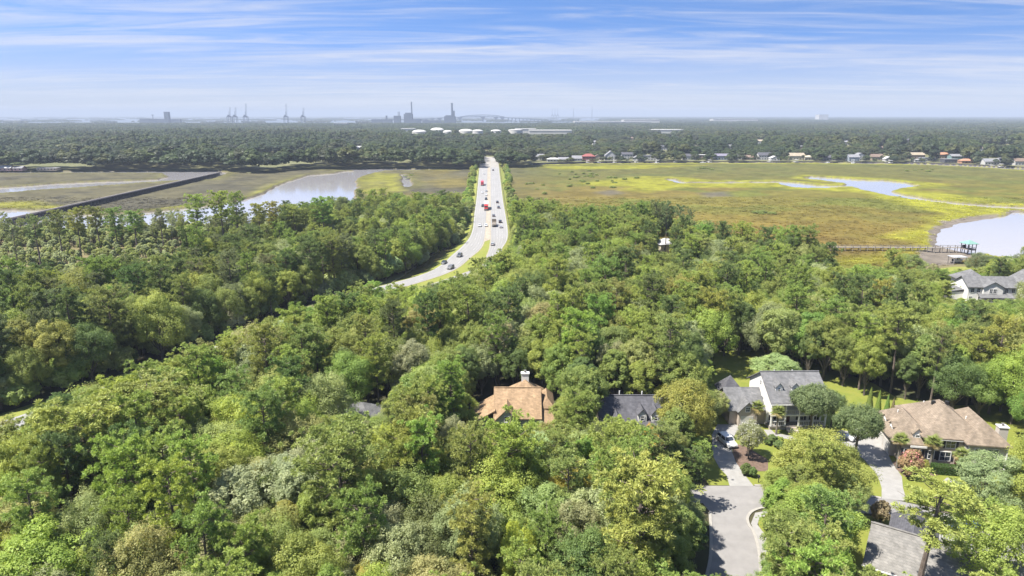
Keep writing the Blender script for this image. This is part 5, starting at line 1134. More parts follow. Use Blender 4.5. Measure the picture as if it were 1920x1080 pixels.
# ------------------------------------------------------------------ trees: shapes
def unit(v): return v / (np.linalg.norm(v, axis=-1, keepdims=True) + 1e-9)
def quad_mesh(name, cen, nor, size, aspect, tone, m, rng, axis=None):
    """many small leaf faces: centre, normal, half length; axis: direction of the long side"""
    n = len(cen)
    t1 = unit(np.cross(nor, rng.normal(size=(n, 3)))) if axis is None else axis
    t2 = unit(np.cross(nor, t1)) if axis is None else unit(np.cross(t1, rng.normal(size=(n, 3))))
    a, b_ = (size[:, None] * t1), (size * aspect)[:, None] * t2
    V = np.stack([cen - a, cen + b_ - a * 0.1, cen + a, cen - b_ - a * 0.1], 1).reshape(-1, 3)
    me = bpy.data.meshes.new(name)
    me.vertices.add(4 * n); me.vertices.foreach_set('co', V.astype(np.float32).ravel())
    me.loops.add(4 * n); me.loops.foreach_set('vertex_index', np.arange(4 * n, dtype=np.int32))
    me.polygons.add(n); me.polygons.foreach_set('loop_start', np.arange(0, 4 * n, 4, dtype=np.int32))
    me.update(calc_edges=True)
    at_ = me.attributes.new('tone', 'FLOAT', 'POINT'); at_.data.foreach_set('value', np.repeat(np.clip(tone, 0, 1), 4).astype(np.float32))
    me.materials.append(m)
    return me
def sph(n, rng, zmin=-1.0):
    z = rng.uniform(zmin, 1, n); a = rng.uniform(0, 2 * np.pi, n); r = np.sqrt(1 - z * z)
    return np.stack([r * np.cos(a), r * np.sin(a), z], -1)
def broad(seed, H=16.0, R=4.6, base=0.30, nl=34, nt=15, nf=70, leaf=0.1, zpow=1.0, lob=0.33, m=None, loose=1.0):
    rng = np.random.default_rng(seed)
    hc = H * (1 - base) / 2; cz = H * base + hc
    g = (np.arange(nl) + 0.5) / nl; z = 1 - 1.62 * g; a = np.arange(nl) * 2.39996 + rng.uniform(0, .9, nl); rr = np.sqrt(np.maximum(0, 1 - z * z))
    D = np.stack([rr * np.cos(a), rr * np.sin(a), z], -1)
    sq = np.array([R, R, hc])
    lp = D * sq * rng.uniform(0.50, 0.80, (nl, 1)) * np.stack([np.where(z > 0, (1 - 0.25 * np.abs(z) * (zpow - 1)), 1.0)] * 3, -1)
    lp[:, :2] += rng.normal(0, R * 0.06, (nl, 2)); lp[:, 2] += cz
    lr = R * lob * rng.uniform(0.72, 1.3, nl)
    ld = unit(D * np.array([1, 1, 0.9]) + np.array([0, 0, 0.25]))
    td = sph(nl * nt, rng).reshape(nl, nt, 3); td = unit(td + ld[:, None, :] * 0.75)
    tp = lp[:, None, :] + td * (lr[:, None, None] * rng.uniform(0.72, 1.08, (nl, nt, 1))) * np.array([1, 1, 0.85])
    tr_ = lr[:, None] * rng.uniform(0.28, 0.46, (nl, nt)) * loose
    n = nl * nt * nf
    off = sph(n, rng).reshape(nl, nt, nf, 3) * (rng.uniform(0.1, 1, (nl, nt, nf, 1)) ** 0.5)
    cen = tp[:, :, None, :] + off * tr_[:, :, None, None]
    nor = unit(off * 1.0 + td[:, :, None, :] * 0.35 + np.array([0, 0, 0.4]) + rng.normal(0, 0.33, (nl, nt, nf, 3)))
    tone = 0.5 + rng.normal(0, .13, (nl, 1, 1)) + rng.normal(0, .13, (nl, nt, 1)) + rng.normal(0, .12, (nl, nt, nf))
    nk = 90; kd = unit(sph(nl * nk, rng).reshape(nl, nk, 3) + ld[:, None, :] * .5)          # fuller leaves inside each lobe
    kc = lp[:, None, :] + kd * lr[:, None, None] * rng.uniform(.55, .95, (nl, nk, 1)); kt = np.broadcast_to(.42 + rng.normal(0, .1, (nl, 1)), (nl, nk))
    crown = quad_mesh('crown', np.concatenate([cen.reshape(-1, 3), kc.reshape(-1, 3)]), np.concatenate([nor.reshape(-1, 3), unit(kd + np.array([0, 0, .3]) + rng.normal(0, .3, kd.shape)).reshape(-1, 3)]), np.concatenate([leaf * rng.uniform(0.7, 1.35, n), leaf * 1.9 * rng.uniform(.7, 1.3, nl * nk)]), 0.62, np.concatenate([tone.ravel(), kt.ravel()]), m or M['leaf'], rng)
    mb = MB(); lean = rng.normal(0, .35, 2)
    tp_ = [(0, 0, -0.4), (lean[0] * .3, lean[1] * .3, H * base * .6), (lean[0] * .7, lean[1] * .7, H * (base + .2)), (lean[0], lean[1], H * .8)]
    mb.tube(tp_, [0.34, 0.27, 0.19, 0.06], 8)
    for i in rng.choice(nl, min(nl, 11), replace=False):
        s_ = rng.uniform(.75, 1.1); st_ = np.array([lean[0] * .5, lean[1] * .5, H * base * s_])
        e = lp[i] * np.array([.95, .95, 1]); md = (st_ + e) / 2 + np.array([0, 0, -.06 * H * rng.uniform(.2, 1)])
        mb.tube([st_, md, e], [0.13, 0.085, 0.03], 5)
    return mb.mesh('trunk', M['bark']), crown, H, R
def pine(seed, H=22.0, R=3.6, base=0.48, nb=46, nt=8, nf=58, sparse=0.0, flat_top=0.5, m=None, needle=0.20):
    rng = np.random.default_rng(seed); mb = MB()
    lean = rng.normal(0, .5, 2)
    mb.tube([(0, 0, -0.4), (lean[0] * .3, lean[1] * .3, H * .4), (lean[0] * .8, lean[1] * .8, H * .8), (lean[0], lean[1], H * .97)], [0.30, 0.24, 0.15, 0.04], 8)
    T_, D_, = [], []
    for i in range(nb):
        f = (i + rng.uniform(0, 1)) / nb; z = H * (base + (0.985 - base) * f); az = i * 2.4 + rng.normal(0, .5)
        prof = math.sin(math.pi * min(1, (0.16 + 0.84 * (1 - f) ** (0.62 + .3 * flat_top)) )) ** .5 if f > .25 else 0.62 + 1.3 * f
        L = R * min(1.0, prof) * rng.uniform(0.62, 1.15) + 0.3
        if rng.random() < sparse: continue
        d = np.array([math.cos(az), math.sin(az), 0.10 + 0.5 * f + rng.normal(0, .12)]); d /= np.linalg.norm(d)
        s0 = np.array([lean[0] * (z / H), lean[1] * (z / H), z]); e = s0 + d * L
        mb.tube([s0, (s0 + e) / 2 + np.array([0, 0, -.05 * L]), e], [0.075, 0.05, 0.02], 4)
        for k in range(nt):
            u = rng.uniform(0.35, 1.05); p = s0 + d * L * u + np.append(rng.normal(0, .16 * L, 2), rng.normal(.12, .14)) * (0.5 + u * .5)
            T_.append(p); D_.append(unit(d + np.array([0, 0, .5])))
    for k in range(10): T_.append(np.array([lean[0], lean[1], H * .97]) + rng.normal(0, .4, 3)); D_.append(np.array([0, 0, 1.0]))
    T_, D_ = np.array(T_), np.array(D_); nT = len(T_)
    dirs = unit(sph(nT * nf, rng).reshape(nT, nf, 3) + D_[:, None, :] * 0.75)
    rad = rng.uniform(0.34, 0.62, (nT, 1, 1))
    cen = (T_[:, None, :] + dirs * rad * rng.uniform(.45, 1, (nT, nf, 1))).reshape(-1, 3); n = len(cen)
    tone = (0.5 + rng.normal(0, .16, (nT, 1)) + rng.normal(0, .12, (nT, nf))).ravel()
    ax = unit(dirs.reshape(-1, 3) + rng.normal(0, .25, (n, 3)))
    crown = quad_mesh('crown', cen, ax, needle * rng.uniform(.7, 1.3, n), 0.24, tone, m or M['needle'], rng, axis=ax)
    return mb.mesh('trunk', M['bark_pine']), crown, H, R
def cone(seed, H=6.0, R=1.25, n=6500, m=None):
    rng = np.random.default_rng(seed); f = rng.uniform(0, 1, n) ** 0.7; a = rng.uniform(0, 2 * np.pi, n)
    f = 1 - f; rad = R * (1 - f) ** 0.8 * (1 + .10 * np.sin(a * 5 + f * 20)) * rng.uniform(.82, 1.04, n) * np.clip(f * 9 + .35, 0, 1)
    cen = np.stack([rad * np.cos(a), rad * np.sin(a), .25 + f * (H - .3)], -1)
    nor = unit(np.stack([np.cos(a), np.sin(a), np.full(n, .35)], -1) + rng.normal(0, .35, (n, 3)))
    return MB().tube([(0, 0, -.3), (0, 0, H * .9)], [.14, .03], 6).mesh('trunk', M['bark']), quad_mesh('crown', cen, nor, .12 * rng.uniform(.7, 1.3, n), .5, rng.uniform(.2, .8, n), m or M['leaf'], rng), H, R
BROAD = [broad(11, 17, 5.2, .15), broad(12, 16, 4.7, .13, nl=30), broad(13, 18, 4.9, .16, nl=38, lob=.30), broad(14, 15, 5.4, .12, nl=32, lob=.36), broad(15, 17, 4.4, .12, nl=36, lob=.31), broad(16, 16, 5.0, .17, nl=28, lob=.37, loose=1.15), broad(17, 18, 5.3, .17, nl=44, nt=11, lob=.27), broad(18, 15.5, 4.8, .12, nl=26, nt=15, lob=.40)]
NARROW = [broad(21, 17, 3.0, .14, nl=34, lob=.40, zpow=1.4), broad(22, 15, 2.7, .12, nl=30, lob=.42, zpow=1.6)]
PINE = [pine(31, 23, 3.7, .45), pine(32, 22, 3.3, .52, nb=42), pine(33, 24, 4.0, .40, nb=54), pine(34, 21, 3.8, .55, nb=40, flat_top=.2)]
PINE_BIG = [pine(35, 22, 4.6, .36, nb=74, nt=9), pine(36, 21, 4.2, .42, nb=62, nt=9, flat_top=.3)]
PINE_OPEN = [pine(37, 22, 4.8, .32, nb=26, nt=9, nf=52, sparse=.15), pine(38, 23, 3.2, .62, nb=30, nt=7, sparse=.15), pine(39, 21, 2.8, .58, nb=26, nt=6, sparse=.2)]
OAK = [broad(41, 9.5, 5.4, .52, nl=40, nt=14, nf=44, leaf=.11, lob=.27), broad(42, 9, 5.0, .5, nl=36, nt=14, nf=44, leaf=.11, lob=.28)]
SHRUB = [broad(51, 5.0, 2.4, .06, nl=18, nt=10, nf=26, leaf=.17, lob=.42), broad(52, 4.0, 2.2, .04, nl=14, nt=10, nf=26, leaf=.17, lob=.46), broad(53, 7.0, 2.8, .1, nl=22, nt=10, nf=28, leaf=.18, lob=.4)]
THIN = [broad(61, 13, 2.6, .35, nl=16, nt=8, nf=22, leaf=.17, lob=.36, loose=1.4), broad(62, 11, 2.4, .3, nl=14, nt=8, nf=20, leaf=.17, lob=.36, loose=1.5)]
CONE = [cone(71)]
KINDS = {'b': BROAD, 'n': NARROW, 'p': PINE, 'P': PINE_BIG, 'o': PINE_OPEN, 'k': OAK, 's': SHRUB, 't': THIN, 'c': CONE}
NAMES = {'b': 'broadleaf_tree', 'n': 'columnar_tree', 'p': 'pine_tree', 'P': 'pine_tree', 'o': 'pine_tree', 'k': 'live_oak', 's': 'shrub', 't': 'thin_tree', 'c': 'arborvitae'}
WORDS = {'b': 'broadleaf tree', 'n': 'slender leafy tree', 'p': 'pine', 'P': 'full crowned pine', 'o': 'open crowned pine', 'k': 'spreading live oak', 's': 'leafy shrub', 't': 'thin sparse tree', 'c': 'clipped cone evergreen'}
TR = random.Random(99)

TREES = []            # dicts of every single tree to be built as an object
def plant(x, y, kind, hgt, rad=None, colour=None, label=None, var=None, group=None, z=0.0):
    v = TR.randrange(len(KINDS[kind])) if var is None else var; p = KINDS[kind][v]
    TREES.append(dict(x=x, y=y, z=z, kind=kind, v=v, s=hgt / p[2], sr=(rad / (p[3] * 1.15) if rad else hgt / p[2]), colour=colour, label=label, rz=TR.uniform(0, 6.28), hgt=hgt, rad=rad or p[3] * hgt / p[2], group=group))
def plant_px(px, py, half, kind, colour, hgt, label=None, group=None):
    """crown top at this place of the photograph, for a tree of this height; half: half the crown's width there"""
    x, y = G(px, py + half * 0.10, hgt); d = project(x, y, hgt)[2]
    plant(x, y, kind, hgt, half / FPX * d, colour, label, group=group)
# single trees that the photograph shows plainly
for a in (
 (145, 757, 92, 'P', 'lime', 21, 'large yellow-green pine with visible trunk near the left edge'), (285, 712, 95, 'P', 'olive', 19, 'broad olive pine right of the large yellow-green pine'),
 (55, 975, 110, 'b', 'bright green', 16, 'bright green broad tree in the bottom left corner'), (440, 852, 92, 'b', 'silver-green', 17, 'pale silvery broad tree in the lower left woods'), (312, 868, 55, 'p', 'bright green', 21, 'bright yellow-green pine left of the pale silvery tree'),
 (405, 778, 75, 'b', 'khaki', 16, 'khaki rounded tree above the pale silvery tree'), (262, 984, 85, 'b', 'khaki', 16, 'brownish khaki tree at the bottom edge on the left'), (150, 915, 62, 'b', 'grey-green', 16, 'grey-green tree between the bright corner tree and the left pine'),
 (640, 808, 88, 'P', 'olive', 22, 'tall olive pine with dark trunk in the lower woods'), (545, 762, 70, 'b', 'khaki', 16, 'khaki tree below the grey roof in the woods'), (722, 792, 46, 'b', 'yellow-green', 15, 'yellow-green tree below the half hidden grey roof'),
 (788, 788, 44, 'p', 'bright green', 20, 'bright green pine left of the tan roofed house'), (666, 768, 46, 'b', 'grey-green', 15, 'grey-green tree just below the half hidden grey roof'), (850, 772, 42, 'b', 'silver-green', 15, 'silvery tree at the left corner of the tan roofed house'),
 (880, 802, 46, 'p', 'olive', 20, 'olive pine below the left corner of the tan roofed house'), (948, 792, 60, 'P', 'lime', 20, 'wide yellow-green pine below the tan roofed house'), (990, 838, 52, 'b', 'fresh green', 16, 'fresh green tree below the wide yellow-green pine'),
 (1072, 852, 58, 'b', 'yellow-green', 15, 'yellowish tree lower right of the tan roofed house'), (1160, 802, 58, 'P', 'lime', 19, 'yellow-green pine below the slate roofed house'), (1222, 792, 28, 'b', 'golden', 12, 'golden yellow tree under the slate roof dormers'),
 (1200, 880, 98, 'P', 'bright green', 21, 'large bright green pine left of the street junction'), (975, 968, 44, 'b', 'yellow-green', 15, 'bright yellow-green tree at the lower middle of the woods'), (1085, 925, 66, 'b', 'grey-green', 16, 'grey-green tree left of the large bright pine'),
 (1286, 698, 62, 'b', 'lime', 17, 'tall rounded tree left of the porch house garage'), (1076, 722, 54, 'b', 'fresh green', 13, 'dense fresh green tree right beside the tan roofed house'),
 (1410, 782, 33, 'b', 'grey-green', 8, 'white flowering tree beside the parked white car'), (1528, 724, 48, 'k', 'dull green', 10.5, 'dark live oak leaning before the stacked porches'), (1614, 764, 52, 'k', 'dull green', 10, 'dark spreading oak between the porch house and the brick house'), (1565, 738, 26, 'k', 'dull green', 7, 'small dark oak right behind the leaning live oak'),
 (1545, 803, 92, 'b', 'lime', 13, 'broad yellow-green tree before the porch house lawn'), (1545, 899, 88, 'b', 'lime', 14, 'yellow-green tree right of the street junction'), (1530, 998, 94, 'b', 'bright green', 14, 'bright tree at the bottom edge right of the street'),
 (1752, 893, 82, 'o', 'bright green', 20, 'tall open pine before the pale grey roof'), (1868, 838, 72, 'b', 'grey-green', 12, 'pale grey-green tree before the brick house wing'), (1885, 925, 92, 'b', 'lime', 15, 'dense tree at the right edge beside the blue car'),
 (1258, 855, 46, 'b', 'lime', 15, 'yellow-green tree left of the curving driveway'), (1250, 948, 48, 'b', 'olive', 13, 'tall olive tree on the left side of the street'), (1215, 1012, 72, 'b', 'lime', 13, 'broad tree at the bottom edge left of the street'),
 (1455, 656, 52, 'b', 'silver-green', 9, 'pale flowering crown right behind the porch house roof'), (795, 688, 75, 'b', 'fresh green', 17, 'big fresh green tree left of the tan roofed house'), (1117, 692, 34, 'b', 'dull green', 8.5, 'dull green tree between the tan and slate roofs'),
 (1358, 482, 20, 'b', 'yellow', 13, 'vivid yellow tree at the edge of the right marsh'), (1391, 492, 12, 'b', 'yellow', 10, 'small vivid yellow tree beside the larger yellow tree'), (1412, 500, 11, 'b', 'yellow-green', 10, 'small yellowish tree right of the two yellow trees'),
 (1710, 470, 34, 'b', 'olive', 11, 'dark tree at the river beside the pier'), (1845, 470, 26, 'b', 'dull green', 11, 'dark tree behind the riverside house roof'), (1885, 478, 24, 'b', 'dull green', 10, 'dark tree right behind the riverside house'), (1922, 470, 24, 'b', 'dull green', 12, 'dark tree at the right edge above the river houses'),
 (1752, 494, 12, 's', 'grey-green', 4.5, 'round shrub on the river bank left of the riverside house'), (1240, 727, 16, 's', 'yellow', 4.5, 'yellow shrub behind the right end of the slate roof'),
 (1228, 860, 30, 'b', 'silver-green', 12, None), (600, 690, 60, 'b', 'khaki', 16, None), (470, 640, 55, 'b', 'grey-green', 17, None), (500, 690, 60, 'b', 'khaki', 17, None),
): plant_px(a[0], a[1], a[2], a[3], a[4], a[5], a[6])
# trees at the foot of the left creek and along the right marsh
for px, py, hf, kind, hgt in ((20, 420, 20, 'o', 21), (62, 412, 18, 'o', 23), (105, 402, 18, 'p', 21), (140, 398, 20, 'p', 21), (178, 394, 20, 'p', 20), (212, 396, 20, 'p', 20), (248, 402, 18, 'p', 19), (300, 402, 14, 'o', 20), (365, 372, 24, 'p', 24), (412, 366, 22, 'p', 25), (440, 368, 20, 'p', 25), (482, 388, 18, 'p', 20), (512, 384, 18, 'p', 20), (552, 392, 20, 'p', 18), (604, 376, 24, 'p', 22), (642, 368, 22, 'b', 20), (662, 374, 20, 'b', 19), (724, 380, 20, 'b', 17), (755, 376, 18, 'b', 17), (832, 388, 22, 'b', 14), (790, 396, 22, 'b', 14),
                          (1052, 388, 24, 'p', 19), (1090, 394, 24, 'b', 17), (1202, 388, 16, 'p', 22), (1232, 385, 12, 'o', 23), (1252, 388, 12, 'o', 23), (1275, 392, 14, 'o', 22), (1296, 402, 12, 'o', 20), (1328, 420, 14, 'o', 15), (1312, 450, 30, 'p', 17), (1372, 452, 32, 'P', 15), (1440, 435, 20, 'P', 17), (1470, 448, 22, 'P', 15), (1410, 458, 28, 'P', 14)):
    plant_px(px, py, hf, kind, {'o': 'dull green', 'p': TR.choice(('olive', 'fresh green', 'lime')), 'P': 'deep green', 'b': TR.choice(('deep green', 'olive'))}[kind], hgt, z if False else None)
for t_ in TREES[-34:]: t_['z'] = 1.4
# clipped evergreens behind the brick house
for i, (px, py, hf, hgt) in enumerate(((1635, 724, 9, 6.5), (1651, 730, 9, 6.8), (1667, 738, 9, 6.6), (1687, 757, 6, 4.2), (1720, 749, 7, 6), (1738, 750, 8, 6))):
    plant_px(px, py, hf, 'c', 'fresh green', hgt, ('first clipped cone evergreen in the row behind the brick house', 'second clipped cone evergreen in the row behind the brick house', 'third clipped cone evergreen in the row behind the brick house', 'smallest cone evergreen behind the brick house garage', 'cone evergreen behind the brick house garage dormers', 'rightmost cone evergreen behind the brick house')[i], group='clipped evergreens behind the brick house')
plant_px(1677, 745, 7, 'c', 'rust-tinged', 5, 'brown withered cone evergreen in the row behind the brick house', group='clipped evergreens behind the brick house')
plant_px(1713, 842, 24, 's', 'rust-tinged', 5.2, 'crape myrtle with reddish blossom before the brick house')
plant_px(1655, 938, 20, 's', 'rust-tinged', 3.5, 'reddish twiggy shrub beside the brick house driveway mouth')
for px, py, hf, c_, hgt, lb in ((1450, 815, 10, 'deep green', 1.6, 'low dark shrub by the porch foundation'), (1463, 818, 7, 'bright green', 1.4, 'bright round shrub at the porch foundation'), (1440, 822, 7, 'deep green', 1.3, 'dark round shrub at the walk corner'), (1462, 826, 12, 'deep green', 1.4, 'wide dark shrub on the front walk bed'), (1484, 828, 11, 'olive', 1.4, 'olive shrub on the front walk bed'), (1400, 868, 12, 'deep green', 2.2, 'dark shrub in the mulch bed by the curving driveway'), (1412, 876, 9, 'deep green', 1.8, 'lowest dark shrub in the driveway mulch bed'), (1735, 864, 9, 'lime', 2, 'round shrub beside the crape myrtle')):
    plant_px(px, py, hf, 's', c_, hgt, lb)

# ------------------------------------------------------------------ where trees may grow
HERO_PX = [  # places of the photograph that trees in front must leave open: x0, x1, y0, y1, nearest distance of what shows there
 (905, 1032, 704, 786, 121), (1119, 1244, 738, 786, 118), (1366, 1546, 694, 812, 125), (1336, 1416, 800, 912, 118), (1326, 1430, 912, 1080, 104), (1640, 1908, 764, 900, 108), (1642, 1700, 880, 945, 107), (1628, 1800, 962, 1080, 82), (1780, 1830, 978, 1008, 88),
 (1338, 1425, 672, 722, 150), (1545, 1602, 734, 770, 138), (1620, 1748, 722, 782, 126), (1764, 1925, 494, 560, 207), (1735, 1800, 500, 522, 225), (1236, 1256, 456, 474, 330), (612, 716, 747, 768, 130), (1736, 1852, 446, 500, 292), (1575, 1660, 470, 500, 270), (1700, 1830, 484, 504, 270),
 (1745, 1925, 396, 478, 290), (900, 1010, 700, 720, 136), (1410, 1500, 806, 850, 118), (1430, 1500, 840, 870, 112)]
ROAD_PX = [(742, 545), (800, 508), (850, 472), (876, 449), (884, 432), (886, 395), (900, 290), (934, 290), (950, 395), (957, 446), (937, 480), (915, 462), (890, 482), (852, 512), (806, 535)]
def in_poly(x, y, poly):
    r, n = False, len(poly)
    for i in range(n):
        x1, y1 = poly[i]; x2, y2 = poly[(i + 1) % n]
        if (y1 > y) != (y2 > y) and x < (x2 - x1) * (y - y1) / (y2 - y1) + x1: r = not r
    return r
CLEAR = [  # ground that stays clear: x0, x1, y0, y1
 (-8.5, 9.5, 121, 141), (16.5, 34, 117.5, 132.5), (44, 65.5, 122, 144), (69, 90.5, 107, 128.5), (45, 73, 66, 92), (141, 166, 206, 234), (165, 180, 206, 228)]
LAWN1 = [G(a, b) for a, b in ((1334, 780), (1318, 712), (1345, 672), (1425, 668), (1440, 700), (1540, 716), (1610, 745), (1680, 750), (1760, 775), (1920, 800), (1960, 930), (1850, 990), (1760, 958), (1680, 940), (1621, 932), (1540, 921), (1450, 912), (1330, 912), (1330, 850))]
corr_l, corr_r = offset_line(LE, -8.5), offset_line(RR, 3.0)
CORR = corr_l + corr_r[::-1]
SHORE_L = gp([(-400, 462), (0, 452), (200, 452), (420, 446), (560, 434), (640, 418), (700, 411), (800, 407), (858, 408), (868, 440), (700, 566), (300, 566), (-400, 566)])
SHORE_R = gp([(956, 450), (1010, 452), (1180, 460), (1290, 472), (1335, 502), (1420, 520), (1520, 530), (1600, 534), (1690, 530), (1740, 530), (1850, 520), (1900, 520), (2300, 540), (2300, 570), (940, 570), (944, 480)])
def near_ok(x, y, m=0.0):
    if in_poly(x, y, CORR) or in_poly(x, y, ST) or in_poly(x, y, LAWN1): return False
    for x0, x1, y0, y1 in CLEAR:
        if x0 - m < x < x1 + m and y0 - m < y < y1 + m: return False
    if y > 228 and not (in_poly(x, y, SHORE_L) or in_poly(x, y, SHORE_R)): return False
    return True
_bl = sorted((project(p[0], p[1], 1.0)[:2] for p in LE if 60 < p[1] < 262)); BREAK_X, BREAK_Y = [p[0] for p in _bl], [p[1] - 26 + max(0, (p[0] - 640) * .2) for p in _bl]
def hides(x, y, z, hgt, rad, left=True):
    """how tall a crown here may be without covering the open places; None if too low"""
    while hgt > 5.0:
        bad = False
        px, top, d = project(x, y, z + hgt * 1.03); r = 1.15 * rad / d * FPX; bot = project(x, y, z + hgt * .2)[1]
        for x0, x1, y0, y1, dist in HERO_PX:
            if y < dist and px + r * .85 > x0 and px - r * .85 < x1 and top < y1 and bot > y0: bad = True; break
        if not left and px < 800 and y < 255 and top < np.interp(px, BREAK_X, BREAK_Y): bad = True
        if not bad and y < 700:
            for sx in (-.8, 0, .8):
                for sy in (.03, .35, .7):
                    if in_poly(px + r * sx, top + (bot - top) * sy, ROAD_PX): bad = True; break
                if bad: break
        if not bad: return hgt
        hgt *= 0.86; rad *= 0.93
    return None
grid = {}
def crowd(x, y, r, k=0.80):
    c = 8.0; i, j = int(x // c), int(y // c)
    for a in range(i - 1, i + 2):
        for b in range(j - 1, j + 2):
            for (u, v, q) in grid.get((a, b), ()):
                if (u - x) ** 2 + (v - y) ** 2 < (k * (r + q)) ** 2: return True
    return False
def put(x, y, r): grid.setdefault((int(x // 8), int(y // 8)), []).append((x, y, r))
for t_ in TREES:
    if t_['kind'] not in 's': put(t_['x'], t_['y'], t_['rad'] * (.7 if t_['kind'] in 'poP' else .85))
FR = random.Random(5)
FILL = []
def row(line, d0, d1, step, y0, y1, kinds, h0, h1, fit=False, left=False):
    for i in range(len(line) - 1):
        a, b = Vector(line[i]), Vector(line[i + 1]); t_ = (b - a).normalized(); n_ = max(1, int((b - a).length / step))
        for k in range(n_):
            p = a.lerp(b, (k + FR.random()) / n_); o_ = FR.uniform(d0, d1); x, y = p.x + t_.y * o_, p.y - t_.x * o_
            if not y0 < y < y1 or abs(x) > y * .86 + 10: continue
            kd = FR.choice(kinds); v = FR.randrange(len(KINDS[kd])); q = KINDS[kd][v]; hh = FR.uniform(h0, h1)
            if fit:
                hh = 19.5; off_ = FR.uniform(-4, 12)
                while hh > 6:
                    px, py, _ = project(x, y, hh * 1.03)
                    if py >= np.interp(px, BREAK_X, BREAK_Y) + off_: break
                    hh -= .5
            rad = q[3] * hh / q[2] * FR.uniform(.95, 1.2)
            if kd != 's' and crowd(x, y, rad, .42): continue
            if kd != 's': put(x, y, rad)
            FILL.append(dict(x=x, y=y, z=0.0 if y < 240 else 1.2, kind=kd, v=v, s=hh / q[2], sr=rad / q[3], colour=None, label=None, rz=FR.uniform(0, 6.28), hgt=hh, rad=rad, group=None, left=left, scrub=False))

row(RR, 5, 8, 3.6, 62, 250, 'bbbn', 10, 18, fit=True)
row(RR, 10, 15, 4.5, 62, 250, 'bbbp', 10, 18, fit=True)
row(LE, -13, -9.5, 2.6, 62, 330, 'sssn', 4.5, 9, left=True)
row(LE, -9, -5.5, 3.0, 300, 420, 'ssn', 3.5, 7, left=True)
LB = [G(a_, b_) for a_, b_ in ((1318, 700), (1345, 668), (1425, 664), (1500, 690), (1560, 706), (1640, 728), (1720, 744), (1800, 752), (1920, 780))]
row(LB, -6, -2, 3.0, 100, 260, 'ssnn', 4, 9)
zone_n = lambda x, y: float(vnoise(np.array([x / 38.0]), np.array([y / 38.0]), 77)[0])
tries = 0
LEY, LEX = [p[1] for p in LE], [p[0] for p in LE]
while tries < 110000 and len(FILL) < 5200:
    tries += 1
    y = math.sqrt(FR.uniform(34 ** 2, 430 ** 2)); x = FR.uniform(-.84, .84) * y + FR.uniform(-10, 10)
    if y > 335 and x > -18: continue
    if not near_ok(x, y, 1.5): continue
    left = x < np.interp(y, LEY, LEX)
    le_x = np.interp(y, LEY, LEX); edge_y = min(262, 262 + (x + 75) * .63); gap = left and ((x < -118 and edge_y < y < 316) or (x >= -118 and 283 < y < 322 and x < le_x - 22)); scrub = left and y >= 316 and x < -118

    zv = zone_n(x, y); kind = 'b'
    q = FR.random()
    if q < .16 + .45 * max(0, zv - .5): kind = 'p' if FR.random() < .7 else 'P'
    elif q < .66 and FR.random() < .14: kind = 'n'
    if gap:
        if FR.random() < .5: continue
        kind = FR.choice('sssst')
    if scrub: kind = FR.choice('ttttssno')
    if not left and y > 285: kind = FR.choice('bbbpPs')
    base_h = {'b': FR.uniform(12.5, 18.5), 'n': FR.uniform(12, 17), 'p': FR.uniform(17, 22), 'P': FR.uniform(15.5, 20.5), 't': FR.uniform(8, 13), 's': FR.uniform(4, 6.5), 'o': FR.uniform(15, 20)}[kind]
    if left: base_h *= (.8 if not gap and not scrub and edge_y - 26 < y < edge_y and x < -95 else 1) * (.55 if gap else .72 if scrub else 1.02 if y < 250 else .8)
    if y < 75: base_h *= 0.86
    z = 1.3 if y > 240 else 0.0
    v = FR.randrange(len(KINDS[kind])); p = KINDS[kind][v]; s_ = base_h / p[2]; rad = p[3] * s_ * FR.uniform(.88, 1.12)
    if crowd(x, y, rad, .64 if scrub and kind in 'ts' else .50): continue
    if scrub and FR.random() < .55: continue
    hh = hides(x, y, z, base_h, rad, left)
    if hh is None: continue
    rad *= (hh / base_h) ** .5
    put(x, y, rad)
    FILL.append(dict(x=x, y=y, z=z, kind=kind, v=v, s=hh / p[2], sr=rad / p[3], colour=None, label=None, rz=FR.uniform(0, 6.28), hgt=hh, rad=rad, group=None, left=left, scrub=scrub))
# the largest in view become single objects, the rest stay a wood
COLS = {'b': ['olive', 'grey-green', 'khaki', 'fresh green', 'lime', 'deep green', 'olive', 'bright green', 'silver-green', 'lime', 'lime', 'khaki', 'olive', 'olive'], 'n': ['fresh green', 'olive', 'lime', 'deep green'], 'p': ['lime', 'olive', 'fresh green', 'bright green', 'deep green'], 'P': ['lime', 'olive', 'fresh green', 'bright green'], 't': ['grey-green', 'khaki', 'dull green', 'silver-green'], 's': ['olive', 'fresh green', 'grey-green', 'lime'], 'o': ['dull green', 'olive']}
for f in FILL:
    px, py, d = project(f['x'], f['y'], f['z'] + f['hgt'] * .8); f['d'] = d; f['px'], f['py'] = px, py
    f['vis'] = -60 < px < 1980 and py < 1110
    f['big'] = f['rad'] / d
    far_dark = f['left'] and f['y'] < 285
    pool = COLS[f['kind']]
    if far_dark: pool = [c for c in pool if c not in ('khaki', 'silver-green', 'bright green')] + ['deep green', 'deep green', 'dull green', 'olive']
    if f.get('scrub') or (f['left'] and f['kind'] in 'st'): pool = ['grey-green', 'khaki', 'silver-green', 'khaki', 'olive']
    f['colour'] = FR.choice(pool)
quota = {'b': 225, 'n': 60, 'p': 90, 'P': 70, 't': 45, 's': 60, 'o': 12}
WOOD = []
for k in quota:
    fs = sorted([f for f in FILL if f['kind'] == k], key=lambda f: -f['big'] * (1 if f['vis'] else 0))
    for i, f in enumerate(fs):
        if i < quota[k] and f['vis']: TREES.append(f)
        else: WOOD.append(f)
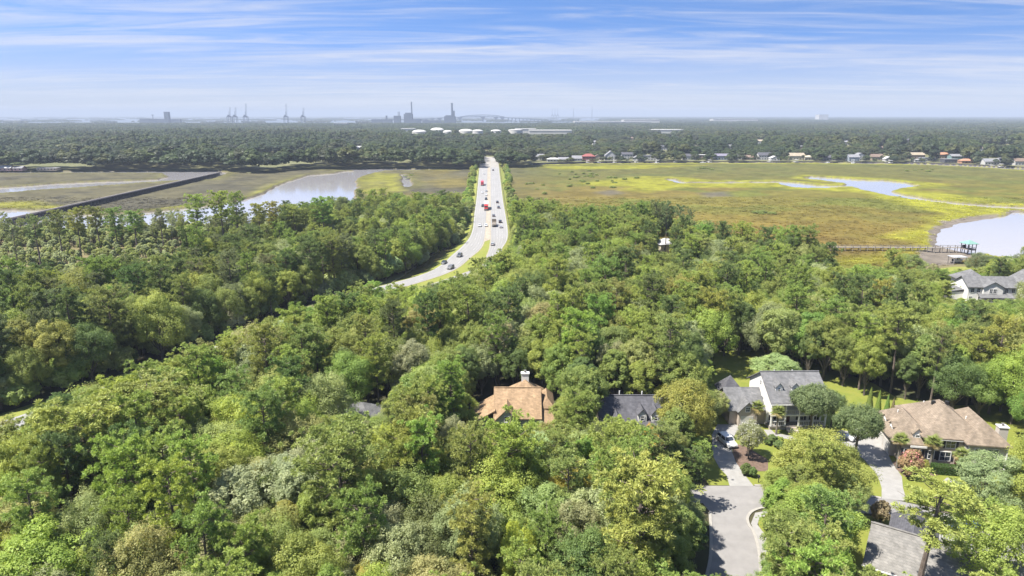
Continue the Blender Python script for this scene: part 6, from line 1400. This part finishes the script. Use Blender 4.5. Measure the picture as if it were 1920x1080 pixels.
# roadside bushes on both banks of the highway
for e, s_, n_ in ((LE, -1, 62), (RR, 1, 66)):
    pts = [p for p in e if p[1] > (385 if s_ < 0 else 360)]
    for k in range(n_):
        u = (k + FR.uniform(-.3, .3)) / n_ * (len(pts) - 1.01); u = max(0, u); i = int(u); a, b = Vector(pts[i]), Vector(pts[i + 1]); p = a.lerp(b, u - i)
        if p.y > 860: continue
        x = p.x + s_ * (FR.uniform(4.0, 9.5) if s_ > 0 else FR.uniform(3.5, 8)) ; hgt = FR.uniform(3.2, 6.2) * (1.25 if p.y > 600 else 1)
        v = FR.randrange(3); q = SHRUB[v]
        TREES.append(dict(x=x, y=p.y, z=0.9, kind='s', v=v, s=hgt / q[2], sr=FR.uniform(2.0, 3.2) / q[3], colour=FR.choice(('lime', 'olive', 'fresh green', 'bright green')), label=None, rz=FR.uniform(0, 6), hgt=hgt, rad=2.6, group='bushes along the ' + ('right' if s_ > 0 else 'left') + ' highway bank', fixed=True))
for k in range(46):   # scattered bushes on the marsh and verge woods left of the bend
    pass
# ------------------------------------------------------------------ labels: the look, then the nearest landmark and the rank from it
MARKS = [('tan roofed house', 970, 750), ('slate roofed house', 1185, 770), ('porch house', 1470, 750), ('brick house', 1780, 820), ('street junction', 1375, 940), ('pale grey roof in the corner', 1700, 1030), ('riverside house', 1840, 525), ('half hidden grey roof', 665, 755),
         ('bottom left corner', 0, 1080), ('highway bend', 850, 500), ('median tip', 920, 462), ('trestle end', 60, 415), ('vivid yellow tree', 1358, 490), ('woodland house', 1246, 468), ('pier', 1700, 468), ('left edge pine', 145, 800), ('large bright pine', 1200, 930), ('left creek', 560, 370),
         ('tall olive pine', 640, 860), ('bottom edge centre', 960, 1080), ('bottom right corner', 1920, 1080), ('right edge', 1920, 680), ('left edge woods', 0, 600), ('road gap', 330, 690), ('roadside verge', 740, 540), ('row of cone evergreens', 1660, 745), ('tallest left pine', 412, 380), ('near red truck', 911, 390), ('far red truck', 904, 346), ('far end of the highway', 917, 295), ('flatbed truck', 927, 420), ('lone far dark car', 925, 319)]
looks = {}
for t_ in TREES:
    px, py, d = project(t_['x'], t_['y'], t_['z'] + t_['hgt'] * .7); t_['px'], t_['py'], t_['d'] = px, py, d
    looks.setdefault((t_['colour'], t_['kind']), []).append(t_)
ORD = ['', 'second ', 'third ', 'fourth ', 'fifth ', 'sixth ', 'seventh ', 'eighth ', 'ninth ', 'tenth ', 'eleventh ', 'twelfth ', 'thirteenth ', 'fourteenth ', 'fifteenth ', 'sixteenth ', 'seventeenth ', 'eighteenth ']
taken = set()
for (c_, k_), ts in looks.items():
    rank = {}
    for name, mx_, my_ in MARKS:
        for i, t_ in enumerate(sorted(ts, key=lambda t_: (t_['px'] - mx_) ** 2 + (t_['py'] - my_) ** 2)): rank[(id(t_), name)] = i
    for t_ in ts:
        if t_['label']: continue
        best = sorted(MARKS, key=lambda q: (rank[(id(t_), q[0])], (t_['px'] - q[1]) ** 2 + (t_['py'] - q[2]) ** 2))
        for name, _, _ in best:
            i = rank[(id(t_), name)]
            if i >= len(ORD): continue
            lb = f"{ORD[i]}nearest {c_} {WORDS[k_]} to the {name}"
            if i == 0: lb = f"{c_} {WORDS[k_]} nearest to the {name}"
            if lb not in taken: t_['label'] = lb; taken.add(lb); break
        if not t_['label']: t_['label'] = f"{c_} {WORDS[k_]} in the depth of the woods"
for t_ in TREES:
    trunk, crown, H_, R_ = KINDS[t_['kind']][t_['v']]
    r = empty(NAMES[t_['kind']], (t_['x'], t_['y'], t_['z']), t_['rz']); r.scale = (t_['sr'], t_['sr'], t_['s'])
    tag(r, t_['label'], 'shrub' if t_['kind'] == 's' else 'tree', t_['group'] or {'p': 'pines in the woods', 'P': 'pines in the woods', 'o': 'pines in the woods', 's': 'shrubs in the woods', 't': 'thin trees on the creek shore'}.get(t_['kind'], 'broadleaf trees in the woods'))
    link('trunk', trunk, r); c = link('crown', crown, r)
    if t_['colour']: 
        col = PAL[t_['colour']]; j = [TR.uniform(.9, 1.1) for _ in range(3)]
        c.color = (col[0] * j[0], col[1] * j[1], col[2] * j[2], 0.0)

# blossoms on the two flowering trees
def blossoms(name_label, m, n, seed):
    for o in COL.objects:
        if o.get('label') == name_label:
            rng = np.random.default_rng(seed); cr = [c for c in o.children if c.name.startswith('crown')][0]
            H_, R_ = (5.0, 2.4) if 'crape' in name_label else (BROAD[0][2], BROAD[0][3])
            d = sph(n, rng, -.2); me = quad_mesh('blossom', d * np.array([R_, R_, H_ * .45]) * rng.uniform(.86, 1.05, (n, 1)) + np.array([0, 0, H_ * .55]), unit(d + rng.normal(0, .4, (n, 3))), .13 * rng.uniform(.7, 1.4, n), .7, rng.uniform(.2, .8, n), m, rng)
            link('blossom', me, o)
blossoms('white flowering tree beside the parked white car', M['petal_white'], 420, 4)
blossoms('crape myrtle with reddish blossom before the brick house', M['petal'], 380, 3)

# palms
def palm(px, py, hgt, label, seed):
    x, y = G(px, py, hgt); r = empty('palm_tree', (x, y, 0)); tag(r, label, 'palm tree', 'palms before the houses'); rng = random.Random(seed)
    MB().tube([(0, 0, -.2), (.05, 0, hgt * .5), (0, .05, hgt - .7)], [.22, .19, .24], 9).build('trunk', M['bark_pale'], r)
    fm = bpy.data.materials.get('palm_fronds') or leaf_mat('palm_fronds', [(.13, .16, .05), (.2, .2, .06)], trans=.25)
    if not fm.get('mesh'):
        mb = MB(); mb.bar((0, 0, 0), (.75, 0, .22), .05, .03)
        for k in range(15):
            a = math.radians(-105 + 15 * k); ux, uy = math.cos(a), math.sin(a); L_ = .95 * (1 - .25 * abs(a) / 1.9)
            b = Vector((.75, 0, .22)); e = b + Vector((ux * L_, uy * L_, -.16 - .12 * abs(uy))); s2 = Vector((-uy, ux, 0)) * .055; md = b.lerp(e, .45) + Vector((0, 0, .05))
            mb.add([b, md - s2, e, md + s2], [(0, 1, 2, 3)])
        me = mb.mesh('frond', fm); fm['mesh'] = me.name
        q = me.attributes.new('tone', 'FLOAT', 'POINT'); q.data.foreach_set('value', [.5] * len(me.vertices))
    me = bpy.data.meshes[fm['mesh']]
    for k in range(30):
        f = k / 30; o = link('frond', me, r); o.location = (0, 0, hgt - .75); s_ = rng.uniform(.85, 1.15); o.scale = (s_, s_, s_)
        o.rotation_euler = (rng.uniform(-.2, .2), math.radians(38 - 98 * f + rng.uniform(-10, 10)), k * 2.4 + rng.uniform(-.2, .2))
        c_ = (.16, .19, .05) if f > .25 else (.30, .25, .10); o.color = (*c_, 0.0)
for a in ((1690, 818, 6.3, 'short palm at the garage corner of the brick house', 1), (1752, 822, 6.0, 'tall palm with pale trunk before the brick house windows', 2), (1806, 846, 4.8, 'palm before the brick house wing', 3), (1460, 766, 5.6, 'palm before the stacked porches', 4), (1421, 757, 5.2, 'palm at the garage side of the porch house', 5)): palm(*a)
# clipped hedge before the brick house
rng = np.random.default_rng(8); hx, hy = G(1774, 888); n = 5200; f = rng.integers(0, 5, n); u, v = rng.uniform(-1, 1, n), rng.uniform(-1, 1, n)
c3 = np.stack([np.where(f == 0, -1, np.where(f == 1, 1, u)), np.where(f == 2, -1, np.where(f == 3, 1, np.where(f < 2, u, v))), np.where(f == 4, 1, v)], -1); nn = np.stack([(f == 1) * 1.0 - (f == 0), (f == 3) * 1.0 - (f == 2), (f == 4) * 1.0], -1)
hd = empty('hedge', (hx, hy, 0), math.radians(-9.6)); tag(hd, 'clipped dark green hedge under the brick house windows', 'hedge')
o = link('foliage', quad_mesh('foliage', c3 * np.array([2.4, .75, .75]) + np.array([0, 0, .8]) + rng.normal(0, .05, (n, 3)), unit(nn + rng.normal(0, .45, (n, 3))), .1 * rng.uniform(.7, 1.3, n), .6, rng.uniform(.2, .8, n), M['leaf'], rng), hd); o.color = (.06, .11, .025, 0)
MB().box(-2.25, 2.25, -.6, .6, 0, 1.4).build('branches', M['bark'], hd)

# ------------------------------------------------------------------ woods that read as one mass (instanced on points)
def low_tree(seed, H=15, R=5, n=420, size=.75, m=None, pine_=False):
    rng = np.random.default_rng(seed); nl = 16
    D = sph(nl, rng, -.45); lp = D * np.array([R * .62, R * .62, H * .26]) + np.array([0, 0, H * .60]); lr = R * rng.uniform(.32, .5, nl)
    if pine_: lp = D * np.array([R * .5, R * .5, H * .22]) + np.array([0, 0, H * .72]); lr = R * rng.uniform(.25, .42, nl)
    i = rng.integers(0, nl, n); d = unit(sph(n, rng) + D[i] * .7); cen = lp[i] + d * lr[i][:, None] * rng.uniform(.75, 1.05, (n, 1))
    nor = unit(d + np.array([0, 0, .3]) + rng.normal(0, .14, (n, 3)))
    tone = .5 + rng.normal(0, .14, nl)[i] + rng.normal(0, .05, n)
    return cen, nor, size * rng.uniform(.7, 1.3, n), tone
LODM = []
for k in range(6):
    pn = k >= 4; cen, nor, sz, tone = low_tree(200 + k, 17 if not pn else 20, 4.8 if not pn else 3.6, 760, .62, pine_=pn)
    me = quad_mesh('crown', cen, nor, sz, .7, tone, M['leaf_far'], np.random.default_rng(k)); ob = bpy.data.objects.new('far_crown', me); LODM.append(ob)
GROVE = []
for k in range(3):
    rng = np.random.default_rng(300 + k); cs = []
    for q in range(34):
        c_, n_, s_, t_ = low_tree(400 + 40 * k + q, rng.uniform(13, 20), rng.uniform(4.5, 6.5), 90, 1.7)
        c_ = c_ + np.append(rng.uniform(-34, 34, 2), 0); cs.append((c_, n_, s_, np.clip(t_ + rng.normal(0, .22), 0, 1)))
    me = quad_mesh('grove', *[np.concatenate([c[i] for c in cs]) for i in (0, 1, 2)], .75, np.concatenate([c[3] for c in cs]), M['leaf_far'], rng); GROVE.append(bpy.data.objects.new('far_grove', me))
def scatter(name, label, pts, sources):
    """pts: rows of x, y, z, rotation, scale xy, scale z, source index; sources: lists of objects joined into one instance each"""
    tint = np.array([(*p[7], 1.0) for p in pts]); P_ = np.array([p[:7] for p in pts], float); n = len(P_)
    me = bpy.data.meshes.new(name); me.vertices.add(n); me.vertices.foreach_set('co', P_[:, :3].astype(np.float32).ravel())
    for nm, tp, val in (('rot', 'FLOAT', P_[:, 3]), ('sxy', 'FLOAT', P_[:, 4]), ('sz', 'FLOAT', P_[:, 5]), ('idx', 'INT', P_[:, 6].astype(int))):
        a_ = me.attributes.new(nm, tp, 'POINT'); a_.data.foreach_set('value', val.astype(np.int32 if tp == 'INT' else np.float32))
    a_ = me.attributes.new('tint', 'FLOAT_COLOR', 'POINT'); a_.data.foreach_set('color', tint.astype(np.float32).ravel())
    o = link(name, me); tag(o, label, 'woods', kind='stuff')
    ng = bpy.data.node_groups.new(name, 'GeometryNodeTree')
    ng.interface.new_socket('Geometry', in_out='INPUT', socket_type='NodeSocketGeometry'); ng.interface.new_socket('Geometry', in_out='OUTPUT', socket_type='NodeSocketGeometry')
    N = ng.nodes.new; gi, go = N('NodeGroupInput'), N('NodeGroupOutput'); ip = N('GeometryNodeInstanceOnPoints'); gi2 = N('GeometryNodeGeometryToInstance')
    for src in reversed(sources):
        if len(src) > 1:
            jn = N('GeometryNodeJoinGeometry')
            for s_ in src:
                oi = N('GeometryNodeObjectInfo'); oi.transform_space = 'ORIGINAL'; oi.inputs['Object'].default_value = s_; ng.links.new(oi.outputs['Geometry'], jn.inputs[0])
            out = jn.outputs[0]
        else:
            oi = N('GeometryNodeObjectInfo'); oi.transform_space = 'ORIGINAL'; oi.inputs['Object'].default_value = src[0]; out = oi.outputs['Geometry']
        ng.links.new(out, gi2.inputs[0])
    def named(nm, tp):
        a_ = N('GeometryNodeInputNamedAttribute'); a_.data_type = tp; a_.inputs['Name'].default_value = nm; return a_.outputs['Attribute']
    cr_, cs_ = N('ShaderNodeCombineXYZ'), N('ShaderNodeCombineXYZ')
    ng.links.new(named('rot', 'FLOAT'), cr_.inputs[2]); sx = named('sxy', 'FLOAT'); ng.links.new(sx, cs_.inputs[0]); ng.links.new(sx, cs_.inputs[1]); ng.links.new(named('sz', 'FLOAT'), cs_.inputs[2])
    ng.links.new(gi.outputs[0], ip.inputs['Points']); ng.links.new(gi2.outputs[0], ip.inputs['Instance']); ip.inputs['Pick Instance'].default_value = True
    ng.links.new(named('idx', 'INT'), ip.inputs['Instance Index']); ng.links.new(cr_.outputs[0], ip.inputs['Rotation']); ng.links.new(cs_.outputs[0], ip.inputs['Scale']); ng.links.new(ip.outputs[0], go.inputs[0])
    md = o.modifiers.new('scatter', 'NODES'); md.node_group = ng
    return o
# rest of the near woods, from the same trees
order, srcs = {}, []
for k in ('b', 'n', 'p', 'P', 't', 's', 'o'):
    for v, (trunk, crown, _, _) in enumerate(KINDS[k]):
        order[(k, v)] = len(srcs); srcs.append([bpy.data.objects.new('wood_trunk', trunk), bpy.data.objects.new('wood_crown', crown)])
for nm, lb, sel in (('left_woods', 'dense woods left of the highway', lambda f: f['left']), ('right_woods', 'dense woods between the highway, the houses and the right marsh', lambda f: not f['left'])):
    pts = [(f['x'], f['y'], f['z'], f['rz'], f['sr'], f['s'], order[(f['kind'], f['v'])], PAL[f['colour']]) for f in WOOD if sel(f)]
    scatter(nm, lb, pts, srcs)
BR = random.Random(17)
# far woods
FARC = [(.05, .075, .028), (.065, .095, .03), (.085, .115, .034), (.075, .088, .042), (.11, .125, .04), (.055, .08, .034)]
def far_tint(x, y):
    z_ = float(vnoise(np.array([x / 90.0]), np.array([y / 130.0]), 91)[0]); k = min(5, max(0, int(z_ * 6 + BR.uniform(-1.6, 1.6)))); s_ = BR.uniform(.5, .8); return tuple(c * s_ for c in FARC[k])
def far_zone(x, y): return .5 + .95 * float(vnoise(np.array([x / 70.0]), np.array([y / 100.0]), 92)[0])
far_poly = gp(far_bank, 1.5) + [(4000, 1800), (4000, 3400), (-4000, 3400), (-4000, 1100)]
FBX, FBY = [p[0] for p in gp(far_bank, 1.5)], [p[1] for p in gp(far_bank, 1.5)]
far_boxes = []
for r_ in FH:
    x, y = G(r_[0], r_[1], 1.9); px, py, d = project(x, y, 1.9); hw_ = r_[2] / d * FPX / 2; top = project(x, y, 1.9 + r_[4] + r_[5])[1]
    if y < 1040 and int(px) % 3 == 0: hw_ *= .35
    far_boxes.append((px - hw_ * .8, px + hw_ * .8, top + 1, top + (py - top) * .6, y + r_[3] / 2 + 3, x, r_[2]))
for px, py, dia, hh in ((786.6, 258, 40, 20), (820, 256, 42, 24), (839.7, 257.5, 26, 19), (874, 257.5, 42, 21), (896, 262, 27, 24), (930, 257.5, 30, 20), (966.5, 262, 37, 25), (1031, 258.5, 120, 20), (766, 254, 40, 20), (985, 255.5, 60, 21), (1248, 254, 90, 17)):
    x, y = G(px, py); q = project(x, y, hh); far_boxes.append((px - dia / q[2] * FPX / 2, px + dia / q[2] * FPX / 2, q[1], q[1] + 5.5, y + dia / 2 + 4, x, dia))
pts = []
def far_ok(x, y, hgt, rad, zb=1.9):
    px, top, d = project(x, y, zb + hgt); r = rad / d * FPX; bot = project(x, y, zb)[1]
    if 899 < px < 934 and bot > 292 and y < 1090: return False
    for x0, x1, y0, y1, yy, hx_, w_ in far_boxes:
        if y < yy and px + r * .45 > x0 and px - r * .45 < x1 and top < y1 and bot > y0: return False
    return True
for k in range(len(FBX) - 1):       # a tall front along the far bank, left of the shore houses
    L_ = math.hypot(FBX[k + 1] - FBX[k], FBY[k + 1] - FBY[k]); n_ = int(L_ / 5.5)
    for i in range(n_):
        u = (i + BR.random()) / n_; x, y = FBX[k] + (FBX[k + 1] - FBX[k]) * u, FBY[k] + (FBY[k + 1] - FBY[k]) * u + BR.uniform(4, 15)
        if x > 40 or -40 < x < -18: continue
        hgt, rad = BR.uniform(16, 27), BR.uniform(7, 13)
        if far_ok(x, y, hgt, rad): pts.append((x, y, 1.5, BR.uniform(0, 6.28), rad / 4.8, hgt / 17, BR.randrange(4), far_tint(x, y))); put(x, y, rad * .42)
tries = 0
while tries < 60000 and len(pts) < 15500:
    tries += 1
    y = 700 + 1100 * BR.random() ** .85; x = BR.uniform(-.86, .86) * y
    yb = np.interp(x, FBX, FBY)
    if y < yb + 2: continue
    behind = y - yb
    if 60 < x < 900 and behind < 34 and BR.random() < .3: continue       # gardens along the shore houses
    if -330 < x < -255 and 860 < y < 1080 : continue                        # open meadow in the woods
    hgt = BR.uniform(14, 22) if behind > 20 else BR.uniform(11, 19); rad = 5.5 + 9 * BR.random() ** 1.5
    if 60 < x < 900 and behind < 50: hgt = min(hgt, BR.uniform(5, 14)); rad = min(rad, hgt * .5)
    hgt *= far_zone(x, y)
    if behind > 60 and float(vnoise(np.array([x / 75.0]), np.array([y / 120.0]), 95)[0]) > .78: continue
    if not far_ok(x, y, hgt, rad): continue
    if crowd(x, y, rad * .42, 1.0) : continue
    k = BR.randrange(6) if BR.random() < .5 else BR.randrange(4); pts.append((x, y, 1.7, BR.uniform(0, 6.28), rad / 4.8, hgt / (17 if k < 4 else 20), k, far_tint(x, y))); put(x, y, rad * .42)
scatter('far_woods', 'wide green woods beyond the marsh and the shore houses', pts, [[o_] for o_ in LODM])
pts = []
for _ in range(26000):
    y = 1780 + (3900 - 1780) * BR.random() ** .8 if BR.random() < .72 else 3900 + 10500 * BR.random() ** 1.1; x = BR.uniform(-.85, .85) * y
    if y > 3900 and x < 700 + (y - 5000) * .12: 
        if BR.random() < .93 or y < 4700: continue
    if not far_ok(x, y, 17, 34): continue
    if abs(y - pm_y) < 140 and mx(690) < x < mx(880): continue
    s_ = BR.uniform(.85, 1.2) * (1 if y < 5000 else 2.2); pts.append((x, y, -.5, BR.uniform(0, 6.28), s_, BR.uniform(.75, 1.1), BR.randrange(3), far_tint(x * .35, y * .35)))
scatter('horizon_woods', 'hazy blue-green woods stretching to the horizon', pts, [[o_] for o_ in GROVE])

# marsh grass clumps and scattered marsh bushes
rng = np.random.default_rng(64); cl = []
for k in range(3):
    n = 46; a_ = rng.uniform(0, 6.28, n); r_ = np.sqrt(rng.uniform(0, 1, n)) * 1.1; h_ = rng.uniform(.35, .8, n)
    ax = unit(np.stack([np.cos(a_) * .35, np.sin(a_) * .35, np.ones(n)], -1) + rng.normal(0, .15, (n, 3)))
    cl.append(bpy.data.objects.new('grass_clump', quad_mesh('grass_clump', np.stack([r_ * np.cos(a_), r_ * np.sin(a_), h_ * .5], -1), ax, h_ * .75, .22, rng.uniform(.2, .8, n), M['leaf_far'], rng, axis=ax)))
ok = np.argwhere((hz > .75) & (GY > 250) & (GY < 520) & (np.abs(GX) < GY * .82)); ok = ok[rng.permutation(len(ok))[:9000]]; pts = []
for r_, c_ in ok:
    x, y = GX[r_, c_] + rng.uniform(-1, 1), GY[r_, c_] + rng.uniform(-1.5, 1.5); xl = np.interp(y, LEY, LEX)
    if xl - 9 < x < xl + 32 or in_poly(x, y, SHORE_R) or in_poly(x, y, SHORE_L): continue
    s_ = rng.uniform(.45, .85); col = C[r_, c_] * rng.uniform(1.5, 1.7) * (1.05 + .15 * (x > -15) + .45 * min(1, YEL[r_, c_])); pts.append((x, y, hz[r_, c_] - .1, rng.uniform(0, 6.28), s_ * (1 + y / 900), s_, int(rng.integers(0, 3)), tuple(col)))
o = scatter('marsh_grass', 'clumps of olive and yellow marsh grass', pts, [[q] for q in cl]); o['category'] = 'grass'
pts = []
for px, py, sx, sy, n_ in ((1130, 338, 70, 5, 26), (1060, 330, 70, 8, 22), (1100, 350, 60, 5, 12), (1320, 318, 30, 2, 10), (1430, 402, 22, 3, 10), (1005, 362, 30, 20, 12), (770, 335, 20, 8, 8), (990, 400, 25, 12, 14), (1740, 322, 70, 4, 10)):
    for k in range(n_ // 2):
        x, y = G(px + rng.normal(0, sx * .5), py + rng.normal(0, sy * .5)); v_ = int(rng.integers(0, 2)); pts.append((x, y, .8, rng.uniform(0, 6), rng.uniform(.6, 1.3), rng.uniform(.22, .45), v_, PAL['olive']))
scatter('marsh_shrubbery', 'low dark bushes dotted over the marsh', pts, [[bpy.data.objects.new('marsh_trunk', SHRUB[v_][0]), bpy.data.objects.new('marsh_crown', SHRUB[v_][1])] for v_ in (0, 1)])['category'] = 'shrubbery'

# ------------------------------------------------------------------ haze
hm = bpy.data.materials.new('haze'); hm.use_nodes = True; t = hm.node_tree; t.nodes.clear()
pv_ = t.nodes.new('ShaderNodeVolumePrincipled'); pv_.inputs['Color'].default_value = (0.49, 0.56, 0.68, 1); pv_.inputs['Density'].default_value = HAZE; pv_.inputs['Anisotropy'].default_value = 0.0
ou = t.nodes.new('ShaderNodeOutputMaterial'); t.links.new(pv_.outputs[0], ou.inputs['Volume'])
o = MB().box(-41000, 41000, -3200, 45500, -2.2, 178).build('haze', hm); tag(o, 'thin pale summer haze over the whole land', 'haze', kind='stuff')
